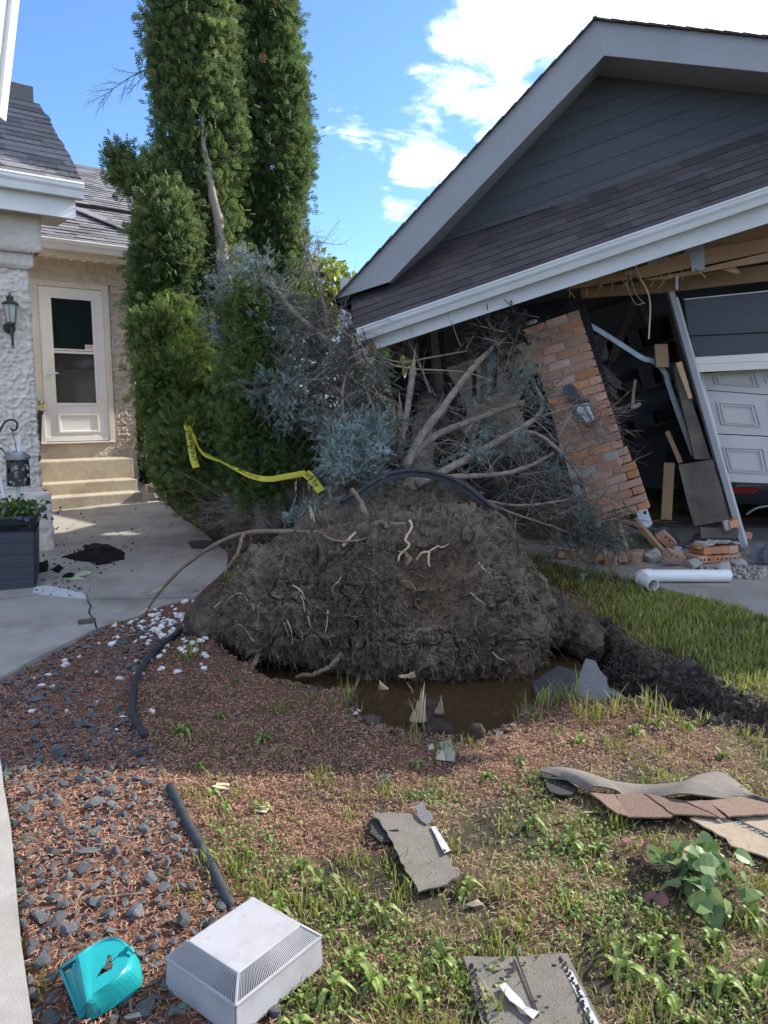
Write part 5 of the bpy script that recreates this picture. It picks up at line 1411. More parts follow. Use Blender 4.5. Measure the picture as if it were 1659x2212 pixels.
cedar('cedar_tree', 'tall dark cedar on the right, behind the one with the bare trunk', clB, 24, .088, tB, 33, dead=160, light=(.165, .24, .085))
axC = axis_from([(360, 480, 1070, 7.3), (325, 510, 1010, 7.2), (308, 520, 930, 7.2), (298, 500, 850, 7.2), (296, 460, 770, 7.25), (308, 430, 700, 7.3), (345, 400, 660, 7.4)])
clC = np.vstack([column_clumps(axC, 560, 23, .2), blob_clumps(at(345, 720, 7.0), (.24, .2, .22), 80, 24), blob_clumps(at(360, 820, 6.9), (.30, .2, .3), 110, 25), blob_clumps(at(420, 960, 6.8), (.36, .25, .4), 140, 26)])
tC = [[(*at(525, 1135, 7.3), .045), (*at(500, 1060, 7.25), .04), (*at(440, 900, 7.25), .03), (*at(400, 760, 7.3), .018)], [(*at(540, 1140, 7.4), .05), (*at(518, 1000, 7.4), .045), (*at(470, 850, 7.3), .03)]]
cedar('cedar_shrub', 'low bushy cedar with sunlit yellow green sprays beside the front steps', clC, 25, .078, tC, 35, light=(.20, .26, .06), dead=200)
axD = axis_from([(510, 610, 1035, 6.9), (470, 640, 1000, 6.8), (460, 640, 920, 6.75), (465, 632, 840, 6.75), (490, 600, 760, 6.8), (510, 555, 690, 6.8), (525, 540, 655, 6.8)])
clD = np.vstack([column_clumps(axD, 520, 43, .2), blob_clumps(at(660, 985, 6.7), (.12, .15, .2), 34, 44), blob_clumps(at(560, 1010, 6.55), (.25, .2, .25), 70, 45)])
tD = [[(*at(568, 1140, 6.9), .075), (*at(560, 1060, 6.9), .068), (*at(545, 900, 6.9), .04), (*at(535, 720, 6.85), .02)], [(*at(592, 1140, 7.0), .06), (*at(596, 1040, 7.0), .05), (*at(590, 880, 7.0), .03)], [(*at(655, 1120, 7.1), .06), (*at(650, 1010, 7.1), .05), (*at(640, 900, 7.1), .035)], [(*at(690, 1110, 7.2), .07), (*at(700, 990, 7.2), .06), (*at(700, 900, 7.2), .055)]]
cedar('cedar_shrub', 'pointed green cedar in the middle of the clump, yellow tape lying across its foot', clD, 32, .078, tD, 37, light=(.16, .25, .065), dead=220)

# ------------------------------------------------------------------ trees and houses behind
LV = np.array([[0, 0, 0], [.32, .45, .05], [0, 1, 0], [-.32, .45, .05]]); LF = np.array([[0, 1, 2, 3]])
def leafy(name, label, c, R, n, size, cols, seed, trunk):
    r = np.random.default_rng(seed)
    T = thing(name, label, 'tree', trunk[0][:3])
    d = unit(r.normal(size=(n, 3))) * (r.random(n) ** .33)[:, None]
    nz = fbm(d * 2.6 + seed, 3); keep = nz > .40; d = d[keep]; m = len(d)
    P = np.asarray(c) + d * np.asarray(R)
    C = np.array(cols[0]) * (1 - r.random((m, 1))) + np.array(cols[1]) * r.random((m, 1))
    mb = MB().scatter(LV, LF, frames(r.normal(size=(m, 3)) + np.array([0, 0, -.3]), r.uniform(0, 6, m)) * (size * r.uniform(.6, 1.3, m))[:, None, None], P, C)
    obj('crown', mb, MT['leaf'], T)
    m_ = MB(); m_.tube(spline([p[:3] for p in trunk], 12), np.linspace(trunk[0][3], trunk[-1][3], 12), 8)
    S = []
    for k in range(46):
        a = np.array(trunk[-1][:3]) * .6 + np.array(trunk[0][:3]) * .4; b = np.asarray(c) + unit(r.normal(size=3)) * np.asarray(R) * r.uniform(.4, .9); mid = (a + b) / 2 + r.normal(size=3) * .1
        S += [(*a, *mid, .02, .012), (*mid, *b, .012, .004)]
    m_.segs(S, 5); obj('trunk', m_, MT['cedar_bark'], T); return T
g_ = W(690, 1000); 
leafy('maple_tree', 'pale yellow green leafy tree beyond the garage corner', at(692, 640, 15), (.75, .7, .8), 2600, .13, ((.16, .22, .03), (.34, .36, .07)), 5, [(*at(690, 985, 15), .09), (*at(692, 760, 15), .06), (*at(692, 640, 15), .03)])
leafy('young_tree', 'bright green young tree seen through the gap under the garage eave', at(852, 742, 12.5), (.42, .4, .55), 1500, .085, ((.12, .22, .03), (.28, .38, .08)), 6, [(*at(850, 980, 12.5), .05), (*at(851, 820, 12.5), .04), (*at(852, 742, 12.5), .02)])
def neighbour():
    H = thing('neighbour_house', 'beige stucco neighbour house with two narrow white windows behind the wrecked garage', 'house', (1.6, 11.6, .3))
    def quadwall(name, pts, Y, th, mt, label=None):
        m_ = MB(); m_.slab([at(u, v, Y) for u, v in pts], (0, th, 0)); return obj(name, m_, MT[mt], H, label=label)
    quadwall('wall', [(955, 1000), (1290, 1000), (1290, 560), (955, 560)], 11.2, .25, 'white_stucco')
    quadwall('wall', [(735, 1000), (925, 1000), (925, 600), (735, 600)], 14.2, .25, 'grey_siding', 'pale grey wall of a wing farther back')
    quadwall('wall', [(908, 1000), (990, 1000), (990, 640), (908, 640)], 12.8, .25, 'tan_stucco')
    quadwall('roof', [(896, 735), (916, 690), (950, 640), (1010, 610), (1010, 640), (955, 670), (925, 712), (905, 770)], 12.3, .4, 'pale_trim')
    for u0, u1, v0, v1 in ((1012, 1038, 772, 868), (1052, 1082, 754, 866)):
        f = MB(); Y = 11.16
        for a in ((u0, u0 + 8, v0, v1), (u1 - 8, u1, v0, v1), (u0 + 8, u1 - 8, v0, v0 + 10), (u0 + 8, u1 - 8, v1 - 12, v1)): f.slab([at(a[0], a[3], Y), at(a[1], a[3], Y), at(a[1], a[2], Y), at(a[0], a[2], Y)], (0, .05, 0))
        fr = obj('window', f, MT['white_metal'], H)
        p = MB(); p.slab([at(u0 + 6, v1 - 8, 11.19), at(u1 - 6, v1 - 8, 11.19), at(u1 - 6, v0 + 8, 11.19), at(u0 + 6, v0 + 8, 11.19)], (0, .012, 0)); obj('pane', p, MT['glass_dark'], fr)
neighbour()
def hedge():
    for k, (u, v, Y, R, n, lab) in enumerate(((420, 1035, 11.5, (1.6, .8, 1.0), 5200, 'dark leafy bush in the shade behind the low cedar'), (640, 960, 13, (2.4, .9, 1.3), 7000, 'dark green hedge behind the cedar trunks'), (900, 960, 9.8, (.9, .4, .55), 3600, 'dark bush behind the broken garage wall'))):  # last bush is added, its dark leaves stand in for shade
        r = np.random.default_rng(50 + k); c = at(u, v, Y); c[2] = base_z(Y) + R[2] * .55
        d = unit(r.normal(size=(n, 3))) * (r.random(n) ** .25)[:, None]
        P = c + d * np.array(R) * (.75 + .5 * fbm(unit(d) * 2.5 + k, 3))[:, None]; P = P[P[:, 2] > base_z(Y)]; m = len(P)
        T = thing('leafy_bush', lab, 'bush', (c[0], c[1], base_z(Y)))
        obj('leaves', MB().scatter(LV, LF, frames(r.normal(size=(m, 3)), r.uniform(0, 6, m)) * (.11 * r.uniform(.6, 1.3, m))[:, None, None], P, np.array([.03, .06, .018]) * r.uniform(.5, 1.7, (m, 1))), MT['leaf'], T, kind='stuff')
hedge()
# ------------------------------------------------------------------ ground cover
def sample_ground(n, seed, vlo=1180, vhi=2330, ulo=-60, uhi=1720, gamma=1.0):
    """spots on the ground in front of the viewer, thinning out with distance as detail does"""
    r = np.random.default_rng(seed)
    y = 1.35 * (7.4 / 1.35) ** (r.random(n) ** gamma); x = r.uniform(-.62, .80, n) * (y + .25)
    xy = np.column_stack([x, y])
    ok = ~inpoly(xy, WALK) & ~inpoly(xy, CURB) & ~inpoly(xy, APRON)
    return xy[ok], r
def blade_fields(xy):
    z, dp, n1, n2 = fields(xy)
    return z, dp, zones(xy, dp, n1, n2)

def build_needles():
    xy, r = sample_ground(230000, 101)
    z, dp, (rock, lawn, needle, pit, bare, m, k) = blade_fields(xy)
    w = np.clip(np.maximum(rock * (.26 + .9 * smooth(.47, .62, m)), needle) * (1 - pit) * (1 - .75 * lawn) + .30 * (1 - .5 * lawn) * (1 - .6 * bare), 0, 1) * (1 - pit)
    keep_ = r.random(len(xy)) < w * .8
    xy, z, rock = xy[keep_], z[keep_], rock[keep_]; n = len(xy)
    L = r.uniform(.012, .028, n); a = r.uniform(0, pi, n)
    D = np.column_stack([np.cos(a), np.sin(a), r.normal(size=n) * .22])
    dist = xy[:, 1]
    wd = .0011 * (.7 + .28 * dist)
    TV = np.array([[-.5, -1, 0], [.5, -1, 0], [.5, 0, .12], [-.5, 0, .12], [.25, 1, 0], [-.25, 1, 0]]); TF = np.array([[0, 1, 2, 3], [3, 2, 4, 5]])
    Fm = frames(D, r.normal(size=n) * .5)
    Rm = Fm * np.stack([wd * 2, L / 2 * 1.0, L], 1)[:, :, None]
    t = r.random((n, 1)); C = np.array([.18, .082, .052]) * (1 - t) + np.array([.41, .215, .145]) * t
    nz_ = needle[keep_] ; old = r.random((n, 1)) < np.where(np.maximum(rock, nz_) > .35, .2, .72)[:, None]; C = np.where(old, np.array([.33, .25, .15]) * (.6 + .6 * t), C)
    P = np.column_stack([xy, z + .002 + r.random(n) * .010 * (1 + .5 * rock)])
    obj('needle_litter', MB().scatter(TV, TF, Rm, P, C), MT['litter'], kind='stuff')
build_needles()

def build_grass():
    # lawn on the right
    r = np.random.default_rng(202)
    n = 190000
    y = r.uniform(1.4, 6.4, n); x = r.uniform(.2, 4.8, n); keep = x < .57 * (y + .35) + 1.0; xy = np.column_stack([x, y])[keep]
    xy = xy[~inpoly(xy, APRON)]
    z, dp, (rock, lawn, needle, pit, bare, m, k) = blade_fields(xy)
    w = lawn * (1 - pit) * smooth(-.01, .05, dp) * (.35 + .65 * (1 - bare)) * (.35 + .9 * smooth(.38, .6, m))
    keep = r.random(len(xy)) < w; A = xy[keep]; zA = z[keep]; hA = r.uniform(.035, .085, len(A)); tA_ = np.full(len(A), 0.0)
    # tufts scattered through the foreground litter
    c, r2 = sample_ground(2600, 203, gamma=.9)
    zc, dpc, (rk, ln, nd_, pt, br, mm, kk) = blade_fields(c)
    wgt = (1 - pt) * (1 - rk * .97) * (.10 + .9 * smooth(.47, .6, kk * .5 + mm * .5)) * (1 - .6 * nd_) * (dpc > .02) + .35 * np.exp(-((dpc - .06) / .05) ** 2) * (c[:, 0] > .1) * (dpc > .01)
    c = c[r2.random(len(c)) < wgt * 1.5]
    per = r2.integers(10, 30, len(c)); kx = np.repeat(np.arange(len(c)), per)
    B = c[kx] + r2.normal(size=(len(kx), 2)) * .028; zB = gh(B); hB = r2.uniform(.022, .07, len(kx)) * np.repeat(r2.uniform(.6, 1.3, len(c)), per)
    # thin single blades
    s_, r3 = sample_ground(46000, 204)
    zs, dps, (rk, ln, nd_, pt, br, mm, kk) = blade_fields(s_)
    kp = r3.random(len(s_)) < (1 - pt) * (1 - rk * .985) * .55 * (1 - .55 * nd_) * (dps > .01) * (1 - .45 * br); S = s_[kp]; zS = zs[kp]; hS = r3.uniform(.015, .048, len(S))
    # long stems at the lip of the pit
    lip = np.vstack([WP([(u, v)])[:, :2] for u, v in [(1150, 1530), (1175, 1525), (1200, 1532), (1225, 1530), (1130, 1538), (1250, 1545), (1095, 1545), (905, 1590), (760, 1540), (1300, 1560), (1340, 1555), (1390, 1560), (1420, 1545)]])
    kl = np.repeat(np.arange(len(lip)), 16); Lp_ = lip[kl] + r3.normal(size=(len(kl), 2)) * .035; zL = gh(Lp_); hL = r3.uniform(.08, .2, len(kl))
    XY = np.vstack([A, B, S, Lp_]); Z = np.concatenate([zA, zB, zS, zL]); Hh = np.concatenate([hA, hB, hS, hL]); n = len(XY)
    ad = r.uniform(0, 2 * pi, n); lean = r.uniform(.1, .75, n)
    hd = np.column_stack([np.cos(ad), np.sin(ad), np.zeros(n)]); sd = np.column_stack([-np.sin(ad), np.cos(ad), np.zeros(n)])
    wd = (.0016 + .0008 * r.random(n)) * (.75 + .22 * XY[:, 1])
    p0 = np.column_stack([XY, Z - .004]); up_ = np.array([0, 0, 1.0])
    p1 = p0 + up_ * (Hh * .55)[:, None] + hd * (Hh * lean * .25)[:, None]; p2 = p0 + up_ * (Hh * (1 - .25 * lean))[:, None] + hd * (Hh * lean * .85)[:, None]
    V = np.stack([p0 - sd * wd[:, None], p0 + sd * wd[:, None], p1 + sd * wd[:, None] * .8, p1 - sd * wd[:, None] * .8, p2], 1).reshape(-1, 3)
    b = (np.arange(n) * 5)[:, None]
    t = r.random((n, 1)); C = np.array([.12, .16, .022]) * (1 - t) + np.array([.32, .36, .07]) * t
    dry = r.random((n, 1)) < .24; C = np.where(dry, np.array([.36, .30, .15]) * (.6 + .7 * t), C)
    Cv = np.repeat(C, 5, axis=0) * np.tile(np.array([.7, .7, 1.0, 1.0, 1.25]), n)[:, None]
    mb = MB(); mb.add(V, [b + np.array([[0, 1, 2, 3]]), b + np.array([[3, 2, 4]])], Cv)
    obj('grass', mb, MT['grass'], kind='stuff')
build_grass()

def leaf_strip(L, w, arch, lobes, r_, n=7, fold=.25):
    """one toothed leaf: midrib with two halves"""
    V, F = [], []
    for k in range(n + 1):
        t = k / n; y = L * (t - .12 * t * t); z = arch * L * (4 * t * (1 - t)) * .5 + L * .10 * t - .25 * L * t ** 3
        ww = w * (sin(pi * min(1, t * .86 + .10)) ** .8) * (1 - .5 * lobes * (k % 2)) * r_.uniform(.85, 1.15)
        if k == n: ww = .002
        V += [(-ww, y, z + ww * fold), (0, y, z), (ww, y, z + ww * fold)]
    for k in range(n):
        a = k * 3; F += [[a, a + 1, a + 4, a + 3], [a + 1, a + 2, a + 5, a + 4]]
    return np.array(V), np.array(F)
WEED_DATA = {}
def rosette_mesh(kind, seed):
    r_ = random.Random(seed); mb = MB(); n = r_.randint(6, 10)
    for k in range(n):
        a = k * 2.4 + r_.uniform(-.3, .3)
        if kind == 'dandelion': V, F = leaf_strip(r_.uniform(.07, .13), r_.uniform(.011, .019), r_.uniform(.5, 1.3), .55, r_, 9)
        elif kind == 'plantain': V, F = leaf_strip(r_.uniform(.045, .085), r_.uniform(.014, .022), r_.uniform(.5, 1.2), 0, r_, 6)
        else:
            V, F = leaf_strip(r_.uniform(.025, .045), r_.uniform(.010, .017), .5, 0, r_, 5); V = V + np.array([0, r_.uniform(.0, .05), r_.uniform(.005, .045)])
        R = np.array(Matrix.Rotation(a, 3, 'Z') @ Matrix.Rotation(r_.uniform(-.1, .55), 3, 'X')); t = r_.random()
        c = np.array([.10, .165, .03]) * (1 - t) + np.array([.235, .30, .075]) * t
        mb.add(V @ R.T, F, c * r_.uniform(.85, 1.1))
    me = mb.mesh('leaves'); me.materials.append(MT['leaf']); WEED_DATA[me.name] = (np.vstack(mb.V), np.vstack(mb.F), np.vstack(mb.C)); return me
WEEDS = {k: [rosette_mesh(k, i * 5 + j) for i in range(4)] for j, k in enumerate(('dandelion', 'plantain', 'clover'))}
def build_weeds():
    r = np.random.default_rng(303)
    spots = [('dandelion', u, v, s) for u, v, s in ((395, 1592, 1.1), (570, 1600, 1.0), (640, 1490, .9), (515, 1478, .8), (900, 1660, .8), (1055, 1680, .8), (1250, 1600, 1.1), (1330, 1480, .9), (1370, 1590, 1.1), (1420, 1570, 1), (1490, 1570, 1), (1560, 1640, 1), (1150, 1790, 1.1), (1230, 1830, 1.2), (1290, 1840, 1), (600, 1980, 1.2), (650, 1890, 1), (700, 1920, 1.1), (930, 1900, 1), (830, 1990, 1.1), (1010, 1930, 1.1), (1340, 2110, 1.3), (1400, 2060, 1.2), (1460, 2080, 1.2), (1540, 2050, 1.1), (1620, 1990, 1.2), (760, 2080, 1.2), (800, 2130, 1.3), (720, 2150, 1.2), (950, 2080, 1.1), (900, 2160, 1.3), (1430, 2170, 1.3), (1560, 2150, 1.2), (1640, 2120, 1.2), (460, 1720, .9), (560, 1760, .9), (430, 1660, .7), (1120, 1640, .7), (1480, 1700, 1), (1600, 1720, 1))]
    c, r2 = sample_ground(420, 304, gamma=.85)
    z, dp, (rk, ln, nd_, pt, br, mm, kk) = blade_fields(c)
    c = c[(r2.random(len(c)) < (1 - rk) * (1 - pt) * (.15 + .55 * smooth(.45, .6, mm)) * (1 - .7 * nd_)) & (dp > .06)]
    allp = [(k, W(u, v)[:2], s) for k, u, v, s in spots] + [('plantain' if r2.random() < .45 else 'dandelion', p, r2.uniform(.5, 1.0)) for p in c]
    pt_ = np.array([p for _, p, _ in allp]); zz = gh(pt_)
    marks = [('the white plastic box', (530, 2060)), ('the middle shingle', (900, 1840)), ('the big bottom shingle', (1160, 2110)), ('the brown tabbed shingle', (1420, 1730)), ('the leafy branch', (1500, 1890)), ('the splintered stump', (905, 1560)), ('the standing grey shingle', (1285, 1500)), ('the half buried black tube', (420, 1830))]
    mk_ = np.array([W(*m[1])[:2] for m in marks]); keyed = {}
    for i, (k, p, s) in enumerate(allp[:len(spots)]):
        d_ = p - mk_; j = int(np.argmin(np.hypot(*d_.T))); dx, dy = d_[j]; side = ('right of' if dx > 0 else 'left of') if abs(dx) > abs(dy) else ('behind' if dy > 0 else 'in front of')
        keyed.setdefault((j, side), []).append((math.hypot(dx, dy), i))
    rank = {}
    for (j, side), v in keyed.items():
        for n_, (_, i) in enumerate(sorted(v)): rank[i] = ('nearest' if n_ == 0 else ('second nearest', 'third nearest', 'fourth nearest', 'fifth nearest', 'sixth nearest', 'seventh nearest', 'eighth nearest', 'ninth nearest')[min(n_ - 1, 8)]) + ' toothed dandelion rosette ' + side + ' ' + marks[j][0]
    extra = MB()
    for i, (k, p, s) in enumerate(allp):
        R = np.array(Matrix.Rotation(r.uniform(0, 6.3), 3, 'Z')) * s * .58; me = WEEDS[k][i % 4]
        if i < len(spots):
            o = place('dandelion_plant', me, mat4(R, (p[0], p[1], zz[i] - .004))); tag(o, rank[i], 'weed', 'dandelion rosettes in the lawn')
        else:
            V, F, C = WEED_DATA[me.name]; extra.add(V @ R.T + np.array([p[0], p[1], zz[i] - .004]), F, C)
    obj('small_weeds', extra, MT['leaf'], kind='stuff')
    # creeping leafy ground cover in clumps
    g = [(790, 2140), (690, 2180), (1060, 2190), (640, 2150), (980, 2110), (1240, 1960), (1310, 2020), (1140, 1740), (1400, 1980), (1180, 1850), (1290, 1790), (1500, 2150), (1600, 2180), (850, 2050), (760, 1990), (560, 1900), (520, 1820), (1180, 1690), (940, 1720)]
    mb = MB(); n = 0
    V0, F0 = leaf_strip(1, .36, .4, 0, random.Random(4), 4)
    pos = []
    for u, v in g:
        p = W(u, v)[:2]; pos.append(p + r.normal(size=(120, 2)) * .07)
    c, r2 = sample_ground(3600, 305); z, dp, (rk, ln, nd_, pt, br, mm, kk) = blade_fields(c)
    pos.append(c[(r2.random(len(c)) < (1 - rk) * (1 - pt) * smooth(.44, .58, mm) * (1 - .6 * nd_)) & (dp > .05)])
    pos = np.vstack(pos); pos = pos[~inpoly(pos, ROCKS)]; n = len(pos)
    a = r.uniform(0, 6.3, n); D = np.column_stack([np.cos(a), np.sin(a), r.uniform(0, .9, n)])
    t = r.random((n, 1)); C = np.array([.09, .15, .03]) * (1 - t) + np.array([.22, .29, .075]) * t
    mb.scatter(V0, F0, frames(D, r.normal(size=n) * .4) * r.uniform(.010, .024, n)[:, None, None], np.column_stack([pos, gh(pos) + r.uniform(.002, .022, n)]), C)
    obj('ground_cover', mb, MT['leaf'], kind='stuff')
build_weeds()

# ------------------------------------------------------------------ stone bed
def hull_stone(seed, flat, npts=15):
    r_ = np.random.default_rng(seed); bm = bmesh.new()
    for p in r_.normal(size=(npts, 3)): bm.verts.new(p / np.linalg.norm(p) * np.array([1, .72, flat]) * r_.uniform(.75, 1.1))
    res = bmesh.ops.convex_hull(bm, input=bm.verts)
    bmesh.ops.delete(bm, geom=[v for v in bm.verts if not v.link_faces], context='VERTS')
    me = bpy.data.meshes.new('rock'); bm.to_mesh(me); bm.free(); return me
def build_stones():
    bed = bpy.data.objects.new('rock_bed', None); COL.objects.link(bed); bed['kind'] = 'structure'; bed.location = W(180, 1800)
    r = np.random.default_rng(404)
    me = [hull_stone(k, .34 + .06 * (k % 4)) for k in range(12)]
    for m_ in me: m_.materials.append(MT['slate_rock'])
    data = [(np.array([v.co for v in m_.vertices]), np.array([p.vertices[:] for p in m_.polygons])) for m_ in me]
    y = 1.5 * (5.0 / 1.5) ** r.random(26000); x = r.uniform(-2.3, .1, len(y)); xy = np.column_stack([x, y]); xy = xy[inpoly(xy, ROCKS)]
    m = fbm(np.column_stack([xy * np.array([2.2, 3.0]), np.zeros(len(xy))]) + 12, 3)
    xy = xy[r.random(len(xy)) < .16 + .84 * smooth(.36, .52, m)]
    placed = []; grid = {}
    for p in xy:
        s = min(.046, .0225 * math.exp(r.normal() * .36)); key = (int(p[0] / .08), int(p[1] / .08)); ok = True
        for a in (-1, 0, 1):
            for b in (-1, 0, 1):
                for q, sq in grid.get((key[0] + a, key[1] + b), ()):
                    if (q[0] - p[0]) ** 2 + (q[1] - p[1]) ** 2 < (.80 * (s + sq)) ** 2: ok = False
        if ok: grid.setdefault(key, []).append((p, s)); placed.append((p, s))
        if len(placed) > 2400: break
    for u, v, s in ((95, 1985, .045), (150, 2020, .036), (310, 1810, .036), (205, 1960, .034), (345, 1309, .060), (375, 2130, .045), (455, 2000, .034), (310, 2185, .036), (165, 2075, .034), (235, 1985, .03)): placed.append((W(u, v)[:2], s))
    placed.sort(key=lambda q: -q[1] / q[0][1]); P = np.array([p for p, s in placed]); Z = gh(P); rest = MB()
    for i, (p, s) in enumerate(placed):
        if i % 7 == 0: pass
        R = np.array(Matrix.Rotation(r.uniform(0, 6.3), 3, 'Z') @ Matrix.Rotation(r.normal() * .35, 3, 'X')) * s * np.array([1, 1, r.uniform(.8, 1.3)])
        T = (p[0], p[1], Z[i] + s * r.uniform(.22, .42) + .004)
        if i < 300: place('rock', me[i % 12], mat4(R, T), bed)
        else: V, F = data[i % 12]; rest.add(V @ R.T + np.array(T), F)
    obj('small_rocks', rest, MT['slate_rock'], bed, kind='stuff')
    # white stones
    wm = [hull_stone(60 + k, .6, 14) for k in range(6)]
    for m_ in wm: m_.materials.append(MT['white_rock'])
    spots = [(r.normal(355, 42), r.normal(1352, 22)) for _ in range(95)] + [(r.normal(300, 70), r.normal(1400, 30)) for _ in range(24)] + [(r.normal(425, 22), r.normal(1415, 16)) for _ in range(16)] + [(r.uniform(60, 330), r.uniform(1420, 1560)) for _ in range(12)] + [(440, 1450), (265, 1360), (770, 1548), (768, 1562), (865, 1572), (250, 1585), (830, 1570)]
    for i, (u, v) in enumerate(spots):
        v = max(v, 1306); p = W(u, v)[:2]
        if inpoly(np.array([p]), WALK)[0]: p = W(u + 40, v + 25)[:2]
        s = r.uniform(.017, .034); R = np.array(Matrix.Rotation(r.uniform(0, 6.3), 3, 'Z') @ Matrix.Rotation(r.normal() * .4, 3, 'X')) * s
        z = max(gh(p[None])[0], -.05)
        place('white_stone', wm[i % 6], mat4(R, (p[0], p[1], z + s * .3)), bed)
build_stones()

# ------------------------------------------------------------------ landscape edging hose
def build_edging():
    def hose(px, label, r0=.022, lift=.012, n=40):
        P = []
        for q in px:
            p = at(*q) if len(q) == 3 else W(*q)
            if len(q) == 2: p[2] = gh(p[None, :2])[0] + lift
            P.append(p)
        S = spline(P, n); T = thing('edging_tube', label, 'garden edging', S[n // 2])
        m_ = MB(); m_.tube(S, r0, 12); obj('tube', m_, MT['hose'], T, smooth_shade=True)
        lp = MB(); rows = []
        for k in range(n):
            t_ = unit(S[min(k + 1, n - 1)] - S[max(k - 1, 0)]); sd = unit(np.cross(t_, (0, 0, 1))); rows.append([S[k] - np.array([0, 0, r0 * .6]) + sd * .004, S[k] - np.array([0, 0, r0 * 3.2]) + sd * .004])
        lp.sheet(np.array(rows)); obj('fin', lp, MT['hose'], T)
    hose([(392, 1374), (345, 1412), (308, 1454), (290, 1500), (288, 1545), (297, 1580), (312, 1606)], 'black edging tube curving beside the white stones', .018, .026)
    hose([(368, 1712), (386, 1750), (402, 1790), (428, 1838), (456, 1890), (484, 1938), (500, 1965)], 'black edging tube half buried beside the white plastic box', .018, .012)
    hose([(735, 1085, 5.2), (775, 1062, 5.2), (800, 1045, 5.22), (840, 1024, 5.3), (890, 1016, 5.35), (940, 1022, 5.35), (990, 1040, 5.3), (1030, 1068, 5.25), (1075, 1106, 5.2)], 'black edging strip arching over the top of the raised root plate', .015)
build_edging()
def pit_clods():
    r = np.random.default_rng(606); bm = bmesh.new(); bmesh.ops.create_icosphere(bm, subdivisions=1, radius=1); IV = np.array([v.co for v in bm.verts]); IF = np.array([[v.index for v in f.verts] for f in bm.faces]); bm.free()
    IV = IV * (1 + r.uniform(-.35, .25, (len(IV), 1)))
    c = np.column_stack([r.uniform(-1.4, 2.4, 60000), r.uniform(3.1, 5.4, 60000)]); c = c[np.abs(polydist(c, PIT) + .06) < .17]
    z, dp, _, _ = fields(c); k = (r.random(len(c)) < np.exp(-((dp + .06) / .09) ** 2) * (.30 + .7 * (c[:, 0] > 1.1))) ; c, z = c[k], z[k]
    n = min(len(c), 5200); c, z = c[:n], z[:n]
    s = r.uniform(.006, .02, n) * (1 + 1.2 * (r.random(n) < .1))
    obj('soil_clods', MB().scatter(IV, IF, frames(r.normal(size=(n, 3)), r.uniform(0, 6, n)) * (s[:, None] * r.uniform(.6, 1.3, (n, 3)))[:, :, None], np.column_stack([c, z + s * .2]), np.ones((n, 3)) * r.uniform(.5, 1.25, (n, 1))), MT['soil'], kind='stuff')
    # fine roots hanging out of the torn turf
    S, C = [], []
    e = WP([(1300, 1345), (1340, 1392), (1400, 1425), (1480, 1444), (1530, 1480), (1560, 1505), (1600, 1535)]); E = spline(e, 200)
    for _ in range(420):
        p = E[r.integers(0, 200)] + np.array([r.normal() * .03, -abs(r.normal()) * .05, 0]); p[2] = gh(p[None, :2])[0] + .01; d = unit(np.array([r.normal() * .5 - .3, -.7, r.normal() * .5 - .2])); cc = np.array([.16, .12, .085]) * r.uniform(.5, 1.6)
        for k in range(3): q = p + d * r.uniform(.01, .035); S.append((*p, *q, .0013, .0009)); C.append(cc); d = unit(d + r.normal(size=3) * .4 + np.array([0, 0, -.3])); p = q
    obj('turf_roots', MB().segs(S, 3, np.array(C)), MT['litter'], kind='stuff')
pit_clods()

# ------------------------------------------------------------------ debris on the grass
def gpoly(pts, h=.02):
    """outline lying on the ground, h above it"""
    out = []
    for u, v in pts:
        z = 0.0
        for _ in range(6):
            d = ray(u, v); p = CAM + d * ((z + h - 1.5) / d[2]); z = max(float(gh(p[None, :2])[0]), -.03)
        out.append((p[0], p[1], z + h))
    return np.array(out)
def flat(P):
    """best level for a stiff piece: plane through the outline"""
    A = np.column_stack([P[:, :2], np.ones(len(P))]); c = np.linalg.lstsq(A, P[:, 2], rcond=None)[0]; Q = P.copy(); Q[:, 2] = A @ c; return Q
def jag(P, step=.02, amp=.004, seed=0):
    r_ = np.random.default_rng(seed); out = []
    for i in range(len(P)):
        a, b = P[i], P[(i + 1) % len(P)]; n = max(1, int(np.linalg.norm(b - a) / step))
        for k in range(n): out.append(a + (b - a) * k / n + np.append(r_.normal(size=2) * amp * (k > 0), 0))
    return np.array(out)
def zA(x, y): return 713.2 + x / 1.754, 1645.9 + y / 1.754        # reading frame of the lower right
def sheetpiece(name, label, px, mt, h=.02, th=.006, parent=None, seed=0, cat='shingle', amp=.004, bend=0.0):
    P = jag(flat(gpoly(px, h)), .025, amp, seed)
    if bend:
        c = P.mean(0); ax = np.linalg.svd(P[:, :2] - c[:2])[2][0]; s = (P[:, :2] - c[:2]) @ ax; P[:, 2] += bend * (s / np.abs(s).max()) ** 2 * (s < 0)
    m_ = MB(); m_.slab(P, (0, 0, -th)); o = obj(name, m_, MT[mt], parent)
    return tag(o, label, cat) if parent is None else o
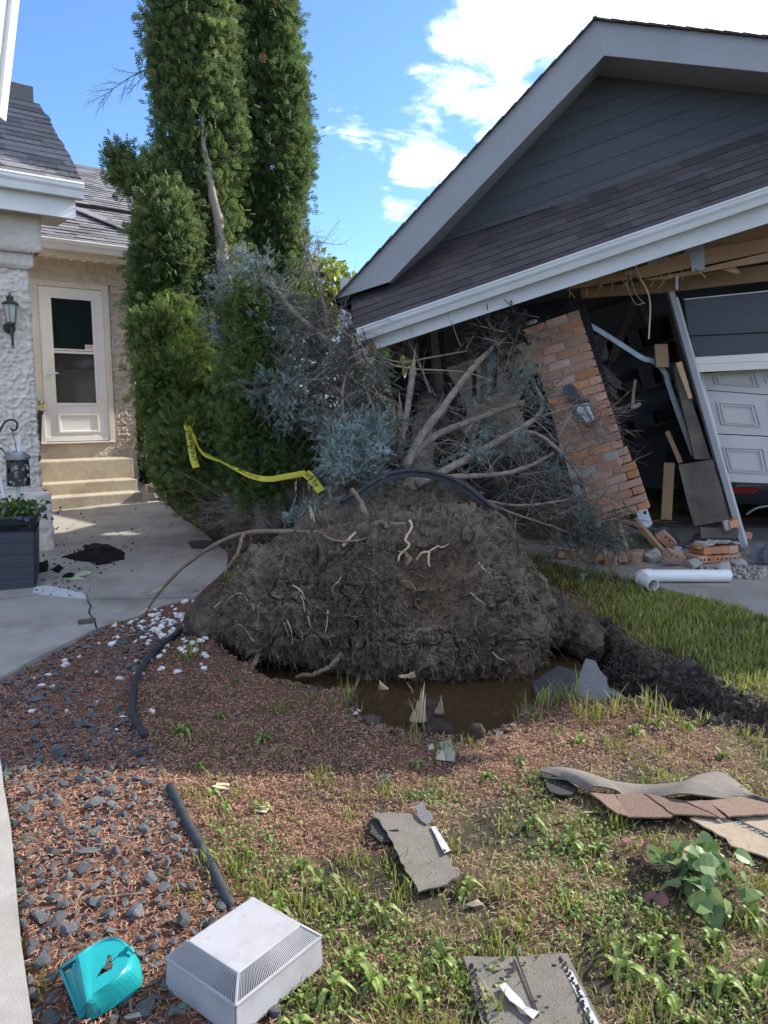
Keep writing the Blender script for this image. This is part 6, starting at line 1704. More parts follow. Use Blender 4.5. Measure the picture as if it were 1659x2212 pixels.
def build_debris():
    # shingle lying in the middle, torn, underside up
    T = thing('torn_shingle', 'worn grey brown shingle strip face down in the middle of the grass', 'shingle', W(900, 1840))
    sheetpiece('shingle_strip', '', [zA(*p) for p in ((162, 196), (300, 190), (322, 196), (345, 236), (378, 241), (440, 345), (492, 432), (450, 455), (440, 468), (335, 482), (242, 322), (215, 262))], 'asphalt_back', .035, .005, T, 1)
    sheetpiece('folded_flap', '', [zA(*p) for p in ((146, 225), (166, 202), (216, 265), (228, 300), (190, 300), (150, 268))], 'asphalt_dark', .022, .005, T, 2)
    sheetpiece('shingle_scrap', '', [zA(*p) for p in ((320, 165), (352, 150), (392, 210), (365, 236), (330, 205))], 'asphalt_grey', .045, .005, T, 3)
    sheetpiece('release_strip', '', [zA(*p) for p in ((381, 246), (400, 241), (456, 336), (432, 344))], 'foil_white', .041, .001, T, 4, amp=.001)
    for k in range(7): sheetpiece('tar_spot', '', [zA(386 + k * 7 + a, 252 + k * 13 + b) for a, b in ((0, 0), (9, 2), (11, 8), (3, 8))], 'tar', .0425, .001, T, 5 + k, amp=.001)
    sheetpiece('tear', '', [zA(*p) for p in ((222, 258), (255, 254), (262, 262), (240, 262))], 'tar', .037, .001, T, 15, amp=.001)
    # big square of shingle at the bottom
    T = thing('shingle_sheet', 'large grey shingle sheet with tar strips and white tape at bottom right', 'shingle', W(1160, 2140))
    sheetpiece('shingle_strip', '', [zA(*p) for p in ((505, 741), (700, 731), (900, 730), (935, 800), (985, 900), (1060, 1060), (1080, 1120), (640, 1120), (600, 1040), (560, 935))], 'asphalt_back', .03, .006, T, 21, amp=.002)
    sheetpiece('edge_band', '', [zA(*p) for p in ((505, 741), (528, 740), (590, 960), (640, 1118), (622, 1110), (575, 990))], 'weathered_ply', .032, .001, T, 22, amp=.001)
    fold = MB(); q = gpoly([zA(706, 735), zA(790, 960)], .033); fold.bar(q[0], q[1], .004, .003); obj('crease', fold, MT['asphalt_dark'], T)
    r_ = random.Random(3)
    for k in range(26):
        t = k / 26; x, y = 538 + t * 62 + r_.uniform(-6, 6), 768 + t * 260
        sheetpiece('tar_spot', '', [zA(x + a * r_.uniform(.7, 1.3), y + b) for a, b in ((-6, -5), (6, -6), (8, 4), (-5, 6))], 'tar', .0335, .001, T, 30 + k, amp=.002)
    sheetpiece('release_strip', '', [zA(*p) for p in ((862, 734), (886, 733), (1000, 950), (1050, 1060), (1022, 1060), (962, 930))], 'foil_white', .0325, .001, T, 60, amp=.001)
    for k in range(30):
        t = k / 30; x, y = 876 + t * 140 + r_.uniform(-9, 7), 742 + t * 290
        sheetpiece('tar_spot', '', [zA(x + a * r_.uniform(.5, 1.5), y + b) for a, b in ((-5, -5), (5, -6), (8, 4), (-4, 6))], 'tar', .0342, .001, T, 61 + k, amp=.002)
    for x, y, s in ((690, 765, 15), (695, 778, 12), (690, 790, 14), (782, 738, 8), (738, 760, 8), (848, 770, 10), (648, 820, 12), (790, 888, 12), (820, 930, 9), (630, 940, 9), (585, 770, 8)):
        sheetpiece('tar_spot', '', [zA(x + s * cos(a) * r_.uniform(.6, 1.2), y + s * .45 * sin(a)) for a in np.linspace(0, 6.28, 8, endpoint=False)], 'tar', .0345, .001, T, 95 + s, amp=.001)
    sheetpiece('white_tape', '', [zA(*p) for p in ((640, 848), (664, 836), (722, 892), (742, 925), (792, 948), (768, 976), (716, 926), (680, 902))], 'foil_white', .038, .001, T, 99, amp=.002)
    # layered strip on the right
    T = thing('shingle_strip', 'long grey shingle strip with brown tabs on the right, wavy top', 'shingle', W(1400, 1720))
    G_ = [(780, 30), (860, 36), (960, 46), (1060, 56), (1200, 66), (1330, 72), (1410, 62), (1490, 52), (1570, 85), (1640, 128), (1700, 150)]
    lo = [(985, 112), (1000, 112), (1080, 118), (1120, 118), (1190, 113), (1260, 130), (1330, 140), (1420, 142), (1520, 130), (1640, 122), (1700, 160)]
    A = gpoly([zA(*p) for p in G_], .05); B = gpoly([zA(*p) for p in lo], .045); rows = []
    for k in range(11): rows.append([A[k] + (B[k] - A[k]) * t + np.array([0, 0, .022 * sin(k * 1.25) + .012 * sin(t * 3)]) for t in np.linspace(0, 1, 6)])
    rows = np.array(rows); Sx = np.array([spline(rows[:, j], 40) for j in range(6)]).transpose(1, 0, 2)
    m_ = MB(); m_.sheet(Sx); m_.sheet(Sx - np.array([0, 0, .005])); obj('backing', m_, MT['asphalt_back'], T)
    for i, q in enumerate(([(985, 116), (1078, 122), (1130, 204), (1085, 192)], [(1080, 122), (1188, 116), (1300, 200), (1290, 210), (1130, 206)], [(1190, 116), (1255, 132), (1340, 190), (1400, 200), (1345, 198), (1300, 196)], [(1255, 134), (1345, 146), (1480, 210), (1345, 194)], [(1345, 146), (1432, 146), (1500, 208), (1480, 212)], [(1432, 144), (1560, 132), (1690, 165), (1690, 190), (1510, 208)])):
        sheetpiece('tab', '', [zA(*p) for p in q], 'asphalt_brown', .048 - .003 * (i % 2), .006, T, 120 + i, amp=.002)
    sheetpiece('dark_flap', '', [zA(*p) for p in ((800, 42), (834, 112), (870, 122), (905, 124), (940, 98), (880, 55))], 'asphalt_dark', .03, .005, T, 130)
    sheetpiece('dark_flap', '', [zA(*p) for p in ((842, 12), (900, 14), (935, 44), (860, 34))], 'asphalt_dark', .05, .005, T, 131)
    # tan underside with a printed release strip, far right
    T = thing('shingle_piece', 'tan shingle underside with a black printed strip at the right edge', 'shingle', W(1590, 1790))
    sheetpiece('shingle_back', '', [zA(*p) for p in ((1362, 214), (1500, 212), (1700, 186), (1760, 300), (1760, 420), (1650, 362), (1515, 312), (1500, 285))], 'asphalt_tan', .028, .006, T, 140, amp=.003)
    sheetpiece('tar_strip', '', [zA(*p) for p in ((1512, 214), (1530, 212), (1690, 282), (1690, 300))], 'tar', .0305, .001, T, 141, amp=.0005)
    a, b = gpoly([zA(1545, 230), zA(1680, 288)], .0318)
    for k in range(6):                                                # white rings and dashes printed along it
        c = a + (b - a) * (k / 5); m_ = MB()
        if k % 3 == 0:
            for s in range(10):
                t0, t1 = s * pi / 5, (s + 1) * pi / 5; m_.bar(c + np.array([.010 * cos(t0), .007 * sin(t0), 0]), c + np.array([.010 * cos(t1), .007 * sin(t1), 0]), .002, .0006)
        else:
            for s in (-1, 0, 1): m_.bar(c + np.array([-.008, s * .004, 0]), c + np.array([.008, s * .004 - .004, 0]), .0016, .0006)
        obj('print_mark', m_, MT['foil_white'], T)
    # ragged shingle standing at the pit edge and its tarred neighbour
    def standing(name, label, px, Y0, Y1, mt, seed):
        vs = [p[1] for p in px]; P = np.array([at(u, v, Y0 + (Y1 - Y0) * (max(vs) - v) / (max(vs) - min(vs))) for u, v in px])
        return P
    P = standing('', '', [(1266, 1424), (1288, 1430), (1297, 1450), (1312, 1466), (1318, 1490), (1330, 1500), (1318, 1530), (1290, 1546), (1238, 1548), (1256, 1518), (1239, 1492), (1246, 1478)], 3.68, 3.95, 'x', 1)
    T = thing('broken_shingle', 'ragged grey shingle standing upright at the right edge of the pit', 'shingle', P[8])
    m_ = MB(); m_.slab(jag(P, .02, .003, 4), np.array([0, .006, .002])); obj('shingle_strip', m_, MT['asphalt_grey'], T)
    P = np.array([at(1318, 1484, 3.9), at(1340, 1498, 3.8), at(1362, 1512, 3.72), at(1356, 1524, 3.7), at(1326, 1512, 3.75)])
    m_ = MB(); m_.slab(jag(P, .02, .002, 5), np.array([0, .006, -.004])); obj('shingle_flap', m_, MT['asphalt_grey'], T)
    P = np.array([at(1150, 1475, 4.25), at(1205, 1438, 4.3), at(1262, 1452, 4.25), at(1256, 1500, 4.05), at(1240, 1520, 3.95), at(1160, 1516, 4.05)])
    m_ = MB(); m_.slab(P, (0, .008, -.003)); tag(obj('tar_paper', m_, MT['asphalt_dark'], None), 'dark tar paper sheet behind the standing shingle in the pit', 'tar paper')
    # lumps
    for nm, u, v, R, lab in (('soil_lump', 1030, 1592, (.035, .03, .04), 'dark lump of soil on the needle covered lip of the pit'),):
        p = W(u, v); o = make_clod(p + ZU * .02, R, 77, nm, None, 18, (.8, .75, .7)); tag(o, lab, 'soil lump')
    # splintered stump in the water
    p = at(905, 1540, 3.82)
    T = thing('splintered_stump', 'pale splintered wood sticking out of black soil in the pit water', 'stump', (p[0], p[1], -.2))
    b1 = at(900, 1545, 3.78); make_splinter(904, 1546, 3.64, 40, 108, .10, 41, 'splinter', T); make_splinter(950, 1528, 3.70, 22, 54, .05, 42, 'splinter', T)
    make_clod(at(925, 1578, 3.70) , (.12, .08, .055), 44, 'soil_mound', T, 26, (.7, .65, .6)); make_clod(at(932, 1545, 3.82), (.06, .06, .08), 45, 'soil_mound', T, 22, (.7, .65, .6))
    # cones, twigs, bark, chips
    def stick(px, r0, label, mt='root_bark', fork=None):
        P = gpoly(px, r0 + .008); m_ = MB(); S = spline(P, 10); S[1:-1] += rng.normal(size=(8, 3)) * .003; m_.tube(S, np.linspace(r0, r0 * .55, 10), 6)
        if fork is not None: q = gpoly(fork, r0 + .01); m_.tube(np.vstack([S[5], q]), [r0 * .6] + [r0 * .3] * len(q), 5)
        tag(obj('stick', m_, MT[mt]), label, 'stick')
    zB = lambda x, y: (x / 2.326, 1755.5 + y / 2.326)
    stick([zB(515, 428), zB(600, 418), zB(715, 405)], .006, 'bare brown stick across the rocks in front of the tube'); stick([zB(740, 298), zB(800, 315), zB(870, 345)], .005, 'thin forked stick among the rocks above the long stick', fork=[zB(840, 310)])
    stick([zB(1020, 410), zB(1110, 415), zB(1200, 412)], .006, 'dark stick touching the top corner of the white box'); stick([zB(648, 915), zB(655, 960), zB(662, 1035)], .006, 'short bark stick between the dustpan and the white box')
    stick([zB(905, 40), zB(930, 75), zB(972, 100)], .004, 'bent twig at the end of the black tube', fork=[zB(965, 180)]); stick([zA(905, 310), zA(950, 370), zA(1000, 478)], .003, 'long thin pale twig right of the middle shingle', 'root_pale')
    stick([zA(380, 305), zA(380, 350), zA(382, 380), zA(405, 383)], .0035, 'thin pale twig lying on the middle shingle', 'root_pale', fork=[zA(378, 385)]); stick([zA(960, 192), zA(1030, 188), zA(1090, 186)], .0035, 'pale twig in front of the brown shingle tabs', 'root_pale')
    stick([(120, 1100), (180, 1103), (240, 1095), (268, 1088)], .008, 'long bare stick against the lowest concrete step', 'root_pale', fork=[(250, 1083)]); stick([(272, 1075), (300, 1070), (318, 1066)], .005, 'small dark twig at the right end of the lowest step')
    for (u, v, s, lab) in ((478, 1697, .034, 'pale frayed bark piece on the grass near the rocks'), (570, 1745, .034, 'light splintered bark lying below the frayed piece')):
        p = gpoly([(u, v)], .012)[0]; r_ = random.Random(u); m_ = MB()
        for k in range(4): m_.bar(p + np.array([-s + r_.uniform(0, .02), (k - 1.5) * .011, 0]), p + np.array([s * r_.uniform(.4, 1), (k - 1.5) * .012 - .012, .008 * r_.random()]), .011, .005)
        tag(obj('bark_piece', m_, MT['splinter_wood']), lab, 'bark')
    def dead_leaf(px, label, col):
        P = gpoly(px, .018); c = P.mean(0); m_ = MB(); V = np.vstack([c + np.array([0, 0, .012]), P]); n = len(P)
        m_.add(V, np.array([[0, 1 + i, 1 + (i + 1) % n] for i in range(n)])); m_.add(V - np.array([0, 0, .002]), np.array([[0, 1 + (i + 1) % n, 1 + i] for i in range(n)]))
        tag(obj('dead_leaf', m_, pmat('dead_leaf', tuple(np.array(col) * .9), col, 30, .6, trans=.2)), label, 'leaf')
    zC = lambda x, y: (658.3 + x / 1.658, 1371.5 + y / 1.658)          # frame of the pit lip
    dead_leaf([zC(470, 445), zC(475, 410), zC(500, 415), zC(505, 450)], 'cream dried leaf standing beside the large grey green leaf', (.50, .46, .33)); dead_leaf([zC(480, 385), zC(520, 375), zC(540, 420), zC(535, 452), zC(508, 450)], 'large grey green dry leaf on the needles below the pit', (.34, .33, .23)); dead_leaf([zC(440, 395), zC(458, 388), zC(465, 405), zC(445, 412)], 'small pale round leaf left of the large dry leaf', (.42, .44, .30))
    dead_leaf([zA(700, 705), zA(720, 702), zA(732, 722), zA(708, 726)], 'small grey leaf just above the big bottom shingle', (.2, .19, .2)); dead_leaf([zA(510, 540), zA(560, 520), zA(580, 540), zA(540, 548)], 'curled tan leaf left of the bare soil patch', (.36, .28, .2))
    # spruce tips broken off
    def tip(u, v, L, a, label):
        p = gpoly([(u, v)], .02)[0]; TV, TF, TC = SHOOT; d = np.array([cos(a), sin(a), .35]); n = 7
        D = np.tile(unit(d), (n, 1)) + np.random.default_rng(u).normal(size=(n, 3)) * np.array([.7, .7, .2]); D[0] = d
        Pp = p + np.outer(np.linspace(0, .6, n), unit(d)) * L
        m_ = MB().scatter(TV, TF, frames(D, rng.uniform(0, 6, n)) * (L * np.linspace(.8, .5, n))[:, None, None], Pp, np.tile(np.array([.22, .33, .28]), (n, 1)), TC)
        tag(obj('spruce_tip', m_, MT['needle_blue']), label, 'spruce tip')
    tip(12, 1680, .05, 2.0, 'blue green spruce tip at the edge of the path on the left'); tip(812, 1686, .06, .4, 'blue green spruce tip lying in the grass at mid lawn'); tip(1078, 1596, .05, 1.5, 'blue green spruce tip beside the soil lump'); tip(355, 2196, .06, .3, 'green spruce tip between the dustpan and the white box')
build_debris()

def build_leaf_branch():
    c = W(1500, 1890); T = thing('leafy_branch', 'broken branch with big glossy green leaves on the grass at right', 'branch', c)
    r = np.random.default_rng(515)
    S = []
    stems = [[(1405, 1835), (1450, 1865), (1500, 1890), (1560, 1930), (1600, 1960)], [(1450, 1865), (1490, 1850), (1530, 1845)], [(1500, 1890), (1545, 1885), (1590, 1905)], [(1490, 1890), (1500, 1930), (1540, 1975)]]
    m_ = MB(); pts = []
    for st in stems:
        P = gpoly(st, .05); Q = spline(P, 14); m_.tube(Q, np.linspace(.005, .0025, 14), 6); pts.append(Q)
    obj('stem', m_, MT['root_bark'], T)
    def leaf_mesh(seed):
        r_ = random.Random(seed); V, F = [], []
        n = 7
        for k in range(n + 1):
            t = k / n; w = (.40 * sin(pi * t ** .62) ** .85 if 0 < t < 1 else .0) + .002
            z = -.25 * t * t * r_.uniform(.6, 1.4); V += [(-w, t, z + w * .22), (0, t, z), (w, t, z + w * .22)]
        for k in range(n): a = k * 3; F += [[a, a + 1, a + 4, a + 3], [a + 1, a + 2, a + 5, a + 4]]
        mb = MB(); mb.add(np.array(V), np.array(F)); t = r_.random(); c_ = np.array([.085, .155, .045]) * (1 - t) + np.array([.20, .28, .11]) * t
        mb.C = [np.tile(c_, (len(V), 1))]; return mb.mesh('leaf')
    ms = [leaf_mesh(k) for k in range(6)]
    for m in ms: m.materials.append(MT['leaf'])
    red = leaf_mesh(9); red.materials.append(pmat('leaf_red', (.20, .09, .085), (.28, .13, .12), 20, .5, trans=.2))
    for k in range(62):
        Q = pts[[0, 0, 1, 2, 3][k % 5]]; p = Q[r.integers(1, 14)] + np.array([r.normal() * .035, r.normal() * .03, r.uniform(.0, .06)])
        D = unit(np.array([[r.normal(), r.normal() - .3, r.normal() * .5 - .1]])); R = frames(D, r.normal(size=1) * .8)[0] * r.uniform(.045, .085)
        z = gh(p[None, :2])[0]; p[2] = max(p[2], z + .03)
        place('leaf', ms[k % 6], mat4(R.T, p), T)
    for u, v in ((1418, 1930), (1440, 1935), (1390, 1820), (1380, 1835), (1365, 1815), (1400, 1842), (1430, 1850)):
        p = gpoly([(u, v)], .03)[0]; D = unit(np.array([[r.normal(), -.6, r.normal() * .3]])); place('leaf', red, mat4((frames(D, r.normal(size=1))[0] * .05).T, p), T)
build_leaf_branch()

# ------------------------------------------------------------------ vent box and dustpan
def build_vent():
    # plan of the box from its rim corners, set true
    zr, zt = .090, .132
    def g(u, v, z): d = ray(u, v); return (CAM + d * ((z - 1.5) / d[2]))
    L_, B_, R_ = g(365, 2074, zr), g(516, 2178, zr), g(687, 2020, zr)
    ex = unit((B_ - L_) * [1, 1, 0]); ey = (R_ - B_) * np.array([1, 1, 0]); ly = np.linalg.norm(ey); ey = unit(ey - ex * np.dot(ex, ey)); lx = np.linalg.norm((B_ - L_)[:2])
    O = (L_ + R_) / 2; O[2] = .0; hx, hy = lx / 2, ly / 2
    def P(x, y, z): return O + ex * x + ey * y + ZU * z
    T = thing('vent_cover', 'grey white plastic vent box with slatted sloping edges lying on the grass', 'vent box', P(0, 0, .01))
    body = MB(); w = .006
    for q in ([(-hx, -hy), (hx, -hy)], [(hx, -hy), (hx, hy)], [(hx, hy), (-hx, hy)], [(-hx, hy), (-hx, -hy)]):
        (a, b), (c, d) = q; m = np.array([-(a + c), -(b + d)]) ; nrm = unit(np.array([m[0], m[1], 0])); inn = (ex * nrm[0] + ey * nrm[1]) * w
        e0 = .012
        body.slab([P(a * 1.03, b * 1.03, .005), P(c * 1.03, d * 1.03, .005), P(c, d, zr), P(a, b, zr)], inn)
    obj('side_wall', body, MT['vent_plastic'], T, bevel=.002)
    ix, iy = hx - .036, hy - .042
    top = MB(); top.slab([P(-ix, -iy, zt), P(ix, -iy, zt), P(ix, iy, zt), P(-ix, iy, zt)], (0, 0, -.006)); obj('top_panel', top, MT['vent_plastic'], T, bevel=.003)
    dim = MB()
    for x, y in ((-.05, .05), (.045, -.06), (.05, .08), (-.06, -.07)): dim.lathe(P(x, y, zt - .0005), [(.010, 0), (.007, .0006), (.003, .0008)], 14)
    obj('boss', dim, MT['vent_plastic'], T, smooth_shade=True)
    rib = MB()
    for (sx, sy) in ((0, -1), (0, 1), (1, 0), (-1, 0)):
        n = 46 if sy else 52
        for k in range(n + 1):
            t = -1 + 2 * k / n
            if sy: a, b = P(t * hx, sy * hy, zr), P(t * ix, sy * iy, zt - .003)
            else: a, b = P(sx * hx, t * hy, zr), P(sx * ix, t * iy, zt - .003)
            rib.bar(a - ZU * .003, b - ZU * .001, .0019, .006)
    obj('louvre_ribs', rib, MT['vent_plastic'], T, kind='stuff')
    hip = MB()
    for sx in (-1, 1):
        for sy in (-1, 1): hip.bar(P(sx * hx, sy * hy, zr), P(sx * ix, sy * iy, zt - .002), .006, .008)
    for a, b in (((-1, -1), (1, -1)), ((1, -1), (1, 1)), ((1, 1), (-1, 1)), ((-1, 1), (-1, -1))): hip.bar(P(a[0] * hx, a[1] * hy, zr), P(b[0] * hx, b[1] * hy, zr), .007, .007)
    obj('rim', hip, MT['vent_plastic'], T, bevel=.001)
    ins = MB(); ins.box(P(0, 0, .045), (2 * hx - .03, 2 * hy - .03, .06), np.array([ex, ey, ZU])); obj('inner_duct', ins, pmat('duct_blue', (.05, .055, .11), (.07, .075, .14), 5, .6), T)
build_vent()

def build_dustpan():
    zB = lambda x, y: (x / 2.326, 1755.5 + y / 2.326)
    def g(x, y, z): d = ray(*zB(x, y)); return CAM + d * ((z - 1.5) / d[2])
    T = thing('dustpan', 'broken teal plastic dustpan lying upside down on the rocks', 'dustpan', g(500, 850, .0))
    rimp = [(297, 778), (372, 742), (400, 715), (480, 665), (560, 643), (610, 655), (640, 690)]
    # top plate outline (upside-down pan floor) and its flared rim below
    topo = [(305, 795), (372, 742), (465, 682), (520, 655), (565, 645), (603, 655), (630, 690), (640, 740), (620, 790), (560, 850), (470, 915), (430, 965), (400, 1012)]
    low = [(300, 800), (372, 745), (465, 682), (520, 655), (570, 645), (640, 675), (695, 735), (712, 800), (700, 850), (640, 905), (540, 970), (460, 1018), (405, 1028)]
    A = np.array([g(x, y, .085 if i not in (0, 12) else .03) for i, (x, y) in enumerate(topo)]); B = np.array([g(x, y, z) for (x, y), z in zip(low, (.02, .05, .075, .08, .08, .06, .045, .035, .03, .025, .022, .02, .015))])
    A[0, 2] = A[12, 2] = .035
    As = spline(A, 40); Bs = spline(B, 40)
    rows = [As + (Bs - As) * t + np.array([0, 0, .012 * sin(pi * t)]) for t in np.linspace(0, 1, 6)]
    m_ = MB(); m_.sheet(np.array(rows)); rim2 = Bs + (Bs - As) * .05; m_.sheet(np.array([Bs, rim2 + ZU * .004, rim2 - ZU * .012]))
    # floor with the jagged hole: quad grid minus the hole
    hole = np.array([g(*p, .085)[:2] for p in ((482, 832), (512, 782), (530, 760), (540, 722), (552, 716), (562, 728), (556, 748), (570, 764), (560, 790), (536, 802))])
    nU, nV = 60, 60; Fg = []
    edgeL = np.array([np.interp(np.linspace(0, 1, nU), np.linspace(0, 1, 21), As[:21, k]) for k in range(3)]).T
    edgeR = np.array([np.interp(np.linspace(0, 1, nU), np.linspace(0, 1, 20), As[::-1][:20, k]) for k in range(3)]).T
    Gd = np.array([edgeL + (edgeR - edgeL) * t for t in np.linspace(0, 1, nV)])
    s_along = np.linspace(0, 1, nU)[None, :].repeat(nV, 0); Gd[..., 2] += -.020 * smooth(.20, .12, s_along) + .002
    ctr = (Gd[:-1, :-1] + Gd[1:, 1:]) / 2; ok = ~inpoly(ctr.reshape(-1, 3)[:, :2], hole)
    i = np.arange(nU * nV).reshape(nV, nU); Q = np.stack([i[:-1, :-1], i[1:, :-1], i[1:, 1:], i[:-1, 1:]], -1).reshape(-1, 4)[ok]
    m_.add(Gd.reshape(-1, 3), Q); m_.add(Gd.reshape(-1, 3) - ZU * .003, Q[:, ::-1]); obj('pan', m_, MT['teal_plastic'], T, smooth_shade=False)
    groove = MB(); groove.bar(g(378, 760, .079), g(462, 965, .06), .012, .006); obj('groove', groove, MT['teal_plastic'], T)
    lip = MB(); lip.slab([g(296, 790, .03), g(310, 785, .035), g(412, 1022, .03), g(396, 1030, .02)], (0, 0, -.004)); obj('front_lip', lip, MT['teal_plastic'], T)
    lip = MB(); lip.slab([g(300, 868, .004), g(330, 850, .02), g(398, 1000, .02), g(372, 1020, .004)], (0, 0, -.003)); obj('painted_shadow', lip, MT['rubber'], T)  # dark strip painted where the dustpan casts its shadow
    teeth = MB()
    for k in range(24):
        t = k / 23; c = g(505 + 132 * t, 992 - 88 * t, .022); teeth.box(c, (.004, .004, .016))
    obj('comb_teeth', teeth, MT['teal_plastic'], T, kind='stuff')
    crack = MB(); crack.bar(g(556, 750, .0885), g(600, 715, .0885), .0015, .001); crack.bar(g(380, 752, .0885), g(408, 752, .08), .003, .001); obj('crack', crack, MT['ink'], T)
    clip = MB(); clip.tube(spline([g(630, 690, .09), g(650, 680, .10), g(662, 690, .095), g(672, 705, .09)], 10), .006, 6); obj('handle_stub', clip, MT['teal_plastic'], T)
build_dustpan()
# ------------------------------------------------------------------ things by the house
def coach_lamp():
    c = hq(-.215, .03, 2.18)
    T = thing('wall_lantern', 'dark bronze coach lamp with frosted glass on the white stucco wall', 'wall lamp', c)
    mb = MB(); mb.lathe(c - HN * .02, [(.075, 0), (.075, .03), (.05, .05), (.02, .06)], 18, HN); obj('mount', mb, MT['bronze_metal'], T)
    o = c + HN * .13 + ZU * .06
    arm = MB(); arm.tube(spline([c + HN * .03, c + HN * .09 - ZU * .03, o - ZU * .02], 10), .016, 8); arm.lathe(o - ZU * .32, [(.004, -.02), (.016, 0), (.012, .02), (.018, .04), (.016, .08), (.028, .26), (.05, .29), (.055, .31)], 10); obj('arm', arm, MT['bronze_metal'], T)
    tail = MB(); tail.lathe(o - ZU * .345, [(.004, 0), (.018, .012), (.020, .024), (.010, .036)], 10); obj('finial', tail, pmat('brass', (.42, .34, .22), None, rough=.4, metallic=.6), T)
    gls = MB(); gls.lathe(o, [(.052, .0), (.088, .23)], 6); obj('glass', gls, MT['frosted_glass'], T)
    fr = MB(); x = unit(np.cross(ZU, (0.3, 1, .2))); y = np.cross(ZU, x)
    for k in range(6):
        a = k * pi / 3; rr = x * cos(a) + y * sin(a); fr.bar(o + rr * .054, o + rr * .090 + ZU * .232, .009, .009)
    fr.lathe(o, [(.058, -.008), (.058, .006)], 6); obj('cage', fr, pmat('copper_frame', (.22, .15, .10), None, rough=.5, metallic=.3), T)
    hd = MB(); hd.lathe(o, [(.10, .225), (.105, .24), (.075, .262), (.042, .275), (.040, .30), (.052, .305), (.052, .315), (.035, .335), (.012, .345), (.010, .36), (.014, .37), (.004, .385)], 12); obj('hood', hd, MT['bronze_metal'], T)
    T.scale = (.66, .66, .66)
coach_lamp()

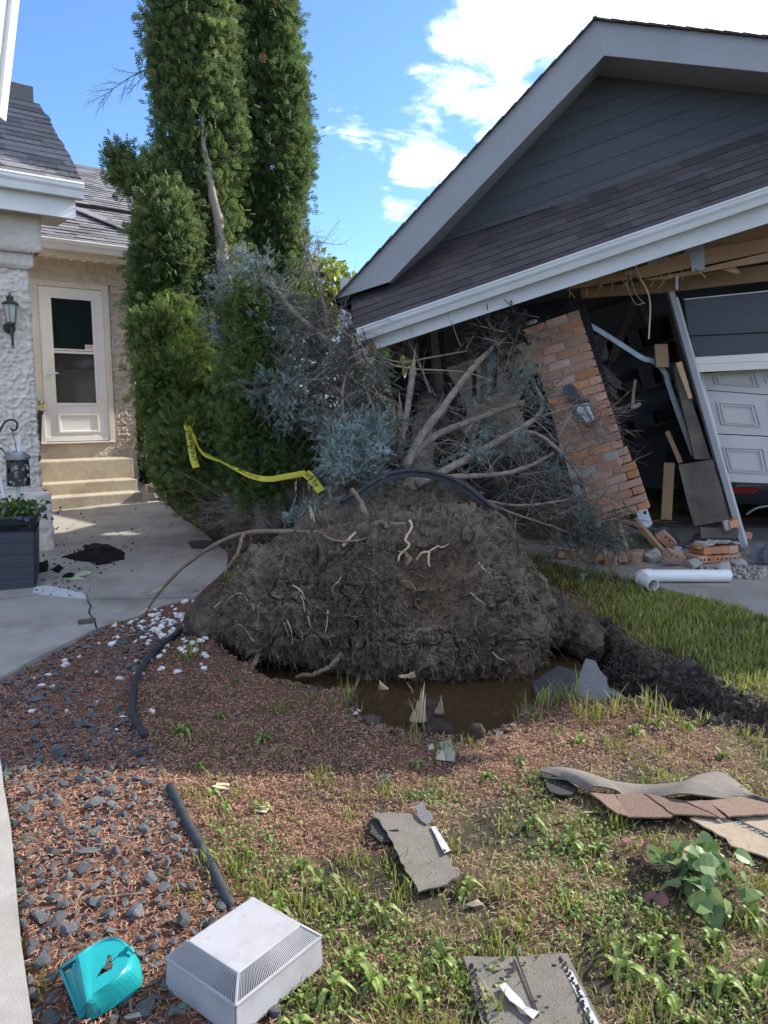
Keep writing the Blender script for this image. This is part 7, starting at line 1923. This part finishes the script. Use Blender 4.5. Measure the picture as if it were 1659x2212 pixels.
def planter():
    zb = .115
    BR = W(78, 1274); ex, en = HD * .86 + HN * .2, HN; ex = unit(np.array([.93, .36, 0])); en = np.array([ex[1], -ex[0], 0])
    w, h = .62, .56
    T = thing('planter_box', 'tall dark blue plank planter box against the white stucco column', 'planter', BR - ex * w / 2 - en * .25)
    def P(x, y, z): return BR + ex * x - en * y * -1 * -1 + ZU * z
    def C4(k, z): return [BR + ex * (.028 * k) + ZU * z, BR - ex * w - ex * .028 * k + ZU * z, BR - ex * (w + .028 * k) - en * .5 + ZU * z, BR + ex * .028 * k - en * .5 + ZU * z]
    n = 6
    for i in range(n):
        z0, z1 = h * i / n + .001, h * (i + 1) / n - .001
        a, b = C4(i / n, z0), C4((i + 1) / n, z1)
        for j in range(4):
            m_ = MB(); q = [a[j], a[(j + 1) % 4], b[(j + 1) % 4], b[j]]; c = np.mean(C4(.5, z0), 0); nrm = unit((np.mean(q, 0) - c) * np.array([1, 1, 0])); m_.slab(q, -nrm * .018); obj('plank', m_, MT['planter_blue'], T, bevel=.002)
    rim = MB(); a = C4(1.15, h - .055); b = C4(1.2, h + .012)
    for j in range(4):
        q = [a[j], a[(j + 1) % 4], b[(j + 1) % 4], b[j]]; c = np.mean(a, 0); nrm = unit((np.mean(q, 0) - c) * np.array([1, 1, 0])); rim.slab(q, -nrm * .03)
    obj('rim', rim, MT['planter_blue'], T, bevel=.004)
    so = MB(); so.slab([p - ZU * .05 for p in C4(.9, h)], (0, 0, -.06)); obj('soil_fill', so, MT['soil'], T)
    top = BR + ZU * h
    r = np.random.default_rng(61)
    # trailing plant with violet flowers
    def tuft(name, label, c, R, n, size, col, fl=None, seed=0):
        q = np.random.default_rng(seed); d = q.normal(size=(n, 3)) * .5; P_ = np.asarray(c) + d * np.asarray(R)
        X = thing(name, label, 'plant', np.asarray(c) - ZU * R[2])
        V0, F0 = leaf_strip(1, .38, .4, 0, random.Random(3), 4); t = q.random((n, 1))
        D = unit(d * .8 + q.normal(size=(n, 3)) * .6 + np.array([0, 0, .3]))
        obj('leaves', MB().scatter(V0, F0, frames(D, q.normal(size=n)) * (size * q.uniform(.6, 1.3, n))[:, None, None], P_, np.array(col) * (.6 + .9 * t)), MT['leaf'], X)
        S = [(*(np.asarray(c) - ZU * R[2] * 1.2), *p, .003, .0015) for p in P_[::3]]; obj('stems', MB().segs(S, 3, np.tile(np.array([.08, .13, .04]), (len(S), 1))), MT['leaf'], X)
        if fl:
            m_ = MB()
            for k in range(fl[0]):
                p = np.asarray(c) + (q.normal(size=3) * .5 + np.array([.3, -.3, -.1])) * np.asarray(R) * 1.2; ax = unit(np.array([q.normal() * .4, -1, q.normal() * .3 + .3])); x = unit(np.cross(ax, (0, 0, 1))); y = np.cross(ax, x)
                V = [p + ax * .004]; s = fl[2]
                for j in range(10): V.append(p + (x * cos(j * .628) + y * sin(j * .628)) * s * (1 if j % 2 == 0 else .55) + ax * .012)
                m_.add(np.array(V), np.array([[0, 1 + j, 1 + (j + 1) % 10] for j in range(10)]))
            obj('flowers', m_, MT[fl[1]], X)
        return X
    tuft('trailing_plant', 'trailing plant with violet flowers spilling over the planter edge', top - ex * .10 - en * .10 + ZU * .06, (.19, .15, .08), 240, .045, (.07, .14, .03), (16, 'petal_violet', .018), 1)
    tuft('bedding_plant', 'round leaved green plant at the left in the planter', top - ex * .50 - en * .12 + ZU * .07, (.16, .16, .10), 110, .075, (.045, .10, .028), None, 2)
    X = thing('lily_plant', 'upright plant with a thick green stem and drooping leaves in the planter', 'plant', top - ex * .34 - en * .26)
    b = top - ex * .34 - en * .26
    m_ = MB(); m_.tube(spline([b, b + ZU * .35 + ex * .03, b + ZU * .72 + ex * .06], 12), np.linspace(.016, .009, 12), 8); obj('stem', m_, MT['leaf'], X); X.children[0].data.color_attributes or None
    lf = MB()
    for bz, dv, L, w_ in ((.12, ex * .9 + ZU * .5, .26, .045), (.10, -ex * .8 + ZU * .6, .22, .05), (.40, ex * 1.0 + ZU * .15, .30, .030), (.42, ex * .8 - ZU * .1 - en * .2, .24, .026), (.46, ex * .95 + ZU * .4, .24, .022), (.62, ZU + ex * .1, .16, .012)):
        V, F = leaf_strip(L, w_, .9, 0, random.Random(int(L * 100)), 7); R = frames(np.array([dv]), np.array([.2]))[0]; lf.add(V @ R + b + ZU * bz, F, (.075, .16, .05))
    obj('leaves', lf, MT['leaf'], X)
    # stake and lantern on a shepherd hook
    hb = top - ex * .17 - en * .16 - ZU * .05
    K = thing('shepherd_hook', 'pale shepherd hook with a black curled top standing in the planter', 'plant hook', hb)
    top_ = hb + ZU * .58 - ex * .07
    m_ = MB(); m_.tube([hb, top_], .014, 8); obj('stake', m_, MT['white_metal'], K)
    sc = MB(); sc.lathe(top_ - ZU * .02, [(.018, 0), (.022, .09), (.026, .10), (.010, .11)], 10)
    hk = [top_ + ZU * .10 + ex * (-.05), top_ + ZU * .09 + ex * -.035, top_ + ZU * .085, top_ + ZU * .11 + ex * .04, top_ + ZU * .19 + ex * .09, top_ + ZU * .205 + ex * .14, top_ + ZU * .18 + ex * .17, top_ + ZU * .14 + ex * .165, top_ + ZU * .125 + ex * .14, top_ + ZU * .145 + ex * .125]
    sc.tube(spline(hk, 36), .008, 7); obj('hook', sc, MT['black_metal'], K)
    lc = top_ + ex * .155 - ZU * .02
    Ln = thing('hanging_lantern', 'small black pierced metal lantern with a silver lid hanging from the hook', 'lantern', lc - ZU * .29)
    body = MB(); nA, nH = 56, 22; a = np.linspace(0, 2 * pi, nA + 1); hh = np.linspace(-.27, -.075, nH)
    Gd = np.array([[lc + np.array([cos(t) * .082, sin(t) * .082, z]) for t in a] for z in hh])
    q = np.random.default_rng(8); ctr = (Gd[:-1, :-1] + Gd[1:, 1:]) / 2; ok = (fbm(ctr.reshape(-1, 3) * 38, 2) < .60)
    i = np.arange(Gd.shape[0] * Gd.shape[1]).reshape(Gd.shape[:2]); Q = np.stack([i[:-1, :-1], i[1:, :-1], i[1:, 1:], i[:-1, 1:]], -1).reshape(-1, 4)[ok]
    body.add(Gd.reshape(-1, 3), Q); body.lathe(lc, [(.083, -.278), (.083, -.268)], 24); obj('body', body, MT['black_metal'], Ln)
    lid = MB(); lid.lathe(lc, [(.094, -.075), (.096, -.055), (.086, -.05), (.086, -.04), (.068, -.034), (.066, -.022), (.02, -.018)], 28); obj('lid', lid, MT['galvanised'], Ln)
    wr = MB(); wr.tube([lc - ZU * .02, lc + ZU * .06 - ex * .008, lc + ZU * .14 - ex * .02], .003, 5); obj('wire', wr, MT['black_metal'], Ln)
    fr = MB(); fr.lathe(lc, [(.05, -.27), (.05, -.10)], 14); obj('candle_glass', fr, MT['frosted_glass'], Ln)
    # white plastic stake
    m_ = MB(); p = top - ex * .10 - en * .2; m_.tube(spline([p - ZU * .03, p + ZU * .3 + ex * .01, p + ZU * .62 + ex * .035], 10), .016, 8); tag(obj('garden_stake', m_, MT['white_metal']), 'white plastic stake standing in the planter beside the lantern', 'garden stake')
planter()

def flower_pot():
    c = hp(-.62, .42, STEP_Z[2]) ; 
    c = hp(-.655, .30, STEP_Z[2])
    T = thing('flower_pot', 'tall black square flower pot beside the storm door', 'flower pot', c)
    m_ = MB(); a, b = .085, .125; h = .62
    V = [c + HD * sx * r_ + HN * sy * r_ + ZU * z for z, r_ in ((0, a), (h - .05, b), (h - .05, b + .012), (h, b + .014), (h, b - .01), (h - .06, b - .015)) for sx, sy in ((-1, -1), (1, -1), (1, 1), (-1, 1))]
    F = [[4 * k + j, 4 * k + (j + 1) % 4, 4 * k + 4 + (j + 1) % 4, 4 * k + 4 + j] for k in range(5) for j in range(4)] + [[3, 2, 1, 0], [20, 21, 22, 23]]
    m_.add(np.array(V), np.array(F)); obj('pot', m_, MT['black_metal'], T)
    q = np.random.default_rng(9); X = thing('yellow_flowers', 'yellow flowers with green leaves growing in the tall black pot', 'flowers', c + ZU * h)
    n = 120; P = c + ZU * (h + .05) + q.normal(size=(n, 3)) * np.array([.07, .07, .045]); V0, F0 = leaf_strip(1, .4, .4, 0, random.Random(3), 4)
    obj('leaves', MB().scatter(V0, F0, frames(q.normal(size=(n, 3)), q.normal(size=n)) * .05, P, np.array([.10, .18, .03]) * q.uniform(.6, 1.4, (n, 1))), MT['leaf'], X)
    fl = MB()
    for k in range(26):
        p = c + ZU * (h + .06) + np.array([q.normal() * .075, q.normal() * .07, q.normal() * .04]) + HN * .04; x = HD; y = ZU; s = .024
        V = [p + HN * .006] + [p + (x * cos(j * .628) + y * sin(j * .628)) * s * (1 if j % 2 == 0 else .6) + HN * .01 for j in range(10)]
        fl.add(np.array(V), np.array([[0, 1 + j, 1 + (j + 1) % 10] for j in range(10)]))
    obj('petals', fl, MT['petal_yellow'], X)
flower_pot()

def house_corner():
    c0 = hp(.93, .0, 0)
    g = W(318, 1000); a = c0 + ZU * .60 + HN * .10 + HD * .24; b = at(386, 1040, 9.6)
    m_ = MB(); sd = unit(np.cross(b - a, ZU)) * .05
    m_.add(np.array([a - sd + ZU * .05, a - sd, a + sd, a + sd + ZU * .05, b - sd + ZU * .05, b - sd, b + sd, b + sd + ZU * .05]), np.array([[0, 1, 5, 4], [1, 2, 6, 5], [2, 3, 7, 6]])); m_.add(np.array([a - sd + ZU * .045, a + sd + ZU * .045, a - sd * .9 + ZU * .0, a + sd * .9]), np.array([[0, 1, 3, 2]]))
    tag(obj('downspout_trough', m_, MT['white_metal']), 'white open downspout trough beside the front steps', 'downspout')
    k = make_rock = hull_stone(91, .55, 22); k.materials.append(MT['tan_rock']); p = at(346, 1040, 9.5)
    o = place('landscape_rock', k, mat4(np.eye(3) * .17, (p[0], p[1], p[2] - .02))); tag(o, 'tan landscape rock under the white downspout trough', 'rock')
    e = MB(); e.bar(at(316, 1052, 9.5) - ZU * .02, at(372, 1050, 9.7) - ZU * .02, .1, .1); e2 = MB(); e2.bar(at(374, 1050, 9.7) - ZU * .02, at(420, 1056, 9.5) - ZU * .02, .1, .1)
    tag(obj('landscape_timber', e, MT['timber_edge'], bevel=.008), 'weathered timber edging in front of the tan rock', 'garden edging'); tag(obj('landscape_timber', e2, MT['timber_edge'], bevel=.008), 'weathered timber edging running under the low cedar', 'garden edging')
house_corner()

# ------------------------------------------------------------------ soil, leaves and scraps on the walkway
def walkway_litter():
    r = np.random.default_rng(71)
    def splat(name, px, label, mt='soil', h=.026, amp=.012, seed=0):
        P = WP(px, .021); P = jag(P, .02, amp, seed); c = P.mean(0); m_ = MB()
        rows = np.array([c + (P - c) * k + ZU * hh for k, hh in ((1.0, .0), (.93, .006), (.6, h * .6), (.3, h), (.02, h * .8))]); rows[1:4, :, 2] += r.random((3, rows.shape[1])) * .008
        rows = np.concatenate([rows, rows[:, :1]], 1); m_.sheet(rows); o = obj(name, m_, MT[mt]); 
        tag(o, label, 'soil'); return o
    splat('soil_spill', [(135, 1203), (165, 1194), (190, 1186), (178, 1180), (205, 1173), (232, 1176), (255, 1186), (270, 1196), (268, 1207), (240, 1217), (212, 1221), (190, 1214), (165, 1212)], 'black spilled soil splashed across the shaded walkway', seed=2)
    splat('soil_spill', [(84, 1216), (104, 1212), (103, 1234), (84, 1238)], 'small heap of black soil beside the planter', seed=3, amp=.006)
    splat('soil_spill', [(134, 1247), (148, 1240), (165, 1242), (160, 1249), (145, 1251)], 'flat black soil patch in front of the big spill', seed=4, amp=.006)
    splat('soil_spill', [(112, 1232), (126, 1222), (138, 1228), (128, 1238)], 'crumbly soil patch between the planter and the big spill', seed=5, amp=.007)
    IV, IF = None, None
    bm = bmesh.new(); bmesh.ops.create_icosphere(bm, subdivisions=1, radius=1); IV = np.array([v.co for v in bm.verts]); IF = np.array([[v.index for v in f.verts] for f in bm.faces]); bm.free()
    pts = np.array([W(u, v, .02) for u, v in zip(np.concatenate([r.normal(190, 42, 150), r.normal(150, 36, 50), r.uniform(95, 330, 50)]), np.concatenate([r.normal(1202, 16, 150), r.normal(1265, 12, 50), r.uniform(1100, 1180, 50)]))])
    pts = pts[inpoly(pts, WALK)]; n = len(pts); s = r.uniform(.003, .013, n) * r.uniform(.5, 1.2, n)
    obj('soil_crumbs', MB().scatter(IV, IF, frames(r.normal(size=(n, 3)), r.uniform(0, 6, n)) * (s[:, None] * np.array([1.3, 1, .6]))[:, :, None], pts + ZU * .004, np.ones((n, 3)) * r.uniform(.5, 1.1, (n, 1))), MT['soil'], kind='stuff')
    # fallen leaf blade, plank, paper, dark panel scraps
    m_ = MB(); P = WP([(138, 1248), (162, 1240), (182, 1233), (200, 1234), (196, 1239), (170, 1245), (184, 1250), (150, 1252)], .03); m_.slab(P, (0, 0, -.004)); tag(obj('fallen_leaf', m_, pmat('leaf_pale', (.30, .42, .26), (.40, .50, .30), 20, .5)), 'pale green fallen leaf blade on the concrete walkway', 'leaf')
    m_ = MB(); a, b = W(169, 1344, .035), W(206, 1338, .035); m_.bar(a, b, .035, .025); tag(obj('wood_scrap', m_, MT['weathered_ply'], bevel=.003), 'short dark board lying across the walkway crack', 'board')
    m_ = MB(); m_.bar(W(196, 1190, .03), W(206, 1190, .03), .03, .006); tag(obj('paper_scrap', m_, MT['white_metal']), 'tiny white scrap on the black soil spill', 'scrap')
    for k, (px, lab) in enumerate((([(406, 1170), (438, 1166), (466, 1168), (460, 1180), (412, 1180)], 'dark shingle scrap on the walkway under the cedars'), ([(415, 1115), (440, 1105), (470, 1125), (480, 1150), (450, 1140)], 'black torn roofing felt under the left cedar trunks'), ([(420, 1060), (455, 1050), (470, 1110), (430, 1105)], 'black plastic sheet crumpled in the shade behind the walkway'))):
        P = WP(px, .05 + .05 * (k > 0)); P[:, 2] += r.random(len(P)) * .06 * (k > 0); m_ = MB(); m_.slab(P, (0, 0, -.006)); tag(obj('roofing_scrap', m_, MT['black_felt' if k else 'asphalt_dark']), lab, 'roofing scrap')
    # weeds in the crack
    for i, (u, v, s) in enumerate(((190, 1305, .45), (197, 1316, .35), (195, 1350, .3))):
        o = place('crack_weed', WEEDS['clover'][i], mat4(np.eye(3) * s, W(u, v, .01))); tag(o, ('green weed in the walkway crack near the mortar patch', 'small green weed halfway along the walkway crack', 'tiny weed at the garden end of the walkway crack')[i], 'weed')
    # weedy strip by the wall
    q = np.random.default_rng(72); n = 900; P = np.array([W(u, v) for u, v in zip(q.uniform(325, 440, n), q.uniform(1052, 1150, n))]); P = P[~inpoly(P, WALK)]; n = len(P)
    obj('weed_strip', MB().scatter(LV, LF, frames(q.normal(size=(n, 3)) + np.array([0, 0, .9]), q.uniform(0, 6, n)) * (.07 * q.uniform(.5, 1.4, n))[:, None, None], P + ZU * .01, np.array([.13, .16, .04]) * q.uniform(.5, 1.5, (n, 1))), MT['leaf'], kind='stuff')
walkway_litter()

# ------------------------------------------------------------------ yellow fire-line tape
def fire_tape():
    T = thing('barrier_tape', 'yellow fire line tape draped from the cedar to the root plate', 'barrier tape', at(560, 1032, 6.1) * np.array([1, 1, 0]))
    def ribbon(name, px, width, tw, n=110, words=None, s0=.0, mirror=True, gap=.10):
        S = spline([at(*p) for p in px], n); cum = np.concatenate([[0], np.cumsum(np.linalg.norm(np.diff(S, axis=0), axis=1))])
        tw_ = np.interp(np.linspace(0, 1, n), np.linspace(0, 1, len(tw)), tw)
        Tn = unit(np.gradient(S, axis=0)); view = unit(CAM - S); A = unit(np.cross(Tn, view)); A = np.where((A[:, 2] < 0)[:, None] & (np.abs(Tn[:, 2]) < .9)[:, None], -A, A)
        for k in range(1, n):
            if np.dot(A[k], A[k - 1]) < 0: A[k] = -A[k]
        B = unit(np.cross(A, Tn)); Wd = A * np.cos(tw_)[:, None] + B * np.sin(tw_)[:, None]; Nn = unit(np.cross(Tn, Wd)); Nn = np.where((np.einsum('ij,ij->i', Nn, view) < 0)[:, None], -Nn, Nn)
        m_ = MB(); m_.sheet(np.stack([S - Wd * width / 2, S - Wd * width / 6 + Nn * .003, S + Wd * width / 6 + Nn * .003, S + Wd * width / 2], 1)); R = obj(name, m_, MT['tape_yellow'], T)
        if words:
            cu = bpy.data.curves.new('lettering', 'FONT'); cu.body = words; cu.size = width * .72; cu.resolution_u = 2
            to = bpy.data.objects.new('lettering', cu); COL.objects.link(to); dg = bpy.context.evaluated_depsgraph_get(); me = bpy.data.meshes.new_from_object(to.evaluated_get(dg)); bpy.data.objects.remove(to)
            bm = bmesh.new(); bm.from_mesh(me); bmesh.ops.triangulate(bm, faces=bm.faces[:]); bmesh.ops.subdivide_edges(bm, edges=[e for e in bm.edges if e.calc_length() > width * .35], cuts=2); bmesh.ops.triangulate(bm, faces=bm.faces[:])
            V = np.array([v.co for v in bm.verts]); F = np.array([[v.index for v in f.verts] for f in bm.faces]); bm.free()
            ln = V[:, 0].max(); s = s0 + ((ln - V[:, 0]) if mirror else V[:, 0]); s = np.clip(s, 0, cum[-1])
            f = lambda X: np.array([np.interp(s, cum, X[:, k]) for k in range(3)]).T
            y = (V[:, 1] - width * .26); Pq = f(S) + f(Wd) * y[:, None] + f(Nn) * .006
            lm = MB(); lm.add(Pq, F); lm.add(Pq + f(Nn) * .0004, F[:, ::-1]); obj('lettering', lm, MT['ink'], R)
    ribbon('tape_strip', [(420, 893, 6.75), (411, 902, 6.7), (411, 920, 6.62), (420, 945, 6.55), (428, 965, 6.5), (445, 983, 6.45), (480, 998, 6.35), (510, 1013, 6.3), (545, 1029, 6.2), (580, 1035, 6.1), (620, 1029, 6.0), (660, 1022, 5.9)], .046, (1.1, .9, 1.15, 1.0, 1.3, .8, 1.2, .9, .5, .3, .2, .1), words='DO NOT CROSS   FIRE LINE DO NOT CROSS', s0=.45)
    ribbon('tape_end', [(660, 1022, 5.9), (672, 1032, 5.8), (682, 1046, 5.7), (694, 1062, 5.6)], .064, (.1, .05, .1, .2), 40, words='NOT CROSS', s0=.02)
    ribbon('tape_tail', [(404, 918, 6.62), (410, 945, 6.58), (414, 970, 6.55), (418, 992, 6.52), (424, 1010, 6.5)], .06, (.2, .1, .15, .1, .3), 40, words='LINE DO NOT', s0=.05)
    kn = MB(); kn.tube(spline([at(408, 905, 6.7), at(400, 918, 6.62), at(412, 925, 6.6), at(420, 908, 6.66), at(410, 898, 6.7)], 20), .016, 6, squash=.35); obj('knot', kn, MT['tape_yellow'], T)
fire_tape()

# ------------------------------------------------------------------ rubble at the foot of the garage
def rubble():
    r = np.random.default_rng(81)
    zE = lambda x, y: (1152.1 + x / 3.2727, 1152.1 + y / 3.2727)      # reading frame of the rubble
    def brick_at(x, y, yaw, roll, tilt, label, kd='full', holes=True, mortar=False, lift=.0):
        p = W(*zE(x, y), .0); L_, ms = BRICKS[kd]
        R = np.array(Matrix.Rotation(yaw, 3, 'Z') @ Matrix.Rotation(tilt, 3, 'Y') @ Matrix.Rotation(roll, 3, 'X')); hz = abs(R[2, 0]) * L_ / 2 + abs(R[2, 1]) * .045 + abs(R[2, 2]) * .031
        c = np.array([p[0], p[1], p[2] + hz + .012 + lift]); T = thing('loose_brick', label, 'brick', c - ZU * hz, 'fallen bricks along the garage front')
        place('brick_body', ms[0], mat4(R, c), T)
        if holes:
            h = MB()
            for k in (-.32, 0, .32):
                for j in (-.018, .018): h.lathe(c + R @ np.array([k * L_, j, .0313]), [(.011, 0), (.011, .0008)], 10, R @ np.array([0, 0, 1])); h.lathe(c + R @ np.array([k * L_, j, -.0313]), [(.011, 0), (.011, .0008)], 10, R @ np.array([0, 0, -1]))
            obj('core_hole', h, MT['dark_ply'], T)
        if mortar:
            m_ = MB(); q = r.normal(size=(30, 2)); V = []
            g = 9; Gx, Gy = np.meshgrid(np.linspace(-.48, .48, g), np.linspace(-.48, .48, 6), indexing='ij'); hh = .006 + .016 * r.random(Gx.shape)
            rows = np.array([[c + R @ np.array([Gx[i, j] * L_, Gy[i, j] * .09, .031 + hh[i, j]]) for j in range(6)] for i in range(g)]); m_.sheet(rows); obj('mortar_crust', m_, MT['mortar'], T)
        return T
    brick_at(235, 190, .1, .2, .1, 'grey smeared brick at the left end of the rubble row', mortar=True)
    brick_at(400, 215, 1.2, 1.5, .1, 'brick standing on its side under the spruce tips')
    brick_at(470, 225, 1.0, 1.2, .3, 'grey mortar coated brick half hidden by spruce twigs', 'half', mortar=True)
    brick_at(540, 240, .9, 1.6, .0, 'short upright brick with a mortar cap near the spruce tips', 'half', mortar=True)
    brick_at(640, 222, 1.15, 1.57, .15, 'upright orange brick in the middle of the rubble row')
    brick_at(738, 220, 1.1, 1.57, -.1, 'square orange brick end left of the big concrete chunk')
    brick_at(985, 250, .45, -1.1, .35, 'tilted brick with five round core holes in front of the rubble', mortar=False, lift=.01)
    brick_at(935, 160, .5, -.9, .6, 'brick leaning on the concrete lump behind the holed brick', mortar=True, lift=.04)
    brick_at(1365, 100, -.2, .1, .12, 'pale brick lying on top of the big mortared brick cluster', lift=.09)
    brick_at(1495, 90, -.1, 0, .1, 'orange brick under the foot of the leaning door jamb', 'half', lift=.06)
    p = gp(*z6(1300, 1712), .03); T = thing('loose_brick', 'mortar covered brick stuck to the foot of the door jamb', 'brick', p - ZU * .05, 'fallen bricks along the garage front'); place('brick_body', BRICKS['half'][1][1], mat4(GR.T @ np.array(Matrix.Rotation(.3, 3, 'Z')), p), T); m_ = MB(); m_.box(p - GX * .05, (.05, .08, .09), GR); obj('mortar_crust', m_, MT['mortar'], T, bevel=.012)
    # cluster of bricks still mortared together
    c0 = W(*zE(1150, 232)); c1 = W(*zE(1520, 205)); ax = unit((c1 - c0) * np.array([1, 1, 0])); py = np.array([-ax[1], ax[0], 0]); R = np.column_stack([ax, py, ZU])
    T = thing('brick_cluster', 'cluster of bricks still mortared together in front of the door jamb', 'brick chunk', (c0 + c1) / 2)
    for row in range(2):
        for k in range(5 if row == 0 else 4):
            c = c0 + ax * (.05 + k * .085 + row * .05) + py * .08 + ZU * (.055 + row * .075)
            place('brick', BRICKS['full'][1][k % 3], mat4(R @ np.array(Matrix.Rotation(pi / 2 + r.normal() * .05, 3, 'Z') @ Matrix.Rotation(r.normal() * .06, 3, 'X')), c), T)
            if row == 0:
                h = MB()
                for a in (-.016, .016):
                    for b in (-.0,): h.lathe(c - py * .0955 + ax * a * 1.2 + ZU * b, [(.010, 0), (.010, .001)], 10, -py)
                obj('core_hole', h, MT['dark_ply'], T)
    m_ = MB(); g = 26; rows = np.array([[c0 + ax * (.01 + a * .42) + py * (.0 + b * .18) + ZU * (.128 + .045 * fbm(np.array([[a * 9, b * 5, 3.]]), 3)[0] + .03 * (a > .2)) for b in np.linspace(0, 1, 9)] for a in np.linspace(0, 1, g)]); m_.sheet(rows); obj('mortar_crust', m_, MT['mortar'], T)
    # concrete chunks
    for k, (x, y, s, fl, lab) in enumerate(((840, 215, .105, .75, 'largest grey concrete chunk in the rubble row'), (1010, 190, .085, .8, 'grey mortar lump behind the holed brick'), (1130, 255, .095, .5, 'pale flat concrete chunk right of the holed brick'), (1350, 285, .088, .6, 'pale concrete lump behind the end of the white pipe'), (1445, 250, .08, .6, 'light concrete lump beside the pebbles'), (310, 190, .05, .8, 'small grey chunk among the spruce twigs'))):
        me = hull_stone(300 + k, fl, 26); me.materials.append(MT['rubble_concrete']); p = W(*zE(x, y)); o = place('concrete_chunk', me, mat4(np.array(Matrix.Rotation(k * 1.3, 3, 'Z')) * s, (p[0], p[1], p[2] + s * fl * .6 + .02))); tag(o, lab, 'concrete chunk')
    # pebbles
    bm = bmesh.new(); bmesh.ops.create_icosphere(bm, subdivisions=2, radius=1); IV = np.array([v.co for v in bm.verts]); IF = np.array([[v.index for v in f.verts] for f in bm.faces]); bm.free()
    px = np.concatenate([np.column_stack([r.uniform(1180, 1640, 170), r.uniform(245, 330, 170)]), np.column_stack([r.uniform(880, 1200, 60), r.uniform(262, 282, 60)])]); px = px[(px[:, 1] < 245 + (px[:, 0] - 880) * .13)]
    P = np.array([W(*zE(x, y), .02) for x, y in px]); n = len(P); s = r.uniform(.008, .02, n)
    obj('pebbles', MB().scatter(IV, IF, frames(r.normal(size=(n, 3)), r.uniform(0, 6, n)) * (s[:, None] * np.array([1.2, 1, .75]))[:, :, None], P + ZU * .008, r.uniform(.7, 1.35, (n, 1)) * np.array([[1.05, 1, .95]])), MT['pebble'], kind='stuff', smooth_shade=True)
    # white drain pipe with an elbow
    rp_ = .052; a = W(*zE(1385, 345), .015) + ZU * rp_; b = W(*zE(800, 345), .015) + ZU * rp_; e = W(*zE(845, 425), .0) + ZU * (rp_ + .01)
    T = thing('drain_pipe', 'white plastic drain pipe with an elbow lying on the concrete apron', 'pipe', (a + b) / 2 - ZU * rp_)
    def hollow(P, r0, nm):
        S = np.asarray(P); m_ = MB(); m_.tube(S, r0, 20); m_.F = [f for f in m_.F if f.shape[1] == 4]; m2 = MB(); m2.tube(S, r0 - .005, 20); q = [f[:, ::-1] for f in m2.F if f.shape[1] == 4]
        m_.add(np.vstack(m2.V), q); nn = 20; last = (len(S) - 1) * nn; off = len(S) * nn
        for s_ in (0, last): m_.add(np.vstack([np.vstack(m2.V)[s_:s_ + nn], m_.V[0][s_:s_ + nn]]), np.array([[j, (j + 1) % nn, nn + (j + 1) % nn, nn + j] for j in range(nn)]))
        return obj(nm, m_, MT['pvc'], T, smooth_shade=False)
    el = spline([b + (a - b) * .06, b, b - unit(a - b) * .055 + unit(e - b) * .05, b + unit(e - b) * .12 - unit(a - b) * .05], 14)
    hollow(np.linspace(a, b + (a - b) * .05, 6), rp_ - .003, 'pipe'); hollow(el, rp_ + .004, 'elbow'); hollow(np.linspace(el[-1] - unit(e - el[-1]) * .03, e, 5), rp_ - .003, 'pipe_end')
    # studs and sheets lying in the opening
    def stud(a, b, w, h, label, mt='raw_wood', nm='wood_stud'):
        m_ = MB(); m_.bar(np.asarray(a), np.asarray(b), w, h); return tag(obj(nm, m_, MT[mt], bevel=.003), label, 'stud')
    stud(gp(*z6(735, 1690), .12), W(*z6(905, 1885), .08), .04, .05, 'pale stud leaning from the pier to the holed brick')
    stud(gp(*z6(645, 1710), .10), W(*z6(690, 1870), .05), .03, .035, 'thin brown stud propped under the left of the pier')
    stud(at(*z6(938, 1360), 7.6), at(*z6(920, 1690), 7.5), .10, .03, 'upright tan plank standing inside the dark garage', nm='upright_plank')
    stud(at(*z6(925, 1178), 7.4), at(*z6(1004, 1360), 7.3), .035, .035, 'brown tool handle leaning inside the garage', nm='tool_handle')
    g = 22; q = np.random.default_rng(5)
    rows = np.array([[at(1097 + (690 + a * 640) / 2.688, 493.75 + (1735 + a * 60 + b * 110) / 2.688, 7.25 - b * .35) + ZU * (.06 * sin(a * 9 + b * 4) + .05 * sin(a * 21)) for b in np.linspace(0, 1, 9)] for a in np.linspace(0, 1, g)])
    m_ = MB(); m_.sheet(rows); tag(obj('plastic_sheet', m_, MT['tarp'], smooth_shade=True), 'crumpled grey plastic sheet on the garage floor behind the rubble', 'sheet')
    rows = np.array([[at(1620 + 40 * a, 1178 + 34 * b, 6.6 - .2 * b) + ZU * (.03 * sin(a * 8 + b * 3)) for b in np.linspace(0, 1, 6)] for a in np.linspace(0, 2, 10)])
    m_ = MB(); m_.sheet(rows); tag(obj('plastic_sheet', m_, MT['tarp'], smooth_shade=True), 'folded grey membrane at the right end of the rubble', 'sheet')
    # green clump under the stud and a rubble-side weed
    n = 170; P = at(1385, 1172, 7.0) + q.normal(size=(n, 3)) * np.array([.12, .08, .035]); T = thing('weed_clump', 'green weed clump growing behind the rubble by the pale stud', 'weed', P.mean(0) - ZU * .06)
    obj('leaves', MB().scatter(LV, LF, frames(q.normal(size=(n, 3)) + np.array([0, 0, .5]), q.uniform(0, 6, n)) * (np.array([.5, 1.5, 1]) * .06)[None, :, None], P, np.array([.10, .19, .035]) * q.uniform(.5, 1.3, (n, 1))), MT['leaf'], T)
    # survey stub near the root plate
    p = W(1258, 1262, .0); m_ = MB(); m_.bar(p, p + ZU * .08, .02, .02); m_.bar(p + ZU * .08 - np.array([.03, 0, 0]), p + ZU * .085 + np.array([.03, 0, 0]), .04, .012); m_.bar(p + ZU * .09, p + ZU * .13, .004, .004); tag(obj('utility_stub', m_, MT['galvanised']), 'small metal stub with a cap in the grass right of the root plate', 'stub')
rubble()
